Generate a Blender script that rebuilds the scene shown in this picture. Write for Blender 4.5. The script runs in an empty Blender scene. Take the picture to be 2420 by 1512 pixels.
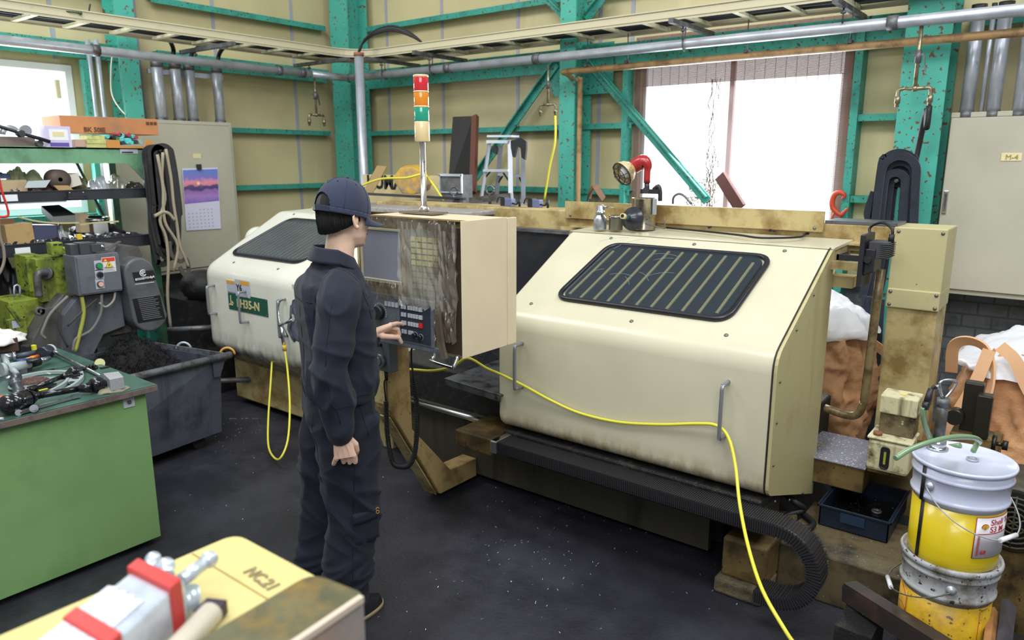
import bpy, bmesh, math, random
from mathutils import Vector, Matrix, noise
# ---------------------------------------------------------------- camera
F = 1744.0; W = 2420; H = 1512
PITCH = math.radians(12.2); YAW = math.radians(37.9)
CAM = Vector((0, 0, 1.82))
sc = bpy.context.scene
cd = bpy.data.cameras.new('camera'); cam = bpy.data.objects.new('camera', cd); sc.collection.objects.link(cam)
cam.location = CAM; cam.rotation_euler = (math.pi/2 - PITCH, 0, YAW)
cd.sensor_fit = 'HORIZONTAL'; cd.sensor_width = 36.0; cd.lens = 36.0*F/W; cd.clip_start = 0.02
cd.dof.use_dof = True; cd.dof.focus_distance = 3.0; cd.dof.aperture_fstop = 3.3
sc.camera = cam
# ---------------------------------------------------------------- world, lights, exposure
wd = bpy.data.worlds.new('world'); sc.world = wd; wd.use_nodes = True
bg = wd.node_tree.nodes['Background']
bg.inputs[0].default_value = (0.93, 0.97, 1.0, 1); bg.inputs[1].default_value = 0.42
def area(name, loc, size, power, color=(1, 1, 1), target=None, shape='RECTANGLE'):
    l = bpy.data.lights.new(name, 'AREA'); l.shape = shape; l.size = size[0]; l.size_y = size[1]; l.energy = power; l.color = color
    o = bpy.data.objects.new(name, l); sc.collection.objects.link(o); o.location = loc
    if target: o.rotation_euler = (Vector(target)-Vector(loc)).to_track_quat('-Z', 'Y').to_euler()
    return o
LX = 1.0
area('ceiling_lamp', (-1.2, 0.6, 5.2), (3.0, 1.2), 165*LX, (.95, .985, 1), (-2.4, 3.2, 0.6))
area('ceiling_lamp', (-5.0, 1.0, 5.2), (2.6, 1.4), 125*LX, (.95, .985, 1), (-5.2, 3.6, 0.8))
area('ceiling_lamp', (1.2, 3.0, 5.2), (2.0, 1.6), 125*LX, (.95, .985, 1), (-1.0, 4.2, 0.8))
area('ceiling_lamp', (.6, -1.4, 4.0), (3.0, 1.6), 120*LX, (.95, .985, 1), (-3.0, 3.0, 1.1))
area('window_daylight', (-2.25, 5.42, 2.0), (1.4, 1.0), 60*LX, (.88, .94, 1), (-1.9, 2.4, 0.9))
area('window_daylight', (-6.4, 2.2, 2.0), (1.0, 1.1), 45*LX, (.88, .94, 1), (-3.2, 2.4, 0.9))
sc.view_settings.view_transform = 'Standard'; sc.view_settings.look = 'None'; sc.view_settings.gamma = 1.0
sc.view_settings.use_curve_mapping = False; sc.view_settings.exposure = -0.12
# ---------------------------------------------------------------- pixel -> world on an axis plane
_fh = Vector((-math.sin(YAW), math.cos(YAW), 0)); _rt = Vector((math.cos(YAW), math.sin(YAW), 0))
_f = _fh*math.cos(PITCH) + Vector((0, 0, -math.sin(PITCH))); _up = _fh*math.sin(PITCH) + Vector((0, 0, math.cos(PITCH)))
def P(u, v, x=None, y=None, z=None, d=None):
    r = _f + _rt*(u-W/2)/F - _up*(v-H/2)/F
    if d is not None: return CAM + r*d
    i, val = (0, x) if x is not None else (1, y) if y is not None else (2, z)
    return CAM + r*((val-CAM[i])/r[i])
# ---------------------------------------------------------------- materials
def lin(c): return tuple(((v/255+0.055)/1.055)**2.4 if v/255 > 0.04045 else v/255/12.92 for v in c)
MATS = {}
def M(name, col, rough=0.5, metal=0.0, dirt=None, specks=None, streak=None, bump=0.0, bscale=40.0, var=0.0, vscale=3.0, alpha=1.0, emit=0.0, trans=0.0, coat=0.0, wave=None, sheen=0.0, ior=1.45, brick=None, zdirt=None):
    """procedural material; colours are sRGB 0-255; dirt / specks / streak = (colour, scale, amount)"""
    if name in MATS: return MATS[name]
    m = bpy.data.materials.new(name); m.use_nodes = True; nt = m.node_tree; N = nt.nodes; L = nt.links
    b = N['Principled BSDF']
    tc = N.new('ShaderNodeTexCoord'); geo = N.new('ShaderNodeNewGeometry'); src = geo.outputs['Position']
    def rgb(c): return lin(c)+(1,)
    cur = None
    def mix(fac, c2):
        nonlocal cur
        mx = N.new('ShaderNodeMix'); mx.data_type = 'RGBA'
        if cur is None: mx.inputs[6].default_value = rgb(col)
        else: L.new(cur, mx.inputs[6])
        mx.inputs[7].default_value = rgb(c2); L.new(fac, mx.inputs[0]); cur = mx.outputs[2]
    def nz(scale, detail=4, rough=.6, stretch=None):
        n = N.new('ShaderNodeTexNoise'); n.inputs['Scale'].default_value = scale; n.inputs['Detail'].default_value = detail; n.inputs['Roughness'].default_value = rough
        if stretch:
            mp = N.new('ShaderNodeMapping'); mp.inputs['Scale'].default_value = stretch; L.new(src, mp.inputs[0]); L.new(mp.outputs[0], n.inputs[0])
        else: L.new(src, n.inputs[0])
        return n.outputs[0]
    def ramp(s, lo, hi):
        r = N.new('ShaderNodeMapRange'); r.inputs[1].default_value = lo; r.inputs[2].default_value = hi; L.new(s, r.inputs[0]); return r.outputs[0]
    if brick:
        bt = N.new('ShaderNodeTexBrick'); bt.inputs['Scale'].default_value = brick[1]; mp = N.new('ShaderNodeMapping'); mp.inputs['Rotation'].default_value = brick[2]
        L.new(src, mp.inputs[0]); L.new(mp.outputs[0], bt.inputs[0]); mix(bt.outputs['Fac'], brick[0])
    if var: mix(ramp(nz(vscale, 3), .35, .7), tuple(max(0, min(255, v*(1-var))) for v in col))
    if wave:
        w = N.new('ShaderNodeTexWave'); w.inputs['Scale'].default_value = wave[1]; w.bands_direction = wave[3] if len(wave) > 3 else 'Z'; w.inputs['Distortion'].default_value = wave[2]
        L.new(src, w.inputs[0]); mix(w.outputs['Fac'], wave[0])
    if dirt: mix(ramp(nz(dirt[1], 6, .65), .62-dirt[2]*.3, .82-dirt[2]*.3), dirt[0])
    if streak: mix(ramp(nz(streak[1], 5, .6, (1, 1, .08)), .66-streak[2]*.3, .86-streak[2]*.3), streak[0])
    if specks: mix(ramp(nz(specks[1], 2, .5), .72-specks[2]*.2, .75-specks[2]*.2), specks[0])
    if zdirt:   # (colour, z clean above, z dirty below, scale): grime splashed on the lower edge
        sx = N.new('ShaderNodeSeparateXYZ'); L.new(src, sx.inputs[0]); zr = ramp(sx.outputs['Z'], zdirt[1], zdirt[2])
        ma = N.new('ShaderNodeMath'); ma.operation = 'MULTIPLY'; ma.use_clamp = True; L.new(zr, ma.inputs[0]); L.new(ramp(nz(zdirt[3], 6, .7, (1, 1, .35)), .34, .60), ma.inputs[1]); mix(ma.outputs[0], zdirt[0])
    if cur is None: b.inputs['Base Color'].default_value = rgb(col)
    else: L.new(cur, b.inputs['Base Color'])
    b.inputs['Roughness'].default_value = rough; b.inputs['Metallic'].default_value = metal; b.inputs['IOR'].default_value = ior
    if coat: b.inputs['Coat Weight'].default_value = coat; b.inputs['Coat Roughness'].default_value = .12
    if sheen: b.inputs['Sheen Weight'].default_value = sheen
    if alpha < 1: b.inputs['Alpha'].default_value = alpha
    if trans: b.inputs['Transmission Weight'].default_value = trans
    if emit:
        b.inputs['Emission Strength'].default_value = emit; b.inputs['Emission Color'].default_value = rgb(col)
    if bump:
        bp = N.new('ShaderNodeBump'); bp.inputs['Strength'].default_value = min(1, bump); bp.inputs['Distance'].default_value = .01
        L.new(nz(bscale, 4), bp.inputs['Height']); L.new(bp.outputs[0], b.inputs['Normal'])
    MATS[name] = m; return m
# ---------------------------------------------------------------- mesh builder
class MB:
    def __init__(s): s.bm = bmesh.new(); s.mi = 0; s.sm = []
    def face(s, vs, smooth=False):
        try: f = s.bm.faces.new(vs)
        except ValueError: return None
        f.material_index = s.mi; f.smooth = smooth; return f
    def hexa(s, p):  # 8 points: bottom ring 4, top ring 4
        v = [s.bm.verts.new(q) for q in p]
        for a in ((3,2,1,0),(4,5,6,7),(0,1,5,4),(1,2,6,5),(2,3,7,6),(3,0,4,7)): s.face([v[i] for i in a])
        return s
    def box(s, c, sz, rot=None):
        c = Vector(c); h = [q/2 for q in sz]; pts = []
        for z in (-1, 1):
            for a, b in ((-1,-1),(1,-1),(1,1),(-1,1)):
                q = Vector((a*h[0], b*h[1], z*h[2]))
                if rot is not None: q = rot @ q
                pts.append(c+q)
        return s.hexa(pts)
    def bx(s, x0, x1, y0, y1, z0, z1):
        if x0 > x1: x0, x1 = x1, x0
        if y0 > y1: y0, y1 = y1, y0
        if z0 > z1: z0, z1 = z1, z0
        return s.hexa([(x0,y0,z0),(x1,y0,z0),(x1,y1,z0),(x0,y1,z0),(x0,y0,z1),(x1,y0,z1),(x1,y1,z1),(x0,y1,z1)])
    def prism(s, poly, vec, smooth=False):  # planar polygon swept by vec
        vec = Vector(vec); a = [s.bm.verts.new(q) for q in poly]; b = [s.bm.verts.new(Vector(q)+vec) for q in poly]; n = len(a)
        s.face(a[::-1]); s.face(b)
        for i in range(n): s.face([a[i], a[(i+1) % n], b[(i+1) % n], b[i]], smooth)
        return s
    def bar(s, p0, p1, w, h, up=(0,0,1)):  # rectangular bar between two points
        p0 = Vector(p0); p1 = Vector(p1); d = (p1-p0).normalized(); up = Vector(up)
        r = d.cross(up)
        if r.length < 1e-4: r = d.cross(Vector((1,0,0)))
        r.normalize(); u = r.cross(d)
        pts = []
        for q in (p0, p1):
            for a, b in ((-1,-1),(1,-1),(1,1),(-1,1)): pts.append(q + r*a*w/2 + u*b*h/2)
        return s.hexa(pts)
    def cyl(s, p0, p1, r, r2=None, seg=20, cap=True, smooth=True):
        p0 = Vector(p0); p1 = Vector(p1); r2 = r if r2 is None else r2
        q = (p1-p0).to_track_quat('Z', 'Y'); A = []; B = []
        for i in range(seg):
            t = 2*math.pi*i/seg; o = q @ Vector((math.cos(t), math.sin(t), 0))
            A.append(s.bm.verts.new(p0+o*r)); B.append(s.bm.verts.new(p1+o*r2))
        for i in range(seg): s.face([A[i], A[(i+1) % seg], B[(i+1) % seg], B[i]], smooth)
        if cap: s.face(A[::-1]); s.face(B)
        return s
    def lathe(s, base, axis, prof, seg=28, smooth=True):  # prof = [(r, h)...]
        base = Vector(base); q = Vector(axis).to_track_quat('Z', 'Y'); rings = []
        for r, h in prof:
            if r < 1e-5: rings.append([s.bm.verts.new(base + q @ Vector((0,0,h)))])
            else: rings.append([s.bm.verts.new(base + q @ Vector((r*math.cos(2*math.pi*i/seg), r*math.sin(2*math.pi*i/seg), h))) for i in range(seg)])
        for a, b in zip(rings, rings[1:]):
            for i in range(seg):
                j = (i+1) % seg
                if len(a) == 1 and len(b) == 1: continue
                if len(a) == 1: s.face([a[0], b[j], b[i]], smooth)
                elif len(b) == 1: s.face([a[i], a[j], b[0]], smooth)
                else: s.face([a[i], a[j], b[j], b[i]], smooth)
        if len(rings[0]) > 1: s.face(rings[0][::-1])
        if len(rings[-1]) > 1: s.face(rings[-1])
        return s
    def tube(s, pts, r, seg=10, sm=3, closed=False, rfun=None, flat=None, cap=True):  # flat=(w,h,up) makes a rectangular strap
        pts = [Vector(p) for p in pts]
        if sm > 0 and len(pts) > 2: pts = crom(pts, sm, closed)
        n = len(pts); rings = []; prev = None
        for i, p in enumerate(pts):
            if closed: t = (pts[(i+1) % n]-pts[i-1])
            else: t = pts[min(i+1, n-1)]-pts[max(i-1, 0)]
            if t.length < 1e-9: t = Vector((0,0,1))
            t.normalize()
            if prev is None:
                u = Vector(flat[2]) if flat else Vector((0,0,1))
                if abs(t.dot(u)) > .98: u = Vector((1,0,0))
                prev = (u - t*t.dot(u)).normalized()
            else:
                prev = prev - t*t.dot(prev)
                if prev.length < 1e-6: prev = t.orthogonal()
                prev.normalize()
            sd = t.cross(prev)
            if flat:
                w, h = flat[0]/2, flat[1]/2
                ring = [s.bm.verts.new(p+sd*a*w+prev*b*h) for a, b in ((-1,-1),(1,-1),(1,1),(-1,1))]
            else:
                rr = r*(rfun(i/(n-1)) if rfun else 1)
                ring = [s.bm.verts.new(p + (sd*math.cos(2*math.pi*k/seg)+prev*math.sin(2*math.pi*k/seg))*rr) for k in range(seg)]
            rings.append(ring)
        m = len(rings[0]); last = n if closed else n-1
        for i in range(last):
            a = rings[i]; b = rings[(i+1) % n]
            for k in range(m): s.face([a[k], a[(k+1) % m], b[(k+1) % m], b[k]], not flat)
        if cap and not closed: s.face(rings[0][::-1]); s.face(rings[-1])
        return s
    def ball(s, c, r, seg=14, rings=9, sc=(1,1,1), rot=None):
        c = Vector(c); R = []
        for i in range(rings+1):
            th = math.pi*i/rings; row = []
            for k in range(seg if 0 < i < rings else 1):
                ph = 2*math.pi*k/seg; v = Vector((math.sin(th)*math.cos(ph)*sc[0], math.sin(th)*math.sin(ph)*sc[1], math.cos(th)*sc[2]))*r
                if rot is not None: v = rot @ v
                row.append(s.bm.verts.new(c+v))
            R.append(row)
        for a, b in zip(R, R[1:]):
            for k in range(seg):
                j = (k+1) % seg
                if len(a) == 1: s.face([a[0], b[k], b[j]], True)
                elif len(b) == 1: s.face([a[j], a[k], b[0]], True)
                else: s.face([a[k], b[k], b[j], a[j]], True)
        return s
    def grid(s, fn, nu, nv, smooth=True, closed_u=False):
        g = [[s.bm.verts.new(fn(i/(nu if closed_u else nu-1), j/(nv-1))) for j in range(nv)] for i in range(nu)]
        for i in range(nu if closed_u else nu-1):
            for j in range(nv-1): s.face([g[i][j], g[(i+1) % nu][j], g[(i+1) % nu][j+1], g[i][j+1]], smooth)
        return g
    def add(s, other):  # not used across objects, only to merge helper shapes of the same part
        tmp = bpy.data.meshes.new('t'); other.bm.to_mesh(tmp); s.bm.from_mesh(tmp); bpy.data.meshes.remove(tmp); return s
def crom(pts, sm, closed=False):
    out = []; n = len(pts)
    for i in range(n if closed else n-1):
        p0 = pts[(i-1) % n] if closed or i > 0 else pts[0]*2-pts[1]
        p1 = pts[i]; p2 = pts[(i+1) % n]
        p3 = pts[(i+2) % n] if closed or i+2 < n else pts[-1]*2-pts[-2]
        for k in range(sm):
            t = k/sm
            out.append(.5*((2*p1)+(p2-p0)*t+(2*p0-5*p1+4*p2-p3)*t*t+(3*p1-p0-3*p2+p3)*t**3))
    if not closed: out.append(pts[-1].copy())
    return out
def arc(c, r, a0, a1, n, u, v):
    u = Vector(u); v = Vector(v); c = Vector(c)
    return [c+u*r*math.cos(math.radians(a0+(a1-a0)*i/n))+v*r*math.sin(math.radians(a0+(a1-a0)*i/n)) for i in range(n+1)]
def roundpoly(pts, r, n=4):  # round the corners of a planar polygon
    out = []; pts = [Vector(p) for p in pts]; m = len(pts); rr = r if isinstance(r, (list, tuple)) else [r]*m
    for i in range(m):
        p = pts[i]; a = pts[i-1]-p; b = pts[(i+1) % m]-p; q = rr[i]
        if q <= 0: out.append(p); continue
        A = p+a.normalized()*min(q, a.length*.48); B = p+b.normalized()*min(q, b.length*.48)
        for k in range(n+1):
            t = k/n; out.append(A*(1-t)**2+p*2*t*(1-t)+B*t*t)
    return out
ORG = {}
def finish(name, mb, mats, origin):
    bm = mb.bm; bmesh.ops.recalc_face_normals(bm, faces=bm.faces)
    me = bpy.data.meshes.new(name); origin = Vector(origin)
    bmesh.ops.translate(bm, verts=bm.verts, vec=-origin); bm.to_mesh(me); bm.free()
    for m in (mats if isinstance(mats, (list, tuple)) else [mats]): me.materials.append(m)
    return me
def bev(o, w=.004, seg=2, ang=40):
    md = o.modifiers.new('bevel', 'BEVEL'); md.width = w; md.segments = seg; md.limit_method = 'ANGLE'; md.angle_limit = math.radians(ang); md.harden_normals = False
    return o
def sub(o, n=1):
    md = o.modifiers.new('sub', 'SUBSURF'); md.levels = n; md.render_levels = n; return o
def part(name, mb, mats, parent, bevel=0, label=None):
    o = bpy.data.objects.new(name, finish(name, mb, mats, ORG[parent.as_pointer()])); sc.collection.objects.link(o)
    o.parent = parent; ORG[o.as_pointer()] = ORG[parent.as_pointer()]
    if label: o['label'] = label
    if bevel: bev(o, bevel)
    return o
def root(name, loc, label, cat, group=None):
    o = bpy.data.objects.new(name, None); sc.collection.objects.link(o); o.location = loc; o.empty_display_size = .1
    o['label'] = label; o['category'] = cat
    if group: o['group'] = group
    ORG[o.as_pointer()] = Vector(loc); KEEP.append(o); return o
KEEP = []
def thing(name, mb, mats, label, cat, group=None, bevel=0, kind=None):
    zs = [v.co for v in mb.bm.verts]
    org = Vector(((min(v.x for v in zs)+max(v.x for v in zs))/2, (min(v.y for v in zs)+max(v.y for v in zs))/2, min(v.z for v in zs)))
    o = bpy.data.objects.new(name, finish(name, mb, mats, org)); sc.collection.objects.link(o); o.location = org
    o['label'] = label; o['category'] = cat
    if group: o['group'] = group
    if kind: o['kind'] = kind
    if bevel: bev(o, bevel)
    ORG[o.as_pointer()] = org; KEEP.append(o); return o
def struct(name, mb, mats, label=None):
    o = thing(name, mb, mats, label or name.replace('_', ' '), 'structure'); o['kind'] = 'structure'; del o['label']; del o['category']
    if label: o['label'] = label
    return o
def copy_tree(o, vec, label=None, rotz=None, parent=None):
    c = o.copy(); sc.collection.objects.link(c); KEEP.append(c)
    if parent: c.parent = parent
    else:
        c.location = Vector(vec)
        if rotz is not None: c.rotation_euler.z = rotz
        if label: c['label'] = label
    for ch in list(o.children): copy_tree(ch, None, None, None, c)
    return c
R = random.Random(7)
def V(*a): return Vector(a)
def text(body, size, mat, parent, origin, right, up, name='lettering', ext=.0008, align='LEFT', bold=0.0):
    """flat raised lettering: a mesh made from a font curve, lying in the plane spanned by right/up"""
    cu = bpy.data.curves.new('t', 'FONT'); cu.body = body; cu.size = size; cu.extrude = ext; cu.align_x = align; cu.offset = bold; cu.resolution_u = 2
    to = bpy.data.objects.new('t', cu); sc.collection.objects.link(to)
    dg = bpy.context.evaluated_depsgraph_get(); dg.update(); me = bpy.data.meshes.new_from_object(to.evaluated_get(dg)); bpy.data.objects.remove(to)
    r = Vector(right).normalized(); u = (Vector(up)-r*Vector(up).dot(r)).normalized(); n = r.cross(u); og = Vector(origin)-ORG[parent.as_pointer()]
    for v in me.vertices: v.co = og+r*v.co.x+u*v.co.y+n*(v.co.z+.001)
    me.materials.clear(); me.materials.append(mat)
    o = bpy.data.objects.new(name, me); sc.collection.objects.link(o); o.parent = parent; ORG[o.as_pointer()] = ORG[parent.as_pointer()]; return o
# ================================================================ materials
m_wall = M('wall_board', (206,192,148), .45, var=.09, vscale=1.2, streak=((222,210,172), 2.0, .35), specks=((120,105,70), 30, -.2))
m_dado = M('concrete_block', (120,122,124), .9, dirt=((80,82,84), 4, .6), brick=((95,96,98), 3.0, (math.pi/2,0,0)))
m_floor = M('oily_floor', (64,64,72), .40, var=.35, vscale=.9, dirt=((38,38,44), 2.2, .7), specks=((120,120,125), 160, -.35), bump=.35, bscale=60)
m_teal = M('teal_paint', (72,170,152), .5, specks=((112,74,50), 34, .50), dirt=((66,150,136), 3, .3))
m_teald = M('teal_paint_worn', (60,154,138), .5, specks=((80,62,46), 50, .45), dirt=((48,124,112), 5, .5))
m_galv = M('galvanised_steel', (190,195,204), .36, .45, var=.12, vscale=9, dirt=((150,154,160), 20, .1))
m_galvd = M('dusty_steel', (120,122,126), .5, .5, var=.3, vscale=7, dirt=((80,75,68), 12, .6))
m_joint = M('joint_strip', (158,160,172), .5)
m_tray = M('cream_tray', (196,188,158), .45, dirt=((176,156,118), 8, -.1))
m_brownpipe = M('tan_pipe', (172,138,95), .5, dirt=((120,90,60), 12, .5))
m_blackc = M('black_rubber', (28,28,31), .55)
m_chrome = M('chrome', (205,206,210), .18, 1.0)
m_brass = M('aged_brass', (150,140,115), .4, .8, dirt=((90,80,60), 20, .5))
m_yhose = M('yellow_hose', (222,214,70), .4)
m_white = M('white_paint', (235,236,240), .4)
m_glow = M('daylight_pane', (250,252,255), .3, emit=1.6)
# ================================================================ floor, walls, windows
b = MB(); b.bx(-6.9, 2.6, -1.6, 5.9, -.1, 0); struct('floor', b, m_floor)
WX, WY, ZT = -6.6, 5.6, 4.6
b = MB()
wx0, wx1, wz0, wz1 = -3.03, -1.44, 1.30, 2.60
b.bx(WX, wx0, WY, WY+.12, 1.0, ZT); b.bx(wx1, 2.6, WY, WY+.12, 1.0, ZT); b.bx(wx0, wx1, WY, WY+.12, 1.0, wz0); b.bx(wx0, wx1, WY, WY+.12, wz1, ZT)
b.mi = 1
for x in (-6.0, -5.22, -4.29, -3.42, -3.12, -1.0, -.2, .6, 1.4): b.bx(x-.016, x+.016, WY-.006, WY, 1.0, ZT)
struct('wall_back', b, [m_wall, m_joint])
b = MB(); lw0, lw1, lz0, lz1 = 1.2, 2.72, 1.40, 2.56
b.bx(WX-.12, WX, -1.6, lw0, 1.0, ZT); b.bx(WX-.12, WX, lw1, WY, 1.0, ZT); b.bx(WX-.12, WX, lw0, lw1, 1.0, lz0); b.bx(WX-.12, WX, lw0, lw1, lz1, ZT)
b.mi = 1
for y in (.6, 2.62, 3.28, 4.0, 4.86): b.bx(WX, WX+.006, y-.016, y+.016, 1.0 if y > 2.7 else 2.6, ZT)
struct('wall_left', b, [m_wall, m_joint])
b = MB(); b.bx(WX, 2.6, WY-.02, WY+.12, 0, 1.0); struct('baseboard_back', b, m_dado)
b = MB(); b.bx(WX-.12, WX+.02, -1.6, WY, 0, 1.0); struct('baseboard_left', b, m_dado)
m_wframe = M('aluminium_frame', (215,218,226), .4, .2)
m_reedn = M('brown_reed', (140,112,104), .8, alpha=1)
# back window: aluminium frame, white lit panes, sliding sash
b = MB(); t = .035
b.bx(wx0, wx1, WY+.03, WY+.09, wz0, wz0+t); b.bx(wx0, wx1, WY+.03, WY+.09, wz1-t, wz1); b.bx(wx0, wx0+t, WY+.03, WY+.09, wz0+t, wz1-t); b.bx(wx1-t, wx1, WY+.03, WY+.09, wz0+t, wz1-t)
wf = struct('window_2', b, m_wframe, 'wide bright window in the back wall behind the lathe')
b = MB(); b.bx(wx0+t, wx1-t, WY+.06, WY+.066, wz0+t, wz1-t); part('pane', b, m_glow, wf)
b = MB(); b.bx(-2.285, -2.25, WY+.02, WY+.055, wz0+t, wz1-t); part('window_mullion', b, M('pink_mullion', (205,180,180), .6), wf)
# left window
b = MB(); t = .05
b.bx(WX-.1, WX+.02, lw0, lw1, lz0, lz0+t); b.bx(WX-.1, WX+.02, lw0, lw1, lz1-t, lz1); b.bx(WX-.1, WX+.02, lw0, lw0+t, lz0+t, lz1-t); b.bx(WX-.1, WX+.02, lw1-t, lw1, lz0+t, lz1-t)
wl = struct('window_1', b, m_white, 'bright window in the left wall behind the green shelf')
b = MB(); b.bx(WX-.07, WX-.064, lw0+t, lw1-t, lz0+t, lz1-t); part('pane', b, m_glow, wl)
b = MB(); b.bx(WX+.02, WX+.05, lw1-.14, lw1-.11, lz1-.26, lz1-.12); part('window_latch', b, m_tray, wl)
# reed screen hanging over the back window: slats and strings
b = MB(); z = wz1+.18
def reed(x0, x1, z0, z1, dy):
    z = z1
    while z > z0: b.bx(x0, x1, WY-.04+dy, WY-.034+dy, z-.0055, z); z -= .0075
reed(wx0-.03, wx1+.08, 2.40, 2.78, 0)
for x in [wx0-.02+i*.075 for i in range(23)]: b.tube([(x, WY-.045, 2.78), (x, WY-.045, 2.36)], .0016, 4, 0)
reed(wx1-.03, wx1+.08, 1.3, 2.40, 0); reed(wx0-.03, wx0+.05, 1.3, 2.40, 0)
thing('reed_screen', b, m_reedn, 'brown reed screen hanging over the top and sides of the back window', 'blind')
# net and broken board leaning in the window
b = MB(); rr = random.Random(3)
for k in range(14):
    x = -2.36+rr.uniform(-.05, .03); pts = [V(x+rr.uniform(-.03,.03), WY-.05+rr.uniform(-.01,.0), 2.42-i*.09) for i in range(13)]
    if k > 5: pts = [p for p in pts if p.z < 1.9]
    b.tube(pts, .0022, 4, 1)
for k in range(46):
    c = V(-2.42+rr.gauss(0,.07), WY-.06, 1.48+abs(rr.gauss(0,.09))); a = rr.uniform(0, 6.28)
    b.tube([c+V(math.cos(a+i*1.1)*.04, 0, math.sin(a+i*1.1)*.04) for i in range(4)], .0025, 4, 2)
thing('torn_net', b, M('brown_net', (120,92,78), .9), 'tangled brown netting hanging by the middle of the back window', 'net')
b = MB(); b.bar(P(1702,415,y=5.5), P(1750,492,y=5.45), .035, .09); thing('broken_board', b, M('dark_red_wood', (88,52,48), .8), 'dark broken board leaning in the middle of the back window', 'board')
# ================================================================ steelwork
def hcol(name, cx, cy, w, dp, label, axis='y', z1=ZT):
    b = MB(); tf = .018
    if axis == 'y':
        b.bx(cx-w/2, cx+w/2, cy-dp/2, cy-dp/2+tf, 0, z1); b.bx(cx-w/2, cx+w/2, cy+dp/2-tf, cy+dp/2, 0, z1); b.bx(cx-.007, cx+.007, cy-dp/2+tf, cy+dp/2-tf, 0, z1)
    else:
        b.bx(cx-dp/2, cx-dp/2+tf, cy-w/2, cy+w/2, 0, z1); b.bx(cx+dp/2-tf, cx+dp/2, cy-w/2, cy+w/2, 0, z1); b.bx(cx-dp/2+tf, cx+dp/2-tf, cy-.007, cy+.007, 0, z1)
    return thing(name, b, m_teal, label, 'column')
hcol('steel_column', -6.33, 5.37, .27, .27, 'teal steel column in the corner where the two walls meet')
hcol('steel_column', -6.42, 3.06, .15, .22, 'teal steel column on the left wall behind the four thick conduits', 'x')
hcol('steel_column', -3.53, 5.4, .15, .26, 'teal steel column between the stepladder and the back window')
c4 = hcol('steel_column', -.90, 5.33, .25, .3, 'teal steel column on the right where the black hose drops')
def girt(p0, p1, h, dpt, label):
    b = MB(); p0 = Vector(p0); p1 = Vector(p1); alongx = abs(p1.x-p0.x) > abs(p1.y-p0.y)
    if alongx:
        b.bx(p0.x, p1.x, p0.y-.012, p0.y, p0.z-h/2, p0.z+h/2); b.bx(p0.x, p1.x, p0.y, p0.y+dpt, p0.z+h/2-.01, p0.z+h/2)
    else:
        b.bx(p0.x, p0.x+.012, p0.y, p1.y, p0.z-h/2, p0.z+h/2); b.bx(p0.x-dpt, p0.x, p0.y, p1.y, p0.z+h/2-.01, p0.z+h/2)
    return thing('steel_girt', b, m_teald, label, 'girt')
GZ = [('highest', 3.15, .05), ('deep door-height', 2.60, .09), ('upper middle', 2.10, .045), ('lower middle', 1.56, .045), ('lowest', 1.0, .05)]
for nm, z, h in GZ:
    for x0, x1, wh in ((-6.2, -3.75, 'between the corner column and the centre column'), (-3.53, wx0-.02, 'from the centre column to the window'), (wx1+.07, -1.0, 'between the back window and the right column'), (-.72, 2.6, 'behind the right wall cabinet')):
        if wh.startswith('from') and nm in ('highest', 'deep door-height'): x1 = -1.0
        if wh.startswith('between the back') and nm in ('highest',): continue
        if wh.startswith('between the back') and nm == 'deep door-height': x0 = wx1+.08; z = 2.66; x0 = wx1+.08; continue
        if nm == 'lowest' and not wh.startswith('between the back'): continue
        if nm in ('upper middle','lower middle') and wh.startswith('behind'): continue
        girt((x0, 5.5, z), (x1, 5.5, z), h, .1, '%s teal girt on the back wall %s' % (nm, wh))
    for y0, y1, wh in ((-1.0, 3.13, 'left of the left column'), (3.38, 5.2, 'between the left column and the corner')):
        if wh.startswith('left') and nm in ('upper middle',): continue
        if nm == 'lowest': continue
        zz = 1.37 if (wh.startswith('left') and nm == 'lower middle') else z
        girt((-6.5, y0, zz), (-6.5, y1, zz), h, .1, '%s teal girt on the left wall %s' % (nm if zz == z else 'window sill height', wh))
# web of the deep girt (a wider channel behind the flange)
for (x0, x1, y0, y1, wh) in ((-6.2, -3.75, 5.5, 5.6, 'on the back wall left of the centre column'), (-3.53, -1.0, 5.5, 5.6, 'on the back wall over the window'), (-6.6, -6.5, -1.0, 3.13, 'on the left wall over the window'), (-6.6, -6.5, 3.38, 5.2, 'on the left wall near the corner')):
    b = MB(); b.bx(x0, x1, y0, y1, 2.70, 2.735)
    if x1-x0 > 1: b.bx(x0, x1, 5.47, 5.485, 2.67, 2.74)
    else: b.bx(-6.485, -6.47, y0, y1, 2.67, 2.74)
    thing('steel_channel', b, m_teald, 'teal channel above the deep girt ' + wh, 'channel')
for a, c, w, lab in ((P(1120,425,y=5.46), P(1315,150,y=5.46), .075, 'teal diagonal brace rising behind the stepladder to the centre column'), (P(1395,150,y=5.46), P(1672,475,y=5.46), .075, 'teal diagonal brace crossing the left part of the back window'), (P(1290,-5,y=5.46), P(1330,35,y=5.46), .06, 'short teal brace meeting the centre column at the top, left side'), (P(1425,-5,y=5.46), P(1385,45,y=5.46), .08, 'short teal brace meeting the centre column at the top, right side')):
    b = MB(); b.bar(a, c, .012, w, (0,1,0)) if False else b.bar(a, c, w, .012, (0,1,0)); b.bar(a+V(0,-.02,w*.42), c+V(0,-.02,w*.42), .012, .05, (0,1,0))
    thing('diagonal_brace', b, m_teald, lab, 'brace')
b = MB()
for s_, x0, x1, z0, z1 in ((0, -3.95, -3.74, 2.36, 2.72), (1, -3.54, -3.22, 2.36, 2.76)):
    b.bx(x0, x1, 5.475, 5.485, z0+.0, z1) if s_ else b.prism([(x0, 5.475, z1), (x1, 5.475, z1), (x1, 5.475, z0), (x1-.06, 5.475, z0)], (0,.01,0))
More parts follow.
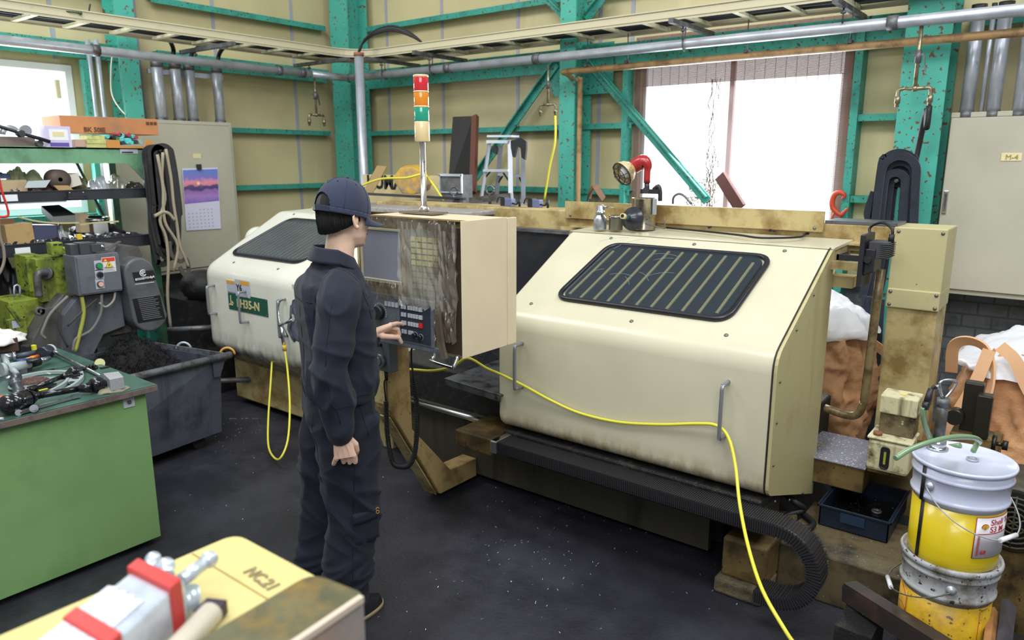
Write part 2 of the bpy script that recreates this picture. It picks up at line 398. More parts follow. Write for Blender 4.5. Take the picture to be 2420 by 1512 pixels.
for i in range(3): b.ball((-3.44+i*.06, 5.47, 2.66-i*.07), .011); b.ball((-3.79-i*.03, 5.47, 2.62-i*.06), .011)
thing('gusset_plate', b, m_teald, 'teal bolted gusset plates either side of the centre column', 'plate')
b = MB(); b.bx(wx0-.09, wx0-.045, 5.46, 5.56, 1.0, 2.62); thing('window_post', b, m_teald, 'thin teal post at the left side of the back window', 'post')
b = MB(); b.bx(wx1+.07, wx1+.12, 5.46, 5.6, .5, 2.72); thing('window_post', b, m_teald, 'thin teal post at the right side of the back window', 'post')
b = MB(); b.bx(-6.5, -6.44, lw1+.03, lw1+.1, 1.0, 2.6); thing('window_post', b, m_teald, 'teal post at the right side of the left window', 'post')
# ================================================================ cable tray in an L with a rounded corner, cables lying in it
def offpath(o):  # tray line at distance o from the inner corner line
    xa = -5.66-o; ya = 4.9+o; r = .28+o
    c = V(xa+r, ya-r, 0)
    pts = [V(xa, -1.2, 0), V(xa, ya-r, 0)] + arc(c, r, 180, 90, 8, (1,0,0), (0,1,0))[1:] + [V(2.4, ya, 0)]
    return pts
b = MB()
def rail(o, z0, z1, th):
    p = offpath(o); 
    for a, c in zip(p, p[1:]): b.bar(a+V(0,0,(z0+z1)/2), c+V(0,0,(z0+z1)/2), th, z1-z0)
    for a, c in zip(p, p[1:]): b.bar(a+V(0,0,z1-.006), c+V(0,0,z1-.006), th+.02, .008); b.bar(a+V(0,0,z0+.02), c+V(0,0,z0+.02), th+.012, .01)
rail(0, 2.755, 2.83, .012); rail(.42, 2.755, 2.83, .012)
b_r = MB()
y = -.8
while y < 4.5: b.bx(-6.08, -5.66, y-.02, y+.02, 2.76, 2.78); y += .33
x = -5.3
while x < 2.2: b.bx(x-.02, x+.02, 4.9, 5.32, 2.76, 2.78); x += .33
thing('cable_tray', b, m_tray, 'long cream ladder cable tray running along both walls', 'cable tray')
rr = random.Random(5)
for k in range(16):
    b = MB(); o = .04+.34*rr.random(); p = [q+V(0,0,2.79+.03*(k % 3)/2) for q in offpath(o)]
    pp = []
    for a, c in zip(p, p[1:]):
        n = max(1, int((c-a).length/.4))
        for i in range(n): pp.append(a.lerp(c, i/n)+V(rr.uniform(-.02,.02), rr.uniform(-.02,.02), rr.uniform(-.006,.006)))
    b.tube(pp, .006+.004*rr.random(), 6, 1)
    c = [('black', (35,35,38)), ('grey', (120,118,112)), ('white', (190,188,180))][k % 3]
    thing('tray_cable', b, M(c[0]+'_cable', c[1], .6), '%s cable lying in the long ladder tray' % c[0], 'cable', c[0]+' cables in the ladder tray')
# small struts hung under the tray
for i, (p0, p1, lab) in enumerate((((-4.74,4.72,2.72), (-4.74,5.4,2.72), 'above the stepladder'), ((-2.35,4.72,2.72), (-2.35,5.4,2.72), 'above the back window'), ((-6.3,3.5,2.72), (-5.5,3.5,2.72), 'above the four thick conduits'), ((-6.3,4.65,2.72), (-5.5,4.65,2.72), 'on the left wall near the corner'), ((-5.35,4.72,2.72), (-5.35,5.4,2.72), 'on the back wall near the corner'), ((-1.32,4.72,2.72), (-1.32,5.4,2.72), 'left of the right column'))):
    b = MB(); b.bar(p0, p1, .035, .03); q = Vector(p0).lerp(Vector(p1), .28); b.cyl(q, q+V(0,0,-.10), .006, seg=8); b.cyl(q+V(0,0,-.03), q+V(0,0,-.045), .016, seg=8)
    thing('tray_bracket', b, m_galvd, 'grey strut carrying the cable tray ' + lab, 'bracket')
# ================================================================ main air pipe along both walls
b = MB(); zp = 2.60
b.tube([(-5.86,-1.2,zp), (-5.86,4.72,zp)]+[], .034, 18, 0); b.cyl((-5.86,4.5,zp), (-5.86,4.95,zp), .034); b.cyl((-5.86,4.95,zp), (2.4,4.95,zp), .034)
pipe = thing('air_pipe', b, m_galv, 'thick galvanised air pipe running along both walls below the cable tray', 'pipe')
b = MB(); b.ball((-5.86,4.95,zp), .04); part('pipe_elbow', b, m_galvd, pipe)
for x in (-5.7, -4.55, -3.6, -1.05, .0): b = MB(); b.cyl((x-.03,4.95,zp), (x+.03,4.95,zp), .042); part('pipe_coupling', b, m_galvd, pipe)
for y in (2.6, 4.15, 4.4): b = MB(); b.cyl((-5.86,y-.025,zp), (-5.86,y+.025,zp), .042); part('pipe_coupling', b, m_galvd, pipe)

for (x, y) in ((-4.74,4.95), (-2.35,4.95), (-5.35,4.95)):
    b = MB(); b.tube(arc((x,y,zp), .039, 0, 360, 16, (0,1,0), (0,0,1)), 0, flat=(.02,.003,(0,0,1)), sm=0); b.cyl((x,y,zp+.04), (x,y,2.72), .005, seg=6); part('pipe_clamp', b, m_galvd, pipe)
# tan pipe beside the main pipe, dropping behind the centre column
b = MB(); c0 = P(1325,142,y=5.05); c1 = P(1372,150,y=5.3); c2 = P(1378,480,y=5.3)
b.tube([(2.4, 5.05, 2.5), (c0.x+.06, 5.05, 2.5)], .024, 12, 0)
b.tube([(c0.x+.06, 5.05, 2.5), (c0.x+.01, 5.07, 2.5), (c0.x+.02, 5.12, 2.49), (c1.x-.06, 5.28, 2.47), (c1.x-.01, 5.3, 2.45), (c1.x, 5.3, 2.38), (c1.x, 5.3, 1.2)], .021, 12, 4)
b2 = thing('tan_pipe', b, m_brownpipe, 'thin tan pipe under the air pipe that drops beside the centre column', 'pipe')
for x in (-3.2, -2.85, -1.95, -1.3):
    b = MB(); b.tube([(x,5.05,2.73), (x,5.05,2.53)], .004, 6, 0); b.cyl((x,5.02,2.5), (x,5.08,2.5), .0) if False else b.bx(x-.012, x+.012, 5.02, 5.08, 2.52, 2.54)
    part('pipe_hanger', b, m_galvd, b2)
# drop lines with valves and twin outlets
def drop(pos, s, lab, ax, hose=None):
    r0 = root('air_drop', pos, lab, 'valve'); p = Vector(pos); a = Vector(ax)
    b = MB(); b.cyl(p+V(0,0,.01), p-V(0,0,.34*s), .011*s, seg=10); b.cyl(p-V(0,0,.34*s)-a*.06*s, p-V(0,0,.34*s)+a*.06*s, .011*s, seg=10)
    b.ball(p-V(0,0,.34*s), .017*s)
    for q in (-1, 1):
        b.tube([p-V(0,0,.34*s)+a*q*.05*s, p-V(0,0,.34*s)+a*q*.075*s, p-V(0,0,.36*s)+a*q*.085*s, p-V(0,0,.44*s)+a*q*.085*s], .011*s, 10, 3)
        b.cyl(p-V(0,0,.38*s)+a*q*.085*s, p-V(0,0,.42*s)+a*q*.085*s, .016*s, seg=8)
    part('drop_pipe', b, m_brass, r0)
    b = MB(); b.cyl(p-V(0,0,.13*s), p-V(0,0,.2*s), .018*s, seg=8); b.bar(p-V(0,0,.155*s)-a*.03*s, p-V(0,0,.155*s)+a*.03*s, .014*s, .014*s); b.bar(p-V(0,0,.16*s)+a*.03*s, p-V(0,0,.25*s)+a*.045*s, .012*s, .006*s)
    part('valve_lever', b, m_galvd, r0); return r0
p = P(743,182,x=-5.86); drop(p, 1.0, 'galvanised air drop with twin outlets on the left wall side', (0,1,0))
p = P(1296,150,y=4.95); drop(p-V(0,0,.02), .85, 'galvanised air drop above the stepladder feeding the thin yellow hose', (1,0,0))
p3 = P(2178,62,y=4.95); drop(p3, 1.0, 'brass air drop in front of the right column feeding the black hose', (1,0,0))
q = p - V(-.072,0,.39)
b = MB(); e = P(1286,475,y=5.0); b.tube([q, q+V(.0,0,-.2), q.lerp(e,.6)+V(.01,0,0), e], .009, 8, 5)
thing('yellow_air_hose', b, m_yhose, 'thin yellow air hose hanging down behind the stepladder', 'hose')
q = p3+V(.085,0,-.44)
b = MB(); e = P(2162,390,y=5.05); b.tube([q, q+V(.0,0,-.12), P(2190,260,y=5.0), P(2172,340,y=5.05), e, P(2150,470,y=5.05)], .017, 10, 4)
thing('black_air_hose', b, m_blackc, 'black air hose curving down the right steel column', 'hose')
# vertical pipe in the corner with cables arching out of it
r0 = root('riser_pipe', (P(848,130,y=4.75).x, 4.75, 0), 'grey vertical conduit in the corner with cables coming out of its top', 'pipe')
px = P(848,130,y=4.75).x; zt = P(848,130,y=4.75).z
b = MB(); b.cyl((px,4.75,0), (px,4.75,zt), .042, seg=20); part('conduit', b, m_galv, r0)
b = MB(); b.cyl((px,4.75,zt-.01), (px,4.75,zt+.02), .047, seg=20); part('conduit_cap', b, M('rusty_cap', (150,95,75), .6), r0)
for k in range(4):
    b = MB(); o = V(.012*(k-1.5), 0, .012*k); e = P(998,102,y=4.95)
    b.tube([V(px,4.75,zt)+o, P(858,105,y=4.75)+o, P(885,82,y=4.8)+o, P(925,72,y=4.85)+o, P(965,82,y=4.9)+o*.6, e, e+V(.03,.05,-.1)], .009, 8, 4)
    part('cable', b, M(['black','dark_red','dark_green','black'][k]+'_wire', [(35,33,36),(60,38,44),(40,75,62),(35,33,36)][k], .6), r0)
# conduits
def conduit(name, p0, p1, r, lab, grp=None, collar=True, mat=None):
    b = MB(); p0 = Vector(p0); p1 = Vector(p1); b.cyl(p0, p1, r, seg=18)
    o = thing(name, b, mat or m_galv, lab, 'pipe', grp)
    if collar:
        d = (p1-p0).normalized(); b = MB(); b.cyl(p0+d*.0, p0+d*.05, r*1.12, seg=18); part('collar', b, m_galvd, o)
        b = MB(); b.cyl(p1-d*.04, p1+d*.004, r*1.1, seg=18); part('end_ring', b, m_galvd, o)
    return o
cabz = P(370,285,x=-6.2).z
for i, u in enumerate((370, 413, 446, 511)):
    q = P(u, 150+i*4, x=-6.3); conduit('wall_conduit', (-6.3, q.y, cabz-.02), (-6.3, q.y, 2.62), .044 if i in (0,1) else .042, ['leftmost','second','third','rightmost'][i]+' of the four thick galvanised conduits above the calendar cabinet', 'thick conduits above the calendar cabinet')
for i, (u, u2) in enumerate(((206, 94), (226, 94), (284, 130))):
    q = P(u, u2, x=-6.45); conduit('thin_conduit', (-6.45, q.y, .8), (-6.45, q.y, q.z if i < 2 else 2.7), .02 if i < 2 else .016, ['left','middle','right'][i]+' thin conduit on the left wall beside the window', 'thin conduits beside the left window', False)
b = MB(); q0 = P(348,160,x=-6.36); q1 = P(525,175,x=-6.36); b.bx(-6.38, -6.35, q0.y, q1.y, 2.53, 2.57); thing('conduit_strut', b, m_galv, 'horizontal strut channel clamping the four thick conduits', 'bracket')
# flexible black cables dropping from tray into conduits
for i, (u, v, u1, v1) in enumerate(((400,95,408,130),(490,105,452,135),(535,110,515,140))):
    b = MB(); b.tube([P(u,v,x=-6.1), P((u+u1)/2,v+6,x=-6.2), P(u1+2,(v+v1)/2+6,x=-6.3), P(u1,v1+10,x=-6.3)], .018, 8, 4)
    thing('drop_cable', b, m_blackc, ['left','middle','right'][i]+' black cable dropping from the tray into the thick conduits', 'cable', 'black cables dropping into the thick conduits')
q = P(2290,265,y=5.3)
for i, (u, r) in enumerate(((2284,.037),(2318,.013),(2346,.037),(2408,.037))):
    a = P(u,266,y=5.28); conduit('wall_conduit', (a.x, 5.28, a.z-.04), (a.x, 5.28, 2.7), r, ['left thick','thin ribbed','middle thick','right thick'][i]+' galvanised conduit above the right wall cabinet', 'conduits above the right wall cabinet')
# ================================================================ the big lathe
m_cream = M('cream_enamel', (206,200,174), .30, zdirt=((146,126,86), .60, .50, 16), var=.05, vscale=2, streak=((196,176,126), 5.0, -.15), specks=((120,95,60), 90, -.55), coat=.2)
m_creamw = M('pale_enamel', (226,225,210), .35, zdirt=((104,100,88), .63, .48, 14), var=.05, vscale=2, dirt=((200,190,160), 6, -.1), coat=.2)
m_side = M('stained_enamel', (184,174,130), .45, streak=((150,128,76), 6, .2), dirt=((165,150,105), 5, .2), specks=((70,55,35), 70, -.2))
m_old = M('oil_stained_cream', (186,168,118), .5, dirt=((132,106,60), 5, .6), streak=((120,95,52), 7, .15), specks=((60,45,28), 80, .0))
m_gold = M('grimy_cream', (126,104,62), .55, dirt=((58,44,26), 6, .6), specks=((50,38,22), 60, .2), var=.3, vscale=5)
m_grime = M('black_grime', (30,29,30), .45, dirt=((60,56,50), 18, .35), specks=((150,150,150), 240, -.35), bump=.4, bscale=120)
m_dark = M('dark_cavity', (22,23,27), .6)
m_steel = M('oiled_steel', (110,112,118), .35, .6, dirt=((55,52,50), 12, .5), specks=((170,170,175), 200, -.2))
m_ctl = M('control_grey', (96,102,112), .45, dirt=((70,68,62), 14, .3))
m_rivet = M('rivet_steel', (120,118,110), .4, .7)
lathe = root('lathe', (-2.6, 3.3, 0), 'huge cream metal turning lathe with two sloped hoods filling the middle of the shop', 'machine')
HP = [V(0,2.80,.50), V(0,2.80,1.075), V(0,3.445,1.435), V(0,3.475,1.437), V(0,3.475,.26)]
def hood(x0, x1, r0, r1, mats, name, label, prof=HP):
    b = MB(); poly = roundpoly(prof, [.05,.075,.02]+[0]*(len(prof)-3), 5); n = len(poly)
    cy = sum(p.y for p in poly)/n; cz = sum(p.z for p in poly)/n
    nrm = []
    for i in range(n):
        t = (poly[(i+1) % n]-poly[i-1]).normalized(); nrm.append(V(0, t.z, -t.y))
    if sum((poly[i]-V(0,cy,cz)).dot(nrm[i]) for i in range(n)) < 0: nrm = [-q for q in nrm]
    rings = []
    def st(r):
        return [(0,0)] if r <= 0 else [(r*(1-math.cos(a)), r*(1-math.sin(a))) for a in [math.pi/2*k/7 for k in range(8)]]
    S = [(x0+dx, ins) for dx, ins in st(r0)] + [(x1-dx, ins) for dx, ins in reversed(st(r1))]
    for x, ins in S: rings.append([b.bm.verts.new(V(x, p.y, p.z)-nn*ins) for p, nn in zip(poly, nrm)])
    for a, c in zip(rings, rings[1:]):
        for i in range(n): b.face([a[i], a[(i+1) % n], c[(i+1) % n], c[i]], True)
    b.face(rings[0]); b.face(rings[-1][::-1])
    o = part(name, b, mats, lathe, label=label); bev(o, .003, 1, 60)
    md = o.modifiers.new('wn', 'WEIGHTED_NORMAL'); md.keep_sharp = True
    return o
ES = V(0,.645,.36).normalized(); NS = V(0,-.36,.645).normalized(); A0 = V(0,2.80,1.075)
def sl(x, s, h=0): return V(x,0,0)+A0+ES*s+NS*h     # point on the sloped face
m_handle = M('handle_steel', (150,152,160), .28, .55)
def handle(parent, x, z0, z1, y=2.80, out=.062, skew=.0, r=.0085, nm='handle', ft=None):
    b = MB(); b.tube([(x,y+.004,z1),(x-.0,y-out+.012,z1-.004),(x,y-out,z1-.02),(x,y-out,z0+.02),(x,y-out+.012,z0+.004),(x,y+.004,z0)], r, 10, 3)
    return part(nm, b, m_handle, parent)
def rivets(parent, pts, axis, r=.008, name='rivet', mat=None):
    for p in pts:
        b = MB(); p = Vector(p); a = Vector(axis); b.lathe(p, a, [(r*1.25,0),(r*1.1,.003),(r*.7,.0055),(0,.006)], 10); part(name, b, mat or m_rivet, parent)
def slope_window(h, xs, tint, seams, bars):
    (xa, xb, xc, xd) = xs  # top left, top right, bottom right, bottom left
    s0, s1 = .165, .635
    q = [sl(xa, s1), sl(xb, s1), sl(xc, s0), sl(xd, s0)]
    outer = roundpoly(q, .075, 6); cen = sum(outer, V(0,0,0))/len(outer)
    inner = [cen+(p-cen)*.955 for p in outer]; n = len(outer)
    b = MB(); b.prism([p+NS*.002 for p in inner], NS*.004); w = part('interior_shade_plate', b, M('window_backing', (28,36,34), .7, dirt=((52,56,54), 3, .3)), h)  # dark plate on the solid slope, coloured as the shade inside the hood
    if bars:
        for k in range(11):
            t = (k+.75)/11.6; b = MB(); lo = q[3].lerp(q[2], t); hi = q[0].lerp(q[1], t); d = (hi-lo)
            b.bar(lo+d*(.045 if 0 < k < 10 else .08)+NS*.009, hi-d*(.045 if 0 < k < 10 else .12)+NS*.009, .013, .006, NS); part('grille_bar', b, M('grille_cream', (196,190,132), .5), h)
    else:
        b = MB()
        for k in range(17):
            t = (k+.7)/17.4; lo = q[3].lerp(q[2], t); hi = q[0].lerp(q[1], t); d = hi-lo; b.bar(lo+d*.07+NS*.008, hi-d*.07+NS*.008, .022, .005, NS)
        part('ribbed_screen', b, M('ribbed_grey', (128,132,124), .5, dirt=((96,98,92), 5, .4)), h)
    b = MB(); b.prism([p+NS*.0135 for p in inner], NS*.003)
    g = part('window_pane', b, M('tinted_pane' if bars else 'hazy_pane', tint, .06 if bars else .18, alpha=.30 if bars else .35, coat=.5, dirt=((150,155,160), 9, -.35)), h)
    b = MB(); b.tube([p+NS*.010 for p in outer], .0125, 10, 0, closed=True); part('window_gasket', b, M('rubber_gasket', (32,32,40), .3), h)
    if bars:  # wiper scratches on the pane
        b = MB(); rr = random.Random(11)
        for k in range(9):
            c = sl(rr.uniform(xd+.1, xc-.1), rr.uniform(.25,.5), .0175); r_ = rr.uniform(.08,.2); a0 = rr.uniform(20,120)
            b.tube(arc(c, r_, a0, a0+rr.uniform(25,60), 8, (1,0,0), ES), .0007, 4, 0)
        part('pane_scratches', b, M('scratch_white', (150,158,165), .6), h)
# main hood on the right
h1 = hood(-2.275, -.90, .03, 0, m_cream, 'hood_door', 'large right-hand cream hood with black-framed window')
slope_window(h1, (-1.955, -1.115, -1.145, -2.02), (52,62,74), 3, True)
rivets(h1, [sl(x, s) for x, s in ((-1.99,.70),(-1.52,.70),(-1.08,.70),(-2.13,.105),(-1.56,.085),(-1.12,.085))], NS)
handle(h1, -2.115, .722, .945); handle(h1, -1.07, .715, .945)
b = MB(); sp = roundpoly([V(-.897,p.y+(.004 if i == 0 else 0),p.z-.0) for i, p in enumerate(HP)], [.04,.06,.02,0,0], 4); b.prism(sp, (.018,0,0)); part('side_panel', b, m_side, h1, label='oil-stained olive side panel of the right hood')
b = MB(); e = [p+V(-.001,-.0,0) for p in sp[5:16]]; 
b.tube([V(-.895,p.y-.002,p.z+.002) for p in sp[:15]], .0035, 6, 0); part('edge_trim', b, M('seam_black', (40,38,34), .5), h1)
rivets(h1, [(-.879,y,z) for y, z in ((2.84,.62),(2.84,.80),(2.84,.97),(3.0,1.15),(3.2,1.265),(2.9,.44),(3.1,.37),(3.3,.33))], (1,0,0), .005)
# stains on the front: shaped rust runs under the handles (thin scale of dried oil)
m_rust = M('rust_run', (150,118,62), .6, alpha=.55, dirt=((110,80,40), 40, .3))
b = MB(); b.hexa([(-2.275,3.46,1.425),(-.882,3.46,1.425),(-.882,3.79,1.436),(-2.275,3.79,1.436),(-2.275,3.44,1.4365),(-.882,3.44,1.4365),(-.882,3.79,1.449),(-2.275,3.79,1.449)]); part('roof_plate', b, m_cream, lathe)
b = MB(); b.prism([(-.90,3.50,1.425),(-.90,3.79,1.436),(-.90,3.79,1.36),(-.90,3.50,1.34)], (.012,0,0)); part('roof_flange', b, m_old, lathe)
# left hood
h2 = hood(-5.06, -3.35, .13, .03, m_creamw, 'hood_door', 'left-hand cream hood carrying the green model plate', [V(0,2.80,.50), V(0,2.80,1.075), V(0,3.445,1.435), V(0,4.02,1.455), V(0,4.02,.60), V(0,3.42,.27), V(0,3.0,.33)])
slope_window(h2, (-4.70, -3.93, -4.06, -4.86), (96,104,108), 3, False)
rivets(h2, [sl(x, s) for x, s in ((-4.75,.71),(-4.3,.71),(-3.9,.71),(-5.0,.085),(-4.72,.085),(-4.2,.085))], NS)
handle(h2, -4.87, .745, .95); handle(h2, -4.475, .735, .95); handle(h2, -4.035, .70, .945)
def plate(parent, x0, x1, z0, z1, mat, name, y=2.799, t=.003): b = MB(); b.bx(x0, x1, y-t, y, z0, z1); return part(name, b, mat, parent)
pg = plate(h2, -4.70, -4.235, .800, .918, M('plate_green', (38,86,72), .4), 'model_plate')
text('LH35-N', .082, M('plate_gold', (206,196,140), .5), pg, (-4.595,2.795,.828), (1,0,0), (0,0,1), bold=.002)
b = MB(); b.bx(-4.672,-4.664,2.794,2.7965,.838,.9); b.bx(-4.69,-4.645,2.794,2.7965,.83,.84); b.prism([(-4.655,2.7965,.845),(-4.635,2.7965,.845),(-4.655,2.7965,.862)], (0,-.002,0)); part('tool_emblem', b, MATS['plate_gold'], pg)
rivets(pg, [(x,2.796,z) for x in (-4.69,-4.465,-4.245) for z in (.808,.910)], (0,-1,0), .003)
m_lab = M('label_grey', (182,186,196), .5); m_org = M('label_orange', (222,158,58), .5); m_ink = M('ink_black', (35,35,40), .6)
p1_ = plate(h2, -4.705, -4.605, .925, 1.005, m_lab, 'warning_label'); plate(p1_, -4.705, -4.605, .983, 1.005, m_org, 'label_band', 2.796, .001)
p2_ = plate(h2, -4.598, -4.425, .905, 1.022, m_lab, 'warning_label', 2.798); plate(p2_, -4.54, -4.428, .99, 1.015, m_org, 'label_band', 2.795, .001)
text('Y6', .062, m_ink, p2_, (-4.585,2.794,.945), (1,0,0), (0.1,0,1), 'handwriting', bold=.001)
plate(h2, -3.95, -3.8, 1.03, 1.05, m_lab, 'small_label')
# worn bare patch around the third handle with an air gun hooked on
b = MB(); rr = random.Random(4); cc = V(-3.93,2.7985,.83); pts = []
for k in range(26):
    a = 2*math.pi*k/26; rd = (.10 if math.sin(a) > -.2 else .14)*(1+.14*rr.uniform(-1,1)); pts.append(cc+V(math.cos(a)*rd*.75, 0, math.sin(a)*rd*1.15))
b.prism(pts, (0,-.001,0)); part('bare_patch', b, M('bare_metal_patch', (120,124,138), .5, .3, dirt=((55,58,70), 14, .6), specks=((215,214,205), 22, .3)), h2)
# machine bed, apron, back wall of the cavity
b = MB(); b.bx(-5.0, -.95, 3.05, 3.95, .30, .62); b.bx(-5.0, -1.2, 3.2, 3.9, .0, .30); part('bed', b, m_grime, lathe, .01)
b = MB(); b.bx(-3.6, -2.0, 3.72, 3.76, .3, 1.39); part('splash_back', b, M('blue_black_sheet', (30,32,40), .35, dirt=((48,46,46), 4, .4)), lathe)
b = MB(); b.bx(-3.6, -2.2, 3.70, 3.77, 1.385, 1.405); part('splash_rail', b, m_galvd, lathe)
b = MB(); b.bx(-3.3, -1.2, 3.02, 3.05, .05, .40); part('bed_front', b, M('grey_cream_bed', (64,60,50), .5, streak=((34,30,24), 8, .5)), lathe)
b = MB(); b.cyl((-3.4,2.99,.395), (-2.2,2.99,.395), .018); part('feed_rod', b, m_chrome, lathe)
b = MB(); b.bx(-2.50, -2.255, 2.72, 3.02, .345, .435); part('rod_bracket', b, m_gold, lathe, .008, label='grimy tan bracket block at the end of the feed rod')
# carriage: grey trays, slides
b = MB(); q = [P(1050,893,z=.66), P(1190,845,z=.66), P(1330,905,z=.66), P(1182,933,z=.66)]; b.prism(q, (0,0,-.012)); b.prism([q[0], q[3], q[3]+V(0,0,-.04), q[0]+V(0,0,-.04)], (0,.008,0)); part('drip_tray', b, m_steel, lathe, .004)
b = MB(); b.bx(-2.75, -2.05, 3.30, 3.62, .66, .78); b.bx(-2.75, -2.05, 3.25, 3.66, .78, .80); part('cross_slide', b, m_steel, lathe, .004)
b = MB(); b.bx(-2.62,-2.3,3.35,3.6,.80,.98); b.bx(-2.60,-2.45,3.3,3.5,.98,1.02); part('tool_post', b, m_grime, lathe, .01)
b = MB(); b.cyl((-2.45,3.5,1.0),(-1.9,3.5,1.0),.06); b.cyl((-2.7,3.48,.90),(-2.2,3.48,.90),.03); part('spindle', b, m_grime, lathe)
# chips heaped on the bed
b = MB()
def heap(u, v):
    a = 2*math.pi*u; r_ = v; x = -2.84+math.cos(a)*r_*.22; y = 3.30+math.sin(a)*r_*.17; z = .62+.13*(1-r_)**.8*(1+.3*noise.noise(V(x*14,y*14,0)))+.018*noise.noise(V(x*60,y*60,3))
    return V(x,y,z)
b.grid(heap, 40, 16, True, True); m_chip = M('metal_chips', (38,38,44), .4, .5, specks=((210,212,220), 170, .0), bump=.9, bscale=220); part('chip_heap', b, m_chip, lathe)
# pendant arm: post, slanted leg, foot running back to the bed
X0, X1 = -2.715, -2.61
prof = [(2.375,1.02),(2.375,.61),(2.715,.035),(3.02,.035),(3.02,.145),(2.80,.15),(2.52,.47),(2.51,1.02)]
b = MB(); b.prism([V(X0,y,z) for y, z in prof], (X1-X0,0,0)); part('pendant_arm', b, M('arm_tan', (176,150,102), .5, dirt=((118,90,48), 6, .5), specks=((70,52,30), 60, .1)), lathe, .006, label='grimy tan bent arm holding the control box')
b = MB(); b.bar((X0+.045,2.362,.64),(X0+.045,2.362,1.0),.085,.006,(0,1,0)); q0 = V(X0+.045,2.385,.565); q1 = V(X0+.045,2.70,.035); b.bar(q0,q1,.085,.006,(0,1,.6)); part('arm_cover', b, m_old, lathe)
rivets(lathe, [V(X0+.08,2.385+.315*t-.012,.565-.53*t-.006) for t in (.1,.42,.75,.95)], (0,-.85,-.5), .006)
b = MB(); b.bx(-2.70,-2.50,2.38,2.50,1.0,1.05); part('arm_bracket', b, m_gold, lathe)
# rail cover below the hood and black cable chain with its U bend
b = MB(); b.bx(-2.24,-.90,2.80,3.02,.425,.47); b.bx(-2.24,-.9,2.84,3.05,.30,.425); part('rail_cover', b, m_grime, lathe, .01)
b = MB(); b.bx(-2.19,-2.15,2.635,2.765,.41,.475); part('chain_clamp', b, m_chrome, lathe, .006)
ch = [V(-2.15+.1*i, 2.70, .442) for i in range(15)]
ch = ch[:14] + arc(V(-.79,2.70,.292), .15, 90, -90, 14, (1,0,0), (0,0,1)) + [V(-.86,2.70,.142)]
b = MB(); b.tube(ch, 0, flat=(.105,.05,(0,0,1)), sm=0); co = part('cable_chain', b, M('ribbed_rubber', (34,33,36), .42), lathe, .008, label='black ribbed cable chain looping into a U')
b = MB(); pp = crom(ch, 1); acc = 0; last = ch[0]; k = 0
dense = []
for a, c in zip(ch, ch[1:]):
    n = max(1, int((c-a).length/.0085))
    for i in range(n): dense.append((a.lerp(c, i/n), (c-a).normalized()))
for p, t in dense:
    nrm = t.cross(V(0,1,0)); b.box(p, (1,1,1), Matrix(((t.x*.0045, 0, nrm.x*.056), (t.y*.0045, .112, nrm.y*.056), (t.z*.0045, 0, nrm.z*.056))))
part('chain_ribs', b, M('rib_rubber', (44,43,46), .38), lathe)
# feet and pedestals
m_conc = M('grimy_concrete', (112,102,78), .8, dirt=((60,52,38), 9, .6), bump=.8, bscale=30)
b = MB(); b.bx(-1.065,-.875,2.84,3.25,.07,.245); part('foot_block', b, m_gold, lathe, .01, label='grimy tan levelling foot under the right hood')
b = MB(); b.bx(-1.08,-.875,2.80,3.25,.0,.07); part('foot_pad', b, m_conc, lathe, .012)
b = MB(); b.bx(-.875,-.36,3.0,3.50,.0,.215); part('chip_plinth', b, M('plinth_grime', (98,86,62), .5, dirt=((40,32,22), 6, .6), specks=((190,186,170), 110, .0)), lathe, .008)
b = MB(); b.bx(-.97,-.66,3.45,3.82,.33,.45); part('end_bracket', b, m_gold, lathe, .006)
b = MB(); b.bx(-.985,-.655,3.44,3.83,.45,.455); part('chip_covered_plate', b, M('chip_plate', (120,118,128), .5, .3, specks=((205,205,215), 120, .5), dirt=((150,110,60), 12, .1)), lathe)
b = MB(); b.bx(-2.35,-2.18,3.05,3.15,.05,.40); part('bed_leg', b, m_gold, lathe, .01); b = MB(); b.bx(-5.0,-4.1,2.98,3.5,.05,.50); part('pedestal', b, m_old, lathe, .01)
b = MB(); b.bx(-4.75,-3.6,2.93,3.0,.42,.48); part('headstock_ledge', b, m_steel, lathe)
b = MB(); b.bx(-4.2,-3.35,3.05,3.2,.0,.5); part('pedestal', b, m_old, lathe, .01)
# rear beam with cover plates, column on the right
b = MB(); b.bx(-4.25,-.712,3.80,4.05,1.38,1.52); part('rear_beam', b, m_old, lathe, .006)
b = MB(); b.bx(-2.53,-1.02,3.775,3.79,1.478,1.578); part('beam_plate', b, m_old, lathe)
rivets(lathe, [(x,3.775,1.495) for x in (-2.49,-1.06)], (0,-1,0), .007)
b = MB(); b.bx(-1.02,-.70,3.80,4.0,1.52,1.534); part('beam_strip', b, m_steel, lathe)
b = MB(); b.bx(-2.55,-.72,3.76,3.80,1.40,1.425); b.bx(-2.45,-.72,3.71,3.80,1.43,1.44); part('beam_ledge', b, m_old, lathe)
b = MB(); b.bx(-.705,-.495,3.80,4.06,.12,1.20); part('rear_column', b, m_old, lathe, .006)
b = MB(); b.bx(-.71,-.49,3.79,4.06,1.23,1.52); b.bx(-.71,-.49,3.782,4.06,1.145,1.235); part('column_cover', b, m_side, lathe, .005)
rivets(lathe, [(x,3.782,z) for x in (-.695,-.505) for z in (1.16,1.22)]+[(x,3.79,1.50) for x in (-.69,-.51)], (0,-1,0), .007)
b = MB(); b.bx(-4.80,-3.35,3.62,4.0,.9,1.47); part('headstock_back', b, m_old, lathe, .01)
b = MB(); b.bx(-4.45,-3.1,3.5,4.0,1.47,1.50); part('headstock_top', b, M('chip_strewn_top', (150,146,142), .5, specks=((205,205,215), 110, .4), dirt=((120,95,65), 9, .4)), lathe, .006)
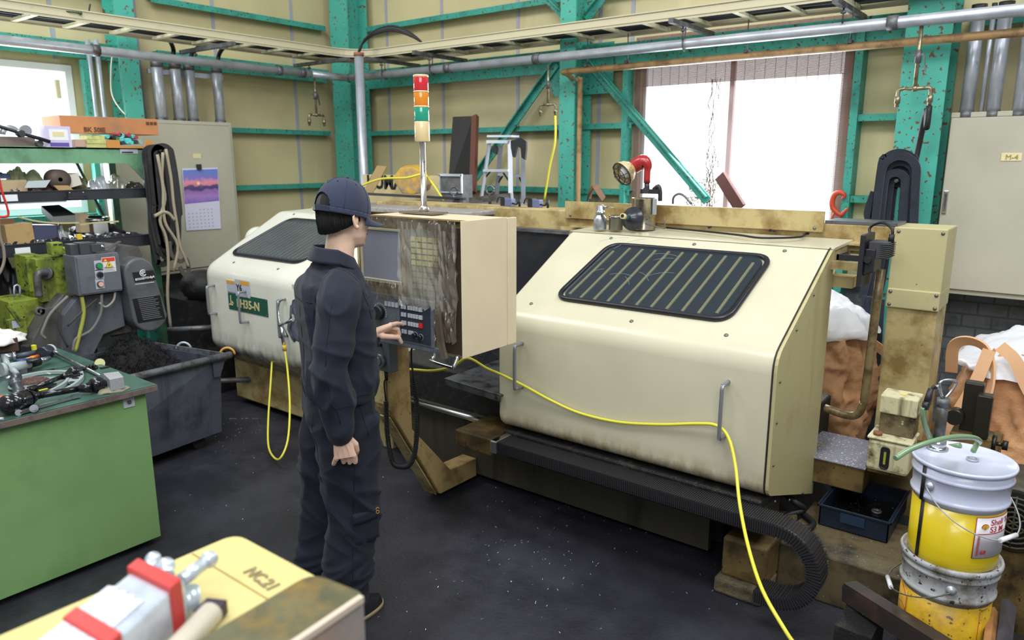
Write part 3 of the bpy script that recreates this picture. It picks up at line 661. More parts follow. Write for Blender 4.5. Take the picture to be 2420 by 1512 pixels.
b = MB(); b.bx(-4.99,-4.80,3.62,3.9,.9,1.30); part('headstock_end', b, m_old, lathe, .01); b = MB(); q_ = P(612,566,y=3.62); b.ball(q_, .11, 20, 12, (1.1,1,1)); part('pulley_cover', b, m_creamw, lathe)
# bent pipe handle and flood light at the right end
b = MB(); b.tube([(-.88,3.55,.67),(-.78,3.55,.655),(-.735,3.55,.67),(-.715,3.55,.72),(-.71,3.55,.80),(-.70,3.55,1.35)], .019, 14, 4); part('bent_pipe', b, M('grimy_pipe', (130,112,78), .4, .3, dirt=((70,56,38), 12, .6)), lathe)
b = MB(); b.bx(-.92,-.76,3.42,3.46,1.35,1.385); b.bx(-.90,-.80,3.5,3.6,1.26,1.31); part('lamp_arm', b, m_old, lathe)
fl = root('flood_light', P(2068,665,y=3.45), 'black flood light on a bracket at the rear right of the lathe', 'lamp')
a = P(2042,552,y=3.42); c = P(2080,680,y=3.42); m_blk = M('black_plastic', (34,34,38), .45)
b = MB(); b.bx(a.x+.0,a.x+.02,3.36,3.54,c.z,a.z); part('lamp_face', b, m_blk, fl, .004)
b = MB(); b.hexa([(a.x+.02,3.38,c.z+.05),(a.x+.06,3.38,c.z+.07),(a.x+.06,3.52,c.z+.07),(a.x+.02,3.52,c.z+.05),(a.x+.02,3.38,a.z-.06),(a.x+.06,3.38,a.z-.06),(a.x+.06,3.52,a.z-.06),(a.x+.02,3.52,a.z-.06)]); part('lamp_body', b, m_blk, fl, .004)
b = MB(); b.bx(a.x+.03,a.x+.105,3.39,3.51,a.z-.10,a.z-.03)
for k in range(8): b.bx(a.x+.075,a.x+.112,3.385,3.515,a.z-.095+k*.008,a.z-.092+k*.008)
part('driver_box', b, M('grey_plastic', (62,62,66), .5), fl, .002)
b = MB(); b.bx(a.x-.09,a.x+.04,3.37,3.375,a.z-.115,a.z-.09); b.bx(a.x-.09,a.x-.08,3.37,3.53,a.z-.115,a.z-.09); b.cyl((a.x+.035,3.365,a.z-.105),(a.x+.035,3.385,a.z-.105),.014); part('lamp_bracket', b, m_blk, fl)
b = MB(); b.tube([V(a.x+.10,3.46,a.z-.03),V(a.x+.10,3.46,a.z+.02),V(a.x+.05,3.50,a.z+.045),V(a.x+.0,3.52,a.z+.02),V(a.x+.01,3.5,a.z-.02)], .006, 8, 4); b.cyl((a.x+.10,3.46,a.z-.035),(a.x+.10,3.46,a.z+.0),.012); part('lamp_cable', b, m_blackc, fl)
b = MB(); w = [P(1575,538,z=1.46),P(1650,545,z=1.46),P(1745,555,z=1.462),P(1800,562,z=1.462),P(1890,560,z=1.462),P(1905,552,z=1.465),P(1960,552,z=1.465),P(2020,545,z=1.47),P(2045,552,z=1.46)]; b.tube(w, .0055, 6, 4); thing('black_wire', b, m_blackc, 'black wire lying along the top of the right hood', 'wire')
# ---------------------------------------------------------------- control box on the arm
BX0, BX1, BY0, BY1, BZ0, BZ1 = -2.53, -1.93, 2.155, 2.47, 1.035, 1.585
cb = root('control_box', (-2.23, 2.3, BZ0), 'cream control box on an arm with plastic-draped panel being touched by the worker', 'control panel')
m_box = M('box_cream', (222,206,174), .4, var=.05, vscale=3, dirt=((200,176,130), 6, -.1), specks=((150,120,80), 90, -.5))
b = MB(); b.bx(BX0,BX1,BY0+.02,BY1,BZ0+.0,BZ1); part('housing', b, m_box, cb, .004)
b = MB(); b.bx(BX1,BX1+.004,BY0-.004,BY1-.03,BZ0,BZ1+.004); part('side_panel', b, m_box, cb, .002)
b = MB(); b.bx(BX1-.01,BX1+.005,BY1-.024,BY1+.035,BZ0+.0,BZ1); part('rear_flange', b, m_box, cb, .002)
b = MB(); b.bx(BX0,BX1,BY0,BY0+.02,BZ0,BZ1-.0); part('front_panel', b, M('panel_khaki', (118,108,78), .5, dirt=((70,60,40), 9, .5)), cb)
b = MB(); b.bx(BX0-.012,BX0,BY0-.005,BY0+.03,BZ0,BZ1); part('edge_rail', b, m_old, cb)
# screen
def fp(u, v, dy=0): return P(u, v, y=BY0+dy)
s_ = [fp(845,535), fp(952,540), fp(952,672), fp(845,652)]
sx0, sx1, sz0, sz1 = -2.50, -2.262, 1.318, 1.528
b = MB(); b.bx(sx0,sx1,BY0-.006,BY0,sz0,sz1); sb = part('screen', b, M('screen_glass', (122,122,136), .15, coat=.6, dirt=((104,104,118), 2, .2)), cb)
b = MB(); b.bx(sx0-.012,sx1+.014,BY0-.012,BY0,sz0-.016,sz0); b.bx(sx0-.012,sx1+.014,BY0-.012,BY0,sz1,sz1+.010); b.bx(sx0-.014,sx0,BY0-.012,BY0,sz0,sz1); b.bx(sx1,sx1+.008,BY0-.012,BY0,sz0,sz1); part('screen_bezel', b, M('bezel_putty', (168,164,140), .5), cb, .002)
# key pad behind the plastic
b = MB(); b.bx(-2.215,-2.04,BY0-.005,BY0,1.27,1.545); kp = part('keypad', b, M('pad_green', (92,98,84), .5), cb)
for r_ in range(9):
    for c in range(5):
        x = -2.20+c*.0325; z = 1.30+r_*.0245; b = MB(); b.bx(x,x+.025,BY0-.010,BY0-.005,z,z+.018); part('key', b, M('key_yellow' if r_ > 3 else 'key_olive', (176,168,104) if r_ > 3 else (120,116,84), .5), kp)
# dark upper right area, lower operator panel
b = MB(); b.bx(-2.03,BX1,BY0-.004,BY0,1.05,1.56); part('side_strip', b, M('strip_brown', (62,54,42), .4, dirt=((40,36,30), 8, .4)), cb)
b = MB(); b.bx(-2.50,-2.075,BY0-.012,BY0,1.055,1.255); op = part('operator_panel', b, m_ctl, cb, .004)
b = MB(); b.bx(-2.275,-2.095,BY0-.0145,BY0-.012,1.068,1.235); ks = part('switch_plate', b, M('switch_plate_blue', (46,52,66), .45), cb)
m_key = M('key_grey', (178,182,190), .45)
for r_, z in enumerate((1.205,1.172,1.136,1.098)):
    for c, x in enumerate((-2.262,-2.246,-2.222,-2.206,-2.190,-2.174)):
        if r_ == 3 and c > 3: continue
        b = MB(); b.bx(x,x+.012,BY0-.019,BY0-.0145,z,z+.017); part('button', b, m_key, ks)
for (x, z, w, h_, mt) in ((-2.155,1.172,.018,.017,m_key),(-2.155,1.136,.018,.02,M('button_red', (206,38,42), .4)),(-2.155,1.205,.018,.017,m_key)):
    b = MB(); b.bx(x,x+w,BY0-.021,BY0-.0145,z,z+h_); part('button', b, mt, ks)
for (x, z) in ((-2.182,1.1),(-2.15,1.095)):
    b = MB(); b.cyl((x,BY0-.014,z),(x,BY0-.03,z),.010); b.bx(x-.003,x+.003,BY0-.036,BY0-.03,z-.009,z+.009); part('selector_knob', b, m_blk, ks)
    b = MB(); b.tube(arc((x,BY0-.0155,z),.0135,0,360,20,(1,0,0),(0,0,1)),.0008,4,0); part('knob_ring', b, m_key, ks)
b = MB(); b.cyl((-2.40,BY0-.012,1.17),(-2.40,BY0-.035,1.17),.03); part('override_dial', b, m_blk, op)
for c in range(16):
    a = math.radians(200-220*c/15); b = MB(); q = V(-2.40+math.cos(a)*.04,BY0-.0125,1.17+math.sin(a)*.04); b.box(q,(.003,.002,.006)); part('dial_mark', b, m_key, op)
for c in range(4):
    b = MB(); b.bx(-2.365+c*.022,-2.35+c*.022,BY0-.017,BY0-.012,1.205,1.225); part('button', b, m_key, op)
# under panel lip, chrome bail handle
b = MB(); b.bx(-2.50,-2.05,BY0-.01,BY0+.05,BZ0+.0,1.06); part('bottom_lip', b, m_ctl, cb, .003)
b = MB(); b.tube([(-2.085,BY0-.002,1.05),(-2.085,BY0-.01,1.018),(-2.075,BY0-.03,1.008),(-1.965,BY0-.03,1.000),(-1.952,BY0-.03,1.008),(-1.95,BY0-.006,1.045)], .0075, 10, 4); part('bail_handle', b, m_chrome, cb)
# crumpled clear plastic sheet
def crump(x, z, s=0):
    f = (abs(noise.noise(V(x*60+s+z*4, z*3.5, 1.3)))*.020+abs(noise.noise(V(x*24+z*9, z*8, 4.2+s)))*.022)*(.6+.8*abs(noise.noise(V(x*7,z*5,s))))+abs(noise.noise(V(x*130, z*10, 7.1+s)))*.005
    return f
def sheet(x0, x1, zt, zb, nu, nv, s, amp=1, ragged=.02):
    b = MB()
    def fn(u, v):
        x = x0+(x1-x0)*u; zbot = zb+ragged*noise.noise(V(x*22, s, 0))+ragged*.6*noise.noise(V(x*70, s, 5)); z = zt+(zbot-zt)*v
        gather = .006+amp*crump(x, z, s)*(0.35+.65*min(1, v*3))
        return V(x, BY0-.014-abs(gather), z)
    b.grid(fn, nu, nv); return b
m_pl = M('clear_plastic', (206,202,190), .06, alpha=.30, coat=1.0, dirt=((120,84,56), 6, .35), ior=1.5)
m_plb = M('grimy_plastic', (112,98,84), .06, alpha=.52, coat=1.0, dirt=((56,42,32), 5, .5), ior=1.5)
part('plastic_sheet', sheet(-2.262, -1.935, 1.575, 1.225, 130, 90, 2, 1.0, .03), m_pl, cb)
part('plastic_sheet', sheet(-2.05, -1.93, 1.575, 1.10, 60, 100, 9, 1.4, .03), m_plb, cb)
part('plastic_sheet', sheet(-2.52, -2.255, 1.318, 1.245, 70, 16, 5, 1.2, .03), m_plb, cb)
part('plastic_sheet', sheet(-2.52, -1.935, 1.590, 1.548, 120, 10, 3, .8, .006), m_plb, cb)
b = MB(); b.bx(-2.26,-2.235,BY0-.012,BY0,1.26,1.55); part('tape_strip', b, M('brown_tape', (122,96,52), .4, dirt=((70,50,28), 12, .5)), cb)
b = MB(); b.tube([V(-2.03,BY0-.03,1.24),V(-2.015,BY0-.05,1.20),V(-2.005,BY0-.045,1.1),V(-1.992,BY0-.04,1.035)], 0, flat=(.03,.012,(0,-1,0)), sm=4); part('twisted_plastic', b, m_plb, cb)
b = MB(); b.bx(BX0,BX1,BY0-.012,BY0+.035,BZ1+.001,BZ1+.004); part('tape_top', b, M('brown_tape', (122,96,52)), cb)
# signal tower
st = root('signal_tower', (-2.345,2.375,BZ1), 'stack light with red, amber and green lenses on a chrome pole above the control box', 'signal light')
tx, ty = -2.345, 2.375
b = MB(); b.bx(tx-.11,tx+.10,ty-.05,ty+.05,BZ1+.004,BZ1+.012); part('base_plate', b, M('plate_brown', (110,98,84), .5), st)
b = MB(); b.lathe((tx,ty,BZ1+.012),(0,0,1),[(.022,0),(.022,.012),(.015,.03),(.013,.03),(.013,.30),(.017,.31),(.017,.315)]); part('pole', b, M('rust_chrome', (200,196,190), .2, .9, specks=((150,95,60), 60, .3)), st)
z = 1.900
m_lens = lambda n, c, e=.25: M('lens_'+n, c, .15, alpha=.92, emit=e, coat=1.0, wave=(tuple(int(v*.6) for v in c), 60, 0, 'Z'))
def ring(z0, z1, r, mat, nm):
    b = MB(); b.lathe((tx,ty,z0),(0,0,1),[(r*.97,0),(r,.002),(r,z1-z0-.002),(r*.97,z1-z0)], 32); return part(nm, b, mat, st)
ring(1.900,1.985,.0335,M('tower_cream', (214,190,142), .3, specks=((170,90,50), 60, .0), coat=.8),'tower_body')
ring(1.985,2.043,.033,m_lens('green',(30,160,130)),'green_lens'); ring(2.043,2.050,.0338,MATS['tower_cream'],'collar_ring')
ring(2.050,2.105,.033,m_lens('amber',(240,140,30)),'amber_lens'); ring(2.105,2.112,.0338,MATS['tower_cream'],'collar_ring')
ring(2.112,2.168,.033,m_lens('red',(214,36,48)),'red_lens'); ring(2.168,2.178,.0335,MATS['tower_cream'],'tower_cap')
b = MB(); b.lathe((tx,ty,1.90),(0,0,1),[(.0,-.002),(.020,-.002),(.0335,.004)],24); part('tower_base', b, m_galv, st)
# hand pulse unit hanging on the arm, its coiled lead
hp = root('hand_controller', P(905,875,y=2.30), 'grey handheld pulse dial controller hanging beside the tan arm', 'controller')
hx0, hx1, hz0, hz1, hy = P(888,830,y=2.28).x, P(922,830,y=2.28).x, P(905,878,y=2.28).z, P(905,805,y=2.28).z, 2.28
b = MB(); b.bx(hx0-.012,hx1,hy,hy+.05,hz0,hz1); part('body', b, m_ctl, hp, .006)
b = MB(); b.cyl(((hx0+hx1)/2-.012,hy,hz0+.055),((hx0+hx1)/2-.012,hy-.02,hz0+.055),.032,seg=28); b.cyl(((hx0+hx1)/2-.012,hy-.02,hz0+.055),((hx0+hx1)/2-.012,hy-.032,hz0+.055),.022,seg=28); part('dial', b, M('dial_grey', (130,134,140), .35, .4), hp)
for k in range(2):
    b = MB(); b.cyl((hx0+.008+k*.03,hy,hz1-.022),(hx0+.008+k*.03,hy-.014,hz1-.022),.008); part('knob', b, m_blk, hp)
b = MB(); b.tube([(hx0+.01,hy+.03,hz1-.002),(hx0+.01,hy+.02,hz1+.028),(hx0+.04,hy+.02,hz1+.03),(hx0+.045,hy+.03,hz1-.002)], .007, 8, 3); part('hook', b, m_blk, hp)
mx = (hx0+hx1)/2-.01
b = MB(); b.cyl((mx,hy+.025,hz0),(mx,hy+.025,hz0-.05),.011,.007); part('strain_relief', b, m_blk, hp)
a1 = P(912,948,y=2.30); a2 = P(920,1060,y=2.30); a3 = P(950,1103,y=2.30); a4 = P(980,1070,y=2.31); a5 = P(985,960,y=2.32); a6 = P(978,905,y=2.33); a7 = P(972,828,y=2.36)
b = MB(); b.tube([V(mx,hy+.025,hz0-.04), P(908,905,y=2.3), a1], .004, 6, 3); b.tube([a6, a7, a7+V(0,.05,.04)], .0045, 6, 3)
path = crom([a1, P(914,1010,y=2.3), a2, P(930,1095,y=2.3), a3, P(968,1097,y=2.3), a4, P(985,1020,y=2.31), a5, a6], 30)
L_ = 0; pts = []; turns = 0
for i in range(len(path)-1):
    t = (path[i+1]-path[i]); L_ += t.length; t.normalize(); u = t.orthogonal() if i == 0 else (u-t*t.dot(u)).normalized(); u = u.normalized(); w_ = t.cross(u)
    n = 3
    for k in range(n):
        pp_ = path[i].lerp(path[i+1], k/n); LL = L_-t.length if False else L_
        ph = 2*math.pi*((L_ + k/n*(path[i+1]-path[i]).length)/.0078); pts.append(pp_+(u*math.cos(ph)+w_*math.sin(ph))*.010)
b.tube(pts, .0034, 5, 0); part('coiled_lead', b, m_blackc, hp)
# yellow hose from the air gun, under the box, across the hood, over the handle, down to the floor
# air gun on the third handle
ag = root('air_gun', P(672,760,y=2.73), 'chrome air blow gun hooked on the left hood beside its third handle', 'tool')
g0 = P(663,775,y=2.72); g1 = P(695,755,y=2.68)
b = MB(); b.cyl(P(664,765,y=2.72), P(671,815,y=2.72), .014, .011, 14); b.cyl(P(664,768,y=2.72), P(692,756,y=2.66), .009, seg=12); b.ball(P(664,767,y=2.72), .018); part('gun_body', b, m_chrome, ag)
b = MB(); b.tube([P(662,765,y=2.7),P(658,740,y=2.73),P(661,715,y=2.74),P(672,706,y=2.74)], .004, 8, 3); part('hook', b, m_chrome, ag)
b = MB(); b.tube([P(668,770,y=2.70),P(676,785,y=2.68),P(680,795,y=2.69)], .004, 8, 3); part('trigger', b, m_galvd, ag)
b = MB(); b.cyl(P(672,815,y=2.72), P(673,828,y=2.72), .014, seg=12); part('hose_collar', b, M('collar_yellow', (200,170,70), .5), ag)
b = MB(); hpth = [P(673,826,y=2.72),P(680,880,y=2.70),P(685,960,y=2.62),P(680,1040,y=2.50),P(662,1083,y=2.42),P(645,1078,y=2.45),P(634,1050,y=2.55),P(634,990,y=2.65),P(640,900,y=2.76),P(644,835,y=2.86)]
b.tube(hpth, .0065, 10, 5); thing('yellow_hose', b, m_yhose, 'yellow hose loop hanging from the chrome air gun', 'hose')
b = MB(); hh = [P(850,893,y=2.75),P(905,882,y=2.70),P(960,873,y=2.62),P(1020,876,y=2.6),P(1070,866,y=2.60),P(1105,846,y=2.62),P(1150,870,y=2.70),P(1185,885,y=2.76),P(1240,912,y=2.765),P(1300,945,y=2.775),P(1370,976,y=2.785),P(1460,997,y=2.785),P(1560,1003,y=2.782),P(1650,1001,y=2.77),P(1695,1006,y=2.76),P(1722,1035,y=2.745),P(1738,1100,y=2.70),P(1748,1190,y=2.60),P(1768,1290,y=2.45),P(1800,1390,y=2.30),P(1850,1480,y=2.22),P(1885,1530,y=2.2),P(1950,1600,y=2.15),P(2010,1700,z=.012),P(2080,1800,z=.010)]
b.tube(hh, .0068, 10, 5); thing('yellow_hose', b, m_yhose, 'long yellow hose draped across the front of the right hood', 'hose')
b = MB(); b.tube([P(840,445,y=4.2),P(870,432,y=4.2),P(905,422,y=4.2),P(960,420,y=4.15),P(1000,412,y=4.2),P(1020,430,y=4.25),P(1048,472,y=4.2)], .009, 8, 4); thing('yellow_hose', b, m_yhose, 'yellow hose looping behind the signal tower over the yellow block', 'hose')
# red hose-handled things on top of the hood: bottles, funnel, lamp
# ================================================================ right: wall cabinet
m_cab = M('cabinet_beige', (184,180,160), .45, var=.06, vscale=2, dirt=((170,162,130), 4, .0), specks=((120,105,75), 50, -.5))
m_cabd = M('cabinet_seam', (92,84,66), .6)
def cabinet(org, lab, axis, a0, a1, z0, z1, face, back, doors, name='electrical_cabinet'):
    r = root(name, org, lab, 'cabinet')
    def B(u0, u1, d0, d1, w0, w1):
        b = MB()
        if axis == 'y': b.bx(u0, u1, d0, d1, w0, w1)
        else: b.bx(d0, d1, u0, u1, w0, w1)
        return b
    part('case', B(a0, a1, face, back, z0, z1), m_cab, r, .004)
    s = -1 if axis == 'y' else 1
    for (u0, u1) in doors: part('seam', B(u0-.004, u1+.004, face+s*.002, face, z0+.028, z1-.028), m_cabd, r); part('door', B(u0, u1, face+s*.02, face, z0+.032, z1-.032), m_cab, r, .004)
    return r
rc = cabinet((.3,5.42,1.01), 'large grey-beige wall cabinet at the right edge', 'y', -.74, 1.6, 1.01, 2.10, 5.25, 5.585, [(-.735, .7), (.71, 1.57)])
b = MB(); b.bx(-.725,-.70,5.22,5.23,1.50,1.64); part('lock_plate', b, m_chrome, rc, .003); b = MB(); b.bx(-.718,-.707,5.212,5.22,1.515,1.625); part('handle', b, m_galvd, rc)
a = P(2365,380,y=5.229); b = MB(); b.bx(a.x,a.x+.1,5.226,5.23,a.z,a.z+.045); tg = part('paper_tag', b, M('tag_cream', (222,208,160), .7), rc); text('M-4', .04, M('faded_ink', (150,140,100), .8), tg, (a.x+.02,5.224,a.z+.008), (1,0,0), (0,0,1), 'handwriting')
# ================================================================ navy slings on the right column
m_navy = M('navy_webbing', (30,38,52), .85, sheen=.3, dirt=((22,26,34), 10, .5), bump=.6, bscale=260)
for k in range(7):
    rr = random.Random(k+20); w = .035+k*.014; y0 = 5.06-.028*(k % 3)-.006*k; zt = 1.69+.020*k; zb = 1.0-.08*rr.random(); cx = -.95+rr.uniform(-.012,.012)
    if k == 6: zb = 1.54
    b = MB(); pts = [V(cx-w*1.05-.02, y0, zb), V(cx-w*1.0, y0, zb+.25), V(cx-w*.95, y0, zt-.12)] + arc((cx,y0,zt-.04), w*.9, 175, 5, 6, (1,0,0), (0,0,1)) + [V(cx+w*.95, y0, zt-.14), V(cx+w*1.15+.01, y0, zb+.2), V(cx+w*1.2+.02, y0, zb)]
    if k == 6: pts = [V(cx-.115,y0,1.63), V(cx-.14,y0,1.52), V(cx-.135,y0,1.47), V(cx-.115,y0,1.46), V(cx-.10,y0,1.5)] + arc((cx,y0,zt-.04), w*.8, 160, 20, 6, (1,0,0), (0,0,1)) + [V(cx+.1,y0,1.55)]
    b.tube(pts, 0, flat=(.014,.046,(1,0,0)), sm=4); thing('webbing_sling', b, m_navy, 'navy webbing sling draped over a hook on the right steel column', 'sling', 'navy slings on the right steel column')
b = MB(); b.cyl((-.95,5.13,1.71), (-.95,4.98,1.70), .01); thing('sling_hook', b, m_galvd, 'small steel peg carrying the navy slings on the right column', 'hook')
b = MB()
for k in range(4): b.tube([V(-1.03+k*.03,4.9-.02*k,1.0), V(-1.01+k*.028,4.85,.6), V(-.97+k*.02,4.8,.2), V(-.95+k*.02,4.8,.0)], 0, flat=(.05,.012,(0,1,0)), sm=3)
thing('sling_tail', b, m_navy, 'long dark hanging ends of navy webbing behind the cream end column', 'sling')
# red crane hook
m_redp = M('red_orange_paint', (190,68,42), .45, dirt=((120,50,35), 12, .3))
rh = root('crane_hook', (-1.385,5.43,1.40), 'red-orange lifting hook hanging on the teal girt right of the window', 'hook')
def q(u,v): return P(u,v,y=5.43)
b = MB(); b.tube([q(1992,470),q(1996,461),q(1986,455),q(1973,459),q(1967,474),q(1968,490),q(1977,501),q(1988,507),q(1996,500),q(2004,492)], .013, 10, 4, rfun=lambda t: .75+.9*math.sin(math.pi*min(1,t*1.05))**1.0*(1-.35*t)); part('hook_body', b, m_redp, rh)
b = MB(); b.tube([q(1975,500),q(1969,508),q(1967,516)], .008, 8, 3); b.tube([q(1986,505),q(1984,518)], .008, 8, 2); part('shackle', b, m_redp, rh)
# ================================================================ bulk bags with liners
m_bag = M('peach_bag', (214,160,112), .75, var=.12, vscale=5, dirt=((170,120,84), 3, .2), bump=.4, bscale=90)
m_bagd = M('brown_bag', (196,150,108), .75, var=.15, vscale=5, dirt=((140,98,62), 3, .3), bump=.4, bscale=90)
m_liner = M('white_liner', (226,226,230), .35, alpha=.93)
def bag(cx, cy, w, h, seed, mat, lab, liner):
    r = root('bulk_bag', (cx,cy,0), lab, 'bag'); b = MB()
    def f(u, v):
        a = 2*math.pi*u; ca, sa = math.cos(a), math.sin(a); e = .62
        X = math.copysign(abs(ca)**e, ca); Y = math.copysign(abs(sa)**e, sa)
        bul = .86+.16*math.sin(math.pi*min(1, v*1.15+.05)) if v < .8 else .86+.16*math.sin(math.pi*.97)-(v-.8)*.9
        p = V(X*3, Y*3, v*3)
        w1 = abs(noise.noise(V(X*2.2+seed, Y*2.2, v*2.6+seed)))*.18+abs(noise.noise(V(X*5+v*5, Y*5, v*7+seed)))*.12+abs(noise.noise(V(X*11-v*6, Y*11, v*15+seed)))*.04
        w2 = .03*math.sin(a*9+seed+v*6)*(v > .55)*(v-.55)*3
        sag = -.05*max(0, v-.7)*noise.noise(V(X*3,Y*3,seed))*8
        k = bul*(1-w1)+w2
        return V(cx+X*w/2*k, cy+Y*w/2*k, h*v+sag*.5)
    b.grid(f, 120, 70, True, True); o = part('sack', b, mat, r)
    b = MB()
    def g(u, v):
        a = 2*math.pi*u; rad = w*.46*(1-v**1.6)*(1+.16*noise.noise(V(math.cos(a)*2.5,math.sin(a)*2.5,v*3+seed))); z = h*.90+liner*math.sin(math.pi*.5*v)*(1+.35*noise.noise(V(math.cos(a)*1.5+seed,math.sin(a)*1.5,v*2)))+.03*abs(noise.noise(V(math.cos(a)*7,math.sin(a)*7,v*8+seed)))
        return V(cx+math.cos(a)*rad, cy+math.sin(a)*rad, z)
    b.grid(g, 90, 34, True, True); part('liner', b, m_liner, r)
    return r
bl = bag(-1.32, 4.66, .92, .90, 3.1, m_bagd, 'brown bulk bag with white liner standing behind the right hood', .20)
br = bag(.0, 4.56, 1.08, .88, 8.7, m_bag, 'peach bulk bag with white liner below the right wall cabinet', .17)
b = MB(); b.tube([V(-1.0,4.55,.86),V(-.9,4.52,.80),V(-.80,4.5,.73),V(-.84,4.5,.64),V(-.95,4.5,.60)], 0, flat=(.05,.012,(0,-1,0)), sm=5); part('lifting_strap', b, m_bagd, bl)
b = MB(); b.tube([V(-1.12,4.52,.88),V(-1.06,4.46,.7),V(-1.04,4.44,.5)], 0, flat=(.04,.01,(0,-1,0)), sm=5); part('lifting_strap', b, m_bagd, bl)
for pts in ([V(-.46,4.26,.76),V(-.46,4.22,.90),V(-.40,4.18,.95),V(-.32,4.15,.93),V(-.28,4.12,.84),V(-.28,4.08,.70),V(-.34,4.06,.54)], [V(-.26,4.14,.95),V(-.19,4.09,.90),V(-.12,4.05,.78),V(-.04,4.03,.68),V(.08,4.02,.60)], [V(-.30,4.12,.93),V(-.34,4.07,.75),V(-.42,4.04,.52),V(-.45,4.05,.35)]):
    b = MB(); b.tube(pts, 0, flat=(.055,.01,(0,-1,.2)), sm=6); part('lifting_strap', b, M('peach_strap', (224,176,134), .75), br)
# ================================================================ oil unit, tray
ou = root('lubrication_unit', (-.53,3.4,.52), 'grimy cream lubrication unit with a sight glass standing behind the oil pails', 'pump')
m_unit = M('grimy_unit', (204,196,158), .45, dirt=((60,48,32), 14, .35), streak=((70,54,34), 16, .35), specks=((60,50,34), 80, .0))
b = MB(); b.bx(-.63,-.465,3.30,3.46,.515,.655); part('reservoir', b, m_unit, ou, .015)
b = MB(); b.bx(-.635,-.46,3.295,3.47,.655,.668); part('lid', b, m_unit, ou, .006)
b = MB(); b.bx(-.605,-.47,3.36,3.47,.668,.765); part('pump_body', b, M('dark_unit', (112,100,74), .5, dirt=((45,36,26), 14, .6), specks=((190,180,140), 30, .2)), ou, .004)
b = MB(); b.bx(-.61,-.465,3.35,3.475,.762,.842); part('motor_cover', b, m_unit, ou, .006)
b = MB(); b.tube(roundpoly([V(-.573,3.297,.63),V(-.543,3.297,.63),V(-.543,3.297,.535),V(-.573,3.297,.535)], .014, 4), .004, 6, 0, closed=True); b.bx(-.57,-.546,3.296,3.30,.54,.628); part('sight_glass', b, m_blk, ou)
b = MB(); b.bx(-.562,-.553,3.293,3.296,.555,.61); part('oil_level', b, M('oil_green', (150,160,60), .2), ou)
b = MB(); b.cyl((-.60,3.33,.668),(-.60,3.33,.682),.018); part('filler_cap', b, M('rust_brass', (130,80,50), .5), ou)
b = MB(); b.prism([(-.545,3.40,.8425),(-.52,3.40,.8425),(-.5325,3.425,.8425)], (0,0,.001)); part('warning_mark', b, M('mark_yellow', (220,205,60), .5), ou)
b = MB(); b.bx(-.64,-.60,3.44,3.80,.50,.60); b.bx(-.66,-.46,3.47,3.80,.44,.52); part('mounting_bracket', b, m_gold, ou)
# navy tray on the plinth
TQ = [V(-.79,3.29,0),V(-.505,3.26,0),V(-.505,3.66,0),V(-.79,3.66,0)]
m_tray2 = M('navy_tray', (24,38,56), .4, dirt=((18,22,28), 8, .5), specks=((150,160,170), 160, -.2))
tb = root('parts_tray', (-.65,3.47,.216), 'dark navy plastic tray with a little oil and chips below the lubrication unit', 'tray')
b = MB(); zb, zt = .22, .315
b.bx(-.785,-.51,3.27,3.655,zb,zb+.006)
b.bx(-.79,-.505,3.262,3.270,zb,zt); b.bx(-.79,-.505,3.652,3.66,zb,zt); b.bx(-.79,-.782,3.262,3.66,zb,zt); b.bx(-.513,-.505,3.262,3.66,zb,zt)
b.bx(-.80,-.495,3.256,3.264,zt-.008,zt+.002); b.bx(-.80,-.792,3.256,3.665,zt-.008,zt+.002); b.bx(-.503,-.495,3.256,3.665,zt-.008,zt+.002)
part('tray_body', b, m_tray2, tb, .002)
b = MB(); b.bx(-.70,-.60,3.254,3.262,zb+.04,zt-.012); part('grip_recess', b, M('navy_grip', (34,54,76), .4), tb)
b = MB(); b.bx(-.775,-.52,3.275,3.645,.228,.238); part('dirty_oil', b, M('dirty_oil', (14,14,16), .05, specks=((170,175,185), 90, .1)), tb)
b = MB(); b.lathe((-.60,3.50,.238),(0,0,1),[(.016,0),(.022,0),(.022,.01),(.016,.01),(.016,0)],18); thing('steel_ring', b, m_galvd, 'small steel ring lying in the navy tray', 'ring')
b = MB(); b.tube([V(-1.0,3.3,.33),V(-.9,3.25,.30),V(-.86,3.28,.26),V(-.92,3.2,.235),V(-.82,3.15,.235),V(-.80,3.22,.235),V(-.88,3.3,.235)], .014, 8, 5); thing('black_hose', b, m_blackc, 'short black hose curled beside the navy tray', 'hose')
# ================================================================ oil pails
m_pw = M('pail_lilac', (200,204,226), .28, coat=.4); m_py = M('pail_yellow', (222,194,24), .3, coat=.4, var=.06, vscale=3)
m_pwd = M('pail_grimy', (176,176,178), .4, dirt=((92,82,62), 9, .5), specks=((50,45,36), 60, .4)); m_pyd = M('pail_yellow_dirty', (206,164,28), .4, dirt=((150,110,24), 6, .5), specks=((90,66,24), 50, .2))
def pail(c, mw, my, lab, h=.335, r=.148):
    o = root('oil_pail', c, lab, 'pail'); c = Vector(c); s = h/.335
    def pr(l): return [(a*r/.148, b_*s) for a, b_ in l]
    b = MB(); b.lathe(c, (0,0,1), pr([(.128,0),(.132,.004),(.132,.03),(.134,.2)]), 48); part('lower_body', b, my, o)
    b = MB(); b.lathe(c, (0,0,1), pr([(.134,.2),(.137,.212),(.142,.216),(.144,.222),(.141,.228),(.138,.232),(.140,.285),(.144,.288),(.147,.293),(.144,.298),(.142,.302),(.143,.322)]), 48); part('upper_body', b, mw, o)
    return o
c_u = P(2278,1083,d=2.40); R_p = .148
U = V(c_u.x, c_u.y, c_u.z-.335); pu = pail(U, m_pw, m_py, 'clean upper yellow and lilac oil pail with hand pump, stacked on another')
LWR = V(c_u.x-.0, c_u.y-.0, U.z-.325); pl = pail(LWR, m_pwd, m_pyd, 'grimy lower yellow and white oil pail carrying the clean one')
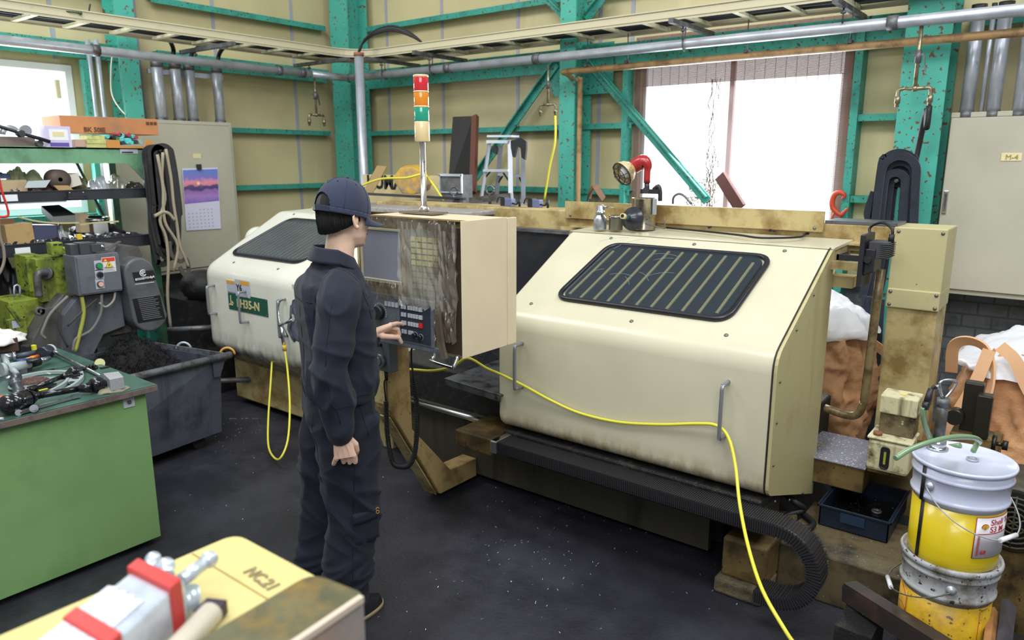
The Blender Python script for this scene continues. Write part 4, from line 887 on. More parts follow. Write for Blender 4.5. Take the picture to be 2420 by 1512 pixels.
b = MB(); b.lathe(U, (0,0,1), [(.143,.322),(.149,.325),(.151,.332),(.149,.338),(.145,.338),(.143,.329),(0,.329)], 48); part('lid', b, m_pw, pu)
b = MB(); b.lathe(LWR, (0,0,1), [(.141,.310),(.150,.314),(.152,.324),(.149,.332),(.143,.334),(.140,.320),(.135,.318)], 48); part('rim', b, m_pwd, pl)
def cylpt(c, r, ang, z): a = math.radians(ang); return V(c.x+r*math.cos(a), c.y+r*math.sin(a), z)
# angle facing camera
vd = math.degrees(math.atan2(-c_u.y, -c_u.x)); 
b = MB()
def patch(c, r, a0, a1, z0, z1, mat, nm, par, n=16, off=.0012):
    b = MB(); b.grid(lambda u, v: cylpt(c, r+off, a0+(a1-a0)*u, z0+(z1-z0)*v), n, 2); o = part(nm, b, mat, par); sd = o.modifiers.new('s', 'SOLIDIFY'); sd.thickness = .0006; sd.offset = 1; return o
rb = .1345
patch(U, rb, vd-48, vd-42, U.z+.005, U.z+.205, m_blk, 'black_strap', pu, 4, .001); patch(U, .1415, vd-48, vd-42, U.z+.205, U.z+.322, m_blk, 'black_strap', pu, 4, .003)
m_red = M('label_red', (178,40,56), .5)
lb = patch(U, rb, vd+24, vd+82, U.z+.055, U.z+.195, m_red, 'label', pu); 
l2 = patch(U, rb, vd+25, vd+81, U.z+.057, U.z+.193, M('label_white', (226,222,226), .5), 'label', pu, 16, .0022)
patch(U, rb, vd+25, vd+81, U.z+.138, U.z+.1405, m_red, 'label_line', pu, 16, .0032)
def curvetext(s, size, ang, z, mat, par, c=U, r=rb+.004, bold=.0002):
    cu = bpy.data.curves.new('t', 'FONT'); cu.body = s; cu.size = size; cu.offset = bold; cu.extrude = .0003; to = bpy.data.objects.new('t', cu); sc.collection.objects.link(to)
    dg = bpy.context.evaluated_depsgraph_get(); dg.update(); me = bpy.data.meshes.new_from_object(to.evaluated_get(dg)); bpy.data.objects.remove(to)
    og = ORG[par.as_pointer()]
    for v in me.vertices: v.co = cylpt(c, r+v.co.z, ang+math.degrees(v.co.x/r), z+v.co.y)-og
    me.materials.clear(); me.materials.append(mat); o = bpy.data.objects.new('lettering', me); sc.collection.objects.link(o); o.parent = par; ORG[o.as_pointer()] = og
curvetext('Shell Te', .028, vd+43, U.z+.168, m_red, l2); curvetext('S3 M', .028, vd+43, U.z+.144, m_red, l2); curvetext('68', .020, vd+33, U.z+.070, m_red, l2)
b = MB()
for k in range(16): 
    b.grid(lambda u, v: cylpt(U, rb+.004, vd+28+u*3.2, U.z+.066+k*.0042+v*.0024), 2, 2)
part('barcode', b, m_red, l2)
b = MB(); cA = vd+36; pts = [(0,-.9)]+[(math.cos(math.radians(t)), math.sin(math.radians(t))) for t in range(-20, 201, 20)]
for sc_, mt, of in ((.0105, m_red, .004), (.0085, M('emblem_yellow', (240,190,40), .4), .0046)):
    b = MB(); vs = [b.bm.verts.new(cylpt(U, rb+of, cA+math.degrees(x*sc_*1.1/rb), U.z+.164+y*sc_)) for x, y in pts]; b.face(vs); part('shell_shaped_emblem', b, mt, l2)
for rdeg in (-50,-25,0,25,50):
    b = MB(); b.grid(lambda u, v: cylpt(U, rb+.0052, cA+math.degrees((math.sin(math.radians(rdeg))*v*.009+(u-.5)*.0006)/rb), U.z+.157+math.cos(math.radians(rdeg))*v*.014), 2, 2); part('emblem_ray', b, m_red, l2)
patch(LWR, rb, vd-85, vd-52, LWR.z+.02, LWR.z+.19, M('faded_label', (210,160,60), .5), 'label', pl)
b = MB(); ed = [cylpt(LWR, rb+.003, a_, z_) for a_, z_ in ((vd-52,LWR.z+.02),(vd-52,LWR.z+.165),(vd-66,LWR.z+.195))]; b.tube(ed, .0008, 4, 0); b.tube([cylpt(LWR, rb+.003, a_, z_) for a_, z_ in ((vd-52,LWR.z+.115),(vd-62,LWR.z+.135),(vd-80,LWR.z+.12))], .0008, 4, 0); b.tube([cylpt(LWR, rb+.003, a_, z_) for a_, z_ in ((vd+48,LWR.z+.02),(vd+47,LWR.z+.19),(vd+62,LWR.z+.195))], .0008, 4, 0); part('label_outline', b, m_red, pl)
# bails
def bail(c, aL, aR, zL, drop, par, grip, m=m_galv):
    r = .149; s = cylpt(c, .1405, aL, zL); e = cylpt(c, .1405, aR, zL)
    for q_ in (s, e):
        b = MB(); n = (q_-V(c.x,c.y,q_.z)).normalized(); b.lathe(q_-n*.002, n, [(.016,0),(.016,.004),(.011,.006),(.009,.011),(.004,.012)], 18); part('bail_ear', b, m_galv, par)
    b = MB(); pts = []
    for k in range(13):
        t = k/12; a_ = aL+(aR-aL)*t; pts.append(cylpt(c, r+.022*math.sin(math.pi*t)+.006, a_, zL-drop*math.sin(math.pi*t)**.85))
    b.tube(pts, .0022, 6, 3); part('wire_bail', b, m, par)
    mid = crom(pts, 3); i = int(len(mid)*grip); b = MB(); b.cyl(mid[i-2], mid[i+3], .0075); part('grip', b, M('grip_white', (225,225,228), .4), par)
bail(U, vd-36, vd+144, U.z+.262, .125, pu, .5)
bail(LWR, vd+6, vd-174, LWR.z+.262, .085, pl, .45, M('dull_wire', (110,108,100), .4, .6))
# hand pump on the lid
hpz = U.z+.33; k0 = P(2215,1060,z=hpz)
pmp = root('hand_pump', k0, 'chrome hand pump with a looped handle standing on the upper oil pail', 'pump')
b = MB(); b.cyl(k0, k0+V(0,0,.035), .025, seg=24); b.cyl(k0+V(0,0,.0), k0+V(0,0,.006), .033, seg=24); part('pump_collar', b, m_chrome, pmp)
b = MB(); b.cyl(k0+V(0,0,.03), k0+V(0,0,.175), .0175, seg=24); b.cyl(k0+V(0,0,.15), k0+V(0,0,.178), .0195, seg=24); part('pump_barrel', b, m_galvd, pmp)
b = MB(); t0 = k0+V(0,0,.178); rx = _rt
b.tube([t0+rx*.004, t0+rx*.022+V(0,0,.025), t0+rx*.034+V(0,0,.05), t0+rx*.030+V(0,0,.062), t0+V(0,0,.064), t0-rx*.018+V(0,0,.056), t0-rx*.018+V(0,0,.04), t0-rx*.004], .0042, 8, 4); b.tube([t0-rx*.004, t0-rx*.02+V(0,0,.03), t0-rx*.03+V(0,0,.045)], .005, 8, 2); part('pump_handle', b, m_chrome, pmp)
b = MB(); n0 = P(2203,925,d=2.42); b.cyl(P(2200,918,d=2.42), P(2190,955,d=2.42), .009, .012); b.cyl(P(2190,950,d=2.42), P(2186,968,d=2.42), .012, .010); b.tube([P(2203,922,d=2.42),P(2206,912,d=2.42),P(2212,918,d=2.42)], .005, 8, 2); part('hose_coupling', b, m_blk, pmp)
m_gh = M('green_clear_hose', (124,156,116), .2, alpha=.85, coat=.6)
b = MB(); b.tube([P(2183,962,d=2.42),P(2182,985,d=2.43),P(2190,1015,d=2.46),P(2203,1040,d=2.5),P(2225,1055,d=2.55),P(2270,1052,d=2.5)], .009, 10, 4); thing('green_hose', b, m_gh, 'translucent green hose hanging down from the pump coupling', 'hose')
b = MB(); hz = hpz+.012; b.tube([P(2116,1083,d=2.2),P(2150,1062,d=2.22),P(2200,1044,d=2.24),P(2250,1033,d=2.28),P(2295,1033,d=2.33),P(2315,1042,d=2.38),P(2308,1050,d=2.40),P(2300,1066,d=2.385)], .0085, 10, 5); thing('green_hose', b, m_gh, 'translucent green hose arching over the lid of the upper oil pail', 'hose')
b = MB(); k1 = P(2298,1087,z=hpz); b.lathe(k1, (0,0,1), [(.014,0),(.018,0),(.018,.006),(.014,.006),(.014,.001)], 20); part('bung', b, m_galv, pu)
# ================================================================ valve block behind the pails
vb = root('valve_block', (-.27,3.55,.66), 'black twin solenoid valve block with a round knob behind the upper pail', 'valve')
b = MB(); b.bx(-.325,-.255,3.50,3.56,.70,.915); part('solenoid', b, M('oily_black', (34,31,26), .35, dirt=((120,96,40), 14, .0)), vb, .006)
b = MB(); b.bx(-.27,-.215,3.44,3.50,.70,.885); part('solenoid', b, MATS['oily_black'], vb, .006)
b = MB(); b.bx(-.35,-.20,3.45,3.57,.635,.705); part('manifold', b, m_gold, vb, .008)
b = MB(); b.cyl((-.34,3.44,.77),(-.34,3.50,.77),.032); part('gauge', b, MATS['oily_black'], vb)
b = MB(); b.cyl((-.20,3.5,.675),(-.185,3.5,.675),.035,seg=16); b.cyl((-.185,3.5,.675),(-.165,3.5,.675),.008); b.cyl((-.165,3.5,.675),(-.145,3.5,.675),.020); part('knob', b, MATS['oily_black'], vb)
b = MB(); b.bx(-.36,-.18,3.48,3.80,.0,.635); part('tank', b, m_gold, vb, .01)
# motor with fan grille at the right edge
mo = root('electric_motor', (-.06,3.0,.3), 'dirty electric motor with a round fan grille behind the oil pails', 'motor')
mc = P(2395,1235,y=2.98); m_mot = M('dirty_motor', (66,60,46), .5, dirt=((28,26,22), 10, .6), specks=((170,160,130), 50, .0))
b = MB(); b.lathe(mc+V(0,.02,0), (0,1,0), [(.115,0),(.125,.01),(.125,.12),(.11,.13),(.11,.3)], 36); part('motor_body', b, m_mot, mo)
for k in range(5):
    b = MB(); b.tube(arc(mc+V(0,-.004,0), .022+.018*k, 0, 360, 28, (1,0,0), (0,0,1)), .0042, 6, 0); part('grille_ring', b, m_mot, mo)
b = MB()
for k in range(3):
    a_ = math.radians(30+60*k); b.tube([mc+V(math.cos(a_)*.1,-.004,math.sin(a_)*.1), mc-V(math.cos(a_)*.1,.004,math.sin(a_)*.1)], .004, 6, 0)
part('grille_spokes', b, m_mot, mo)
b = MB(); b.cyl(mc+V(0,.022,0), mc+V(0,.018,0), .108); part('grille_backing', b, m_dark, mo)
b = MB(); b.bx(mc.x-.1,mc.x+.3,3.02,3.35,.0,mc.z-.10); part('motor_base', b, m_gold, mo, .006)
# steel channel on the floor, timber offcuts
b = MB(); p0 = P(2008,1378,z=.30); p1 = P(2275,1545,z=.36)
d = (p1-p0).normalized(); s_ = d.cross(V(0,0,1)); b.bar(p0, p1, .055, .012); b.bar(p0-V(0,0,.035)+s_*.024, p1-V(0,0,.035)+s_*.024, .01, .06); b.bar(p0-V(0,0,.06), p1-V(0,0,.06), .055, .01)
thing('steel_beam', b, M('dark_rust_steel', (58,50,48), .5, .3, dirt=((88,62,50), 9, .3), specks=((180,180,185), 120, -.2)), 'dark steel channel lying in front of the lower oil pail', 'beam')
b = MB(); b.bx(-.52,-.40,2.50,2.72,.0,.235); thing('steel_plinth', b, m_grime, 'low oily steel plinth under the dark channel in the right corner', 'plinth')
for i, (u0, v0, u1, v1, c, w, lab) in enumerate(((2347,1442,2337,1530,(172,122,74),.03,'short orange-brown timber offcut beside the lower oil pail'),(2385,1425,2372,1530,(74,70,74),.045,'dark dusty timber offcut at the right edge'))):
    b = MB(); b.bar(P(u1,v1,d=2.35), P(u0,v0,d=2.45), w, .022, _fh); thing('timber_offcut', b, M('timber%d' % i, c, .7, var=.2, vscale=30), lab, 'timber')
b = MB(); b.bx(LWR.x-.12, LWR.x+.35, LWR.y-.10, LWR.y+.2, .09, LWR.z-.001); thing('pail_stand', b, m_grime, 'oily steel box that the oil pails stand on', 'stand')
# swarf flecks on the floor
b = MB(); rr = random.Random(21)
for k in range(240):
    if k < 60: u, v = rr.gauss(1260,90), rr.gauss(1290,60)
    elif k < 130: u, v = rr.gauss(560,40), rr.gauss(1000,50)
    else: u, v = rr.uniform(400,1900), rr.uniform(1080,1505)
    p = P(u, max(v,990), z=0); s_ = rr.uniform(.0015,.005)*(1.4 if k % 23 == 0 else .8); a = rr.uniform(0,3.14)
    b.bar(p+V(0,0,.002), p+V(math.cos(a)*s_*2,math.sin(a)*s_*2,.004+.3*s_), s_*.8, .002)
thing('floor_swarf', b, M('bright_swarf', (188,190,200), .35, .6), 'bright metal flecks scattered over the black floor', 'metal chips', kind='stuff')
# ================================================================ things standing on the right hood
m_alu = M('dull_aluminium', (168,172,178), .35, .7, dirt=((120,122,126), 14, .3)); zt_ = 1.449
oc = root('oil_can', (-2.12,3.51,zt_), 'grey pump oil can with trigger at the left end of the hood top', 'oil can'); c = V(-2.12,3.51,zt_)
b = MB(); b.lathe(c, (0,0,1), [(.034,0),(.036,.004),(.036,.055),(.033,.066),(.022,.078),(.02,.085)], 26); part('bottle', b, m_alu, oc)
b = MB(); b.lathe(c+V(0,0,.083), (0,0,1), [(.024,0),(.024,.018),(.018,.02),(.018,.05),(0,.052)], 20); b.bx(c.x-.02,c.x+.02,c.y-.012,c.y+.012,zt_+.105,zt_+.12); part('pump_head', b, m_alu, oc)
b = MB(); b.bar(c+V(.01,-.01,.13), c+V(.022,-.02,.09), .012, .006); b.bar(c+V(.022,-.02,.09), c+V(.046,-.025,.048), .012, .006); part('trigger', b, m_chrome, oc)
b = MB(); b.cyl(c+V(.01,0,.125), c+V(.04,0,.123), .006); b.cyl(c+V(.04,0,.123), c+V(.088,0,.122), .0025); part('spout', b, m_alu, oc)
b = MB(); b.lathe((-2.035,3.535,zt_), (0,0,1), [(.036,0),(.038,.003),(.038,.062),(.0395,.064),(.0395,.078),(.036,.079),(.036,.02),(0,.018)], 28); thing('steel_cup', b, M('brushed_cup', (122,118,110), .3, .8), 'short round steel cup between the oil can and the funnel', 'cup')
fn = root('funnel', (-1.935,3.50,zt_), 'black funnel lying on its side in front of the tin can', 'funnel'); fc = V(-1.925,3.52,1.516); ax = (P(1470,510,y=3.40)-fc).normalized()
b = MB(); b.lathe(fc+ax*.0, ax, [(.064,0),(.062,.004),(.012,.045),(.010,.045),(.058,.002)], 30); part('cone', b, M('funnel_black', (44,46,54), .25), fn)
b = MB(); b.cyl(fc+ax*.043, fc+ax*.095, .0125, .012); part('spout', b, M('teal_tube', (28,84,92), .35), fn)
b = MB(); b.cyl(fc+ax*.093, fc+ax*.118, .0145); part('spout_tip', b, M('cream_tip', (206,196,140), .5), fn); b = MB(); b.cyl(fc+ax*.117, fc+ax*.1185, .010); part('spout_hole', b, m_dark, fn)
tc = root('tin_can', (-1.935,3.66,zt_), 'tall oily tin can standing on the right hood behind the funnel', 'can'); c = V(-1.935,3.66,zt_)
b = MB(); b.lathe(c, (0,0,1), [(.066,0),(.068,.003),(.066,.006),(.066,.165),(.069,.168),(.067,.171),(.064,.168),(.064,.155),(0,.153)], 36); part('can_body', b, M('oily_tin', (172,164,142), .25, .85, dirt=((110,96,62), 10, .4), specks=((60,50,34), 60, .3)), tc)
b = MB(); b.bx(c.x+.068,c.x+.085,c.y-.03,c.y-.015,zt_+.085,zt_+.17); part('side_clip', b, m_galv, tc)
wl_ = root('work_lamp', (-1.93,3.68,1.60), 'old work lamp with red neck and caged reflector standing in the tin can', 'lamp')
def w(u, v, y=3.68): return P(u, v, y=y)
b = MB(); b.tube([w(1529,432),w(1530,405),w(1531,392),w(1524,382),w(1512,385),w(1498,393)], .029, 16, 4, rfun=lambda t: .62+.75*max(0,min(1,(t-.25)*2.2))); part('red_neck', b, M('lamp_red', (160,34,38), .3, dirt=((96,24,26), 10, .3), coat=.4), wl_)
la = (w(1460,418,3.60)-w(1492,396)).normalized(); l0 = w(1497,393)
b = MB(); b.lathe(l0, la, [(.03,-.0),(.034,.004),(.036,.018),(.04,.022),(.058,.045),(.066,.07),(.067,.085),(.064,.085),(.056,.05),(.03,.03),(0,.03)], 32); part('reflector', b, M('reflector_cream', (200,180,136), .4, dirt=((100,84,58), 14, .5), specks=((60,46,30), 60, .2)), wl_)
b = MB(); b.ball(l0+la*.05, .038); part('bulb', b, M('bulb_white', (225,225,228), .1, coat=1), wl_)
b = MB(); u1 = la.orthogonal().normalized(); v1 = la.cross(u1); b.tube(arc(l0+la*.085, .067, 0, 360, 24, u1, v1), .0035, 6, 0); b.tube(arc(l0+la*.105, .045, 0, 360, 24, u1, v1), .0022, 6, 0)
for k in range(6):
    a = math.radians(30+60*k); r_ = u1*math.cos(a)+v1*math.sin(a); b.tube([l0+la*.085+r_*.067, l0+la*.1+r_*.06, l0+la*.108+r_*.03, l0+la*.108], .0022, 6, 3)
part('wire_cage', b, m_blk, wl_)
b = MB(); b.cyl(w(1529,455), w(1529,430), .014); b.bx(w(1517,452).x,w(1560,452).x,3.66,3.70,w(1520,457).z,w(1520,446).z); b.cyl(w(1526,450,3.65), w(1526,450,3.70), .018); b.tube([w(1545,448),w(1556,440),w(1560,452),w(1560,475)], .012, 8, 3); part('clamp', b, M('clamp_black', (58,54,56), .4, .4), wl_)
b = MB(); b.tube([w(1525,528,3.55),w(1545,534,3.58),w(1568,540,3.62),w(1571,536,3.62),w(1571,514,3.62)], .0035, 6, 2); thing('bent_rod', b, m_galvd, 'thin bent steel rod lying beside the tin can', 'rod')
# wire ties on beam ledge
for i, (u, v) in enumerate(((1675,538),(1825,545))):
    b = MB(); p = P(u, v, y=3.74); rr = random.Random(i)
    for k in range(5): b.tube([p+V(rr.uniform(-.02,.02),0,rr.uniform(-.006,.008)) for _ in range(3)], .002, 4, 2)
    thing('wire_tie', b, m_blk, ['left','right'][i]+' dark twisted wire tie on the beam ledge behind the hood', 'wire')
# thin hose arch seen through the window, sling loop behind the beam
b = MB(); b.tube([P(1590,482,y=4.02),P(1592,466,y=4.02),P(1604,458,y=4.02),P(1618,464,y=4.02),P(1634,482,y=4.02)], .007, 8, 4); thing('grey_hose', b, m_galvd, 'small grey hose arch above the beam in front of the window', 'hose')
b = MB()
for k in range(3):
    b.tube([P(1392-k,470,y=5.2),P(1396,452,y=5.2-.03*k),P(1405,440,y=5.2-.03*k),P(1414,452,y=5.2-.03*k),P(1424+k,470,y=5.2)], 0, flat=(.05,.01,(1,0,0)), sm=4)
thing('brown_sling', b, M('brown_webbing', (112,84,62), .9), 'brown webbing loop hanging on the girt right of the centre column', 'sling')
# ================================================================ on and behind the rear of the machine
b = MB(); b.hexa([P(1058,452,y=4.75),P(1112,456,y=4.62),P(1118,456,y=4.72),P(1064,452,y=4.85),P(1070,276,y=4.95),P(1119,274,y=4.95),P(1125,275,y=5.05),P(1076,276,y=5.05)]); thing('steel_plate', b, M('black_plate', (36,34,36), .5, dirt=((54,40,36), 5, .1)), 'tall black steel plate leaning upright behind the grey box', 'plate', bevel=.003)
b = MB(); q0 = P(1114,456,y=4.6); q1 = P(1120,275,y=4.94); b.bar(q0+V(.015,0,0), q1+V(.015,0,0), .04, .05, (1,0,0)); thing('rusty_bar', b, M('rust_brown', (92,54,40), .7), 'rust-brown bar standing beside the black steel plate', 'bar')
# stepladder
lad = root('stepladder', (-3.8,4.75,1.50), 'small silver stepladder with black hinges standing on the rear of the machine', 'stepladder')
m_lad = M('ladder_aluminium', (178,182,192), .35, .35)
yl = 4.62; yb = 4.95
fl0, fl1, fr0, fr1 = P(1137,470,y=yl), P(1157,335,y=yl+.06), P(1207,488,y=yl), P(1205,335,y=yl+.06)
bl0, bl1, br0, br1 = P(1172,480,y=yb), P(1183,345,y=yl+.14), P(1237,485,y=yb), P(1236,345,y=yb-.06)
for nm, a, c in (('front_leg',fl0,fl1),('front_leg',fr0,fr1),('rear_leg',bl0,bl1),('rear_leg',br0,br1)):
    b = MB(); b.bar(a, c, .036, .022); part(nm, b, m_lad, lad)
b = MB(); b.bar(fl0.lerp(fl1,.50), fr0.lerp(fr1,.56), .06, .02); part('step', b, m_lad, lad); b = MB(); b.bar(bl0.lerp(bl1,.52), br0.lerp(br1,.5), .03, .02); part('step', b, m_lad, lad)
b = MB(); b.bar(fl1+V(-.005,.0,0), fr1+V(.005,0,0), .07, .024); part('top_frame', b, m_lad, lad); b = MB(); b.bar(P(1160,322,y=yl+.12), P(1218,322,y=yl+.12), .10, .016); part('top_step', b, m_lad, lad)
m_hinge = M('hinge_black', (26,26,28), .5)
b = MB(); b.prism([P(u,v,y=yl+.05) for u, v in ((1207,332),(1218,330),(1228,326),(1243,336),(1243,352),(1240,378),(1232,372),(1230,350),(1222,345),(1215,372),(1207,368))], (0,.02,0)); part('hinge', b, m_hinge, lad)
b = MB(); b.prism([P(u,v,y=yl+.05) for u, v in ((1160,346),(1172,345),(1175,352),(1172,365),(1165,360))], (0,.02,0)); part('hinge', b, m_hinge, lad)
for a, c in ((fl0.lerp(fl1,.35), fl0.lerp(fl1,.5)+V(.06,0,.0)), (fr0.lerp(fr1,.36), fr0.lerp(fr1,.52)-V(.07,0,0)), (bl0.lerp(bl1,.35), bl0.lerp(bl1,.5)+V(.05,0,0)), (br0.lerp(br1,.32), br0.lerp(br1,.48)-V(.04,0,0))):
    b = MB(); b.bar(a, c, .008, .012); part('brace', b, m_hinge, lad)
# name panel, cardboard, yellow block, grey box
m_pan = M('cream_panel', (214,198,148), .5, dirt=((186,168,118), 5, .1)); a = P(858,412,y=4.6); c = P(1042,458,y=4.6)
b = MB(); b.bx(a.x,c.x,4.6,4.62,1.44,a.z); np_ = thing('name_panel', b, m_pan, 'cream machine panel with big black letters behind the yellow block', 'panel')
text('KUMA', .165, M('letter_black', (30,28,28), .5), np_, (P(868,448,y=4.6).x, 4.598, P(868,444,y=4.6).z), (1,0,0), (0,0,1), bold=.006)
b = MB(); b.prism([P(u,v,y=4.4) for u, v in ((857,455),(880,457),(914,393),(891,391))], (.0,.006,0)); thing('cardboard_sheet', b, M('cardboard', (176,148,104), .8), 'leaning tan cardboard sheet in front of the lettered panel', 'cardboard')
b = MB(); oc_ = [(926,422),(945,397),(975,394),(992,404),(1008,438),(1003,455),(975,460),(950,458)]; pr_ = [P(u,v,y=4.3) for u, v in oc_]; b.prism(pr_, (-.03,.10,.02)); yb_ = thing('yellow_block', b, M('worn_yellow', (214,168,52), .5, dirt=((128,118,122), 5, .62)), 'worn yellow octagonal block tilted on the machine behind the signal pole', 'block', bevel=.008)
gb = root('grey_box', P(1066,455,y=4.3), 'small grey box with a pale rim in front of the black plate', 'box'); a = P(1042,455,y=4.3); c = P(1092,413,y=4.3)
b = MB(); b.bx(a.x,c.x,4.3,4.42,1.50,c.z); part('box_body', b, M('box_grey', (98,98,98), .5, dirt=((70,70,70), 9, .5)), gb); b = MB(); b.bx(a.x-.008,c.x+.008,4.285,4.3,c.z-.012,c.z+.006); b.bx(a.x-.006,a.x+.004,4.285,4.3,a.z,c.z); b.bx(c.x-.004,c.x+.006,4.285,4.3,a.z,c.z); b.bx(a.x,c.x,4.285,4.3,a.z,a.z+.01); part('box_rim', b, m_galv, gb)
# plates, bar and eye bolts on the rear top
b = MB(); b.bx(-5.0,-3.3,4.05,4.75,1.38,1.46); b.bx(-4.4,-3.45,4.02,4.62,1.46,1.50); thing('machine_top_plate', b, M('dusty_top', (110,104,98), .5, specks=((180,180,190), 120, .2), dirt=((86,76,64), 7, .4)), 'dusty flat rear top of the machine under the stepladder', 'plate')
b = MB(); b.bar(P(866,458,y=4.1), P(1098,470,y=4.1), .04, .018); b.bx(P(1078,470,y=4.1).x,P(1090,470,y=4.1).x,4.08,4.12,1.47,P(1078,470,y=4.1).z); thing('flat_bar', b, M('bar_dark', (52,50,58), .4, .4), 'long dark flat bar crossing behind the signal pole', 'bar')
b = MB(); b.bar(P(1112,474,y=4.12), P(1210,463,y=4.2), .05, .045); thing('square_bar', b, m_galvd, 'pale grey square steel section in front of the stepladder', 'bar')
for i, (u, v, y_) in enumerate(((1073,460,4.2),(1158,458,4.30))):
    b = MB(); p = P(u, v, y=y_); b.tube(arc(p+V(0,0,.028), .03, 0, 360, 20, (.9,.4,0), (0,0,1)), .008, 8, 0); b.cyl(V(p.x,p.y,1.501), p, .012, seg=10); thing('eye_bolt', b, m_steel, ['dark eye bolt in front of the small grey box','dark eye bolt in front of the stepladder foot'][i], 'eye bolt')
for i, u in enumerate((1200, 1265)):
    r_ = root('limit_switch', P(u,483,y=3.95), ['left','right'][i]+' of the two small blue-grey limit switches on the rear beam', 'switch', 'limit switches on the rear beam'); p = P(u,481,y=3.95); p.z = 1.52
    b = MB(); b.bx(p.x-.005,p.x+.05,3.92,3.97,1.52,1.57); part('switch_body', b, M('switch_blue', (96,104,140), .5), r_, .004)
    b = MB(); b.bx(p.x-.04,p.x-.005,3.92,3.97,1.52,1.578); b.tube([V(p.x-.03,3.94,1.575),V(p.x-.07,3.94,1.575),V(p.x-.085,3.94,1.54)], .005, 6, 2); part('switch_head', b, m_blk, r_)
    b = MB(); b.tube([V(p.x+.05,3.94,1.54),V(p.x+.09,3.93,1.535),V(p.x+.11,3.93,1.56)], .006, 6, 3); b.cyl((p.x+.115,3.93,1.52),(p.x+.115,3.93,1.575),.008); part('switch_cable', b, m_blk, r_)
# ================================================================ left wall cabinet and calendar
lc = cabinet((-6.4,3.35,.86), 'grey-beige wall cabinet on the left wall carrying the sunset calendar', 'x', 2.75, 3.86, .86, 2.15, -6.2, -6.288, [(2.79, 3.83)])
b = MB(); a = P(456,363,x=-6.178); c = P(475,374,x=-6.178); b.bx(-6.181,-6.177,a.y,c.y,c.z,a.z); part('name_tag', b, M('tag_cream', (222,208,160), .7), lc)
cal = root('calendar', (-6.17,3.52,1.22), 'wall calendar with a purple sunset picture clipped to the left cabinet', 'calendar')
def ca(u, v): q = P(u, v, x=-6.172); return q
tl, tr, br_, bl_ = ca(430,398), ca(514,396), ca(522,540), ca(440,545); ml, mr = ca(435,482), ca(518,474)
b = MB(); b.prism([tl, tr, br_, bl_], (.003,0,0)); part('paper', b, M('calendar_paper', (214,212,232), .6), cal)
# picture: sky, sun, hills and lavender field in one procedural material
pm = bpy.data.materials.new('sunset_picture'); pm.use_nodes = True; nt = pm.node_tree; bs = nt.nodes['Principled BSDF']; bs.inputs['Roughness'].default_value = .4
ge = nt.nodes.new('ShaderNodeNewGeometry'); sx = nt.nodes.new('ShaderNodeSeparateXYZ'); nt.links.new(ge.outputs['Position'], sx.inputs[0])
nz = nt.nodes.new('ShaderNodeTexNoise'); nz.inputs['Scale'].default_value = 22; nt.links.new(ge.outputs['Position'], nz.inputs[0])
mr_ = nt.nodes.new('ShaderNodeMapRange'); mr_.inputs[1].default_value = ml.z; mr_.inputs[2].default_value = tl.z; nt.links.new(sx.outputs['Z'], mr_.inputs[0])
ad = nt.nodes.new('ShaderNodeMath'); ad.operation = 'MULTIPLY_ADD'; ad.inputs[1].default_value = .22; nt.links.new(nz.outputs[0], ad.inputs[0]); nt.links.new(mr_.outputs[0], ad.inputs[2])
cr = nt.nodes.new('ShaderNodeValToRGB'); nt.links.new(ad.outputs[0], cr.inputs[0]); E_ = cr.color_ramp.elements
cols = [(.08,(120,96,190)),(.30,(170,130,200)),(.46,(150,110,176)),(.52,(70,60,110)),(.60,(96,80,130)),(.63,(226,130,140)),(.72,(232,150,170)),(.85,(130,120,200)),(1.0,(104,128,206))]
E_[0].position = cols[0][0]; E_[0].color = lin(cols[0][1])+(1,); E_[1].position = cols[-1][0]; E_[1].color = lin(cols[-1][1])+(1,)
for p_, c_ in cols[1:-1]: e = E_.new(p_); e.color = lin(c_)+(1,)
nt.links.new(cr.outputs[0], bs.inputs['Base Color'])
b = MB(); b.prism([V(-6.1685,tl.y+.004,tl.z-.014), V(-6.1685,tr.y-.004,tr.z-.012), V(-6.1685,mr.y-.004,mr.z), V(-6.1685,ml.y+.004,ml.z)], (.001,0,0)); pic = part('picture', b, pm, cal)
b = MB(); sc_ = ca(468,433); b.cyl((-6.167,sc_.y,sc_.z),(-6.1665,sc_.y,sc_.z),.014); part('printed_sun', b, M('sun_yellow', (250,220,150), .4), cal)
b = MB()
for r_ in range(6):
    for c in range(7):
        y = bl_.y+.03+c*.036; z = ml.z-.06-r_*.03
        if r_ or c > 2: b.bx(-6.169,-6.1685,y,y+.012,z,z+.010)
part('date_grid', b, M('date_grey', (170,168,190), .6), cal)
b = MB(); b.bx(-6.170,-6.145,ca(464,398).y,ca(473,398).y,ca(468,401).z,ca(468,388).z); part('magnet_clip', b, m_blk, cal)
b = MB(); a = ca(402,668); b.bx(-6.56,-6.55,2.98,3.16,.62,.80); sg = thing('fire_sign', b, M('sign_red', (190,50,44), .5), 'small red and white notice low on the wall below the calendar cabinet', 'sign')
b = MB(); b.bx(-6.55,-6.548,2.99,3.15,.63,.71); part('notice_field', b, m_lab, sg)
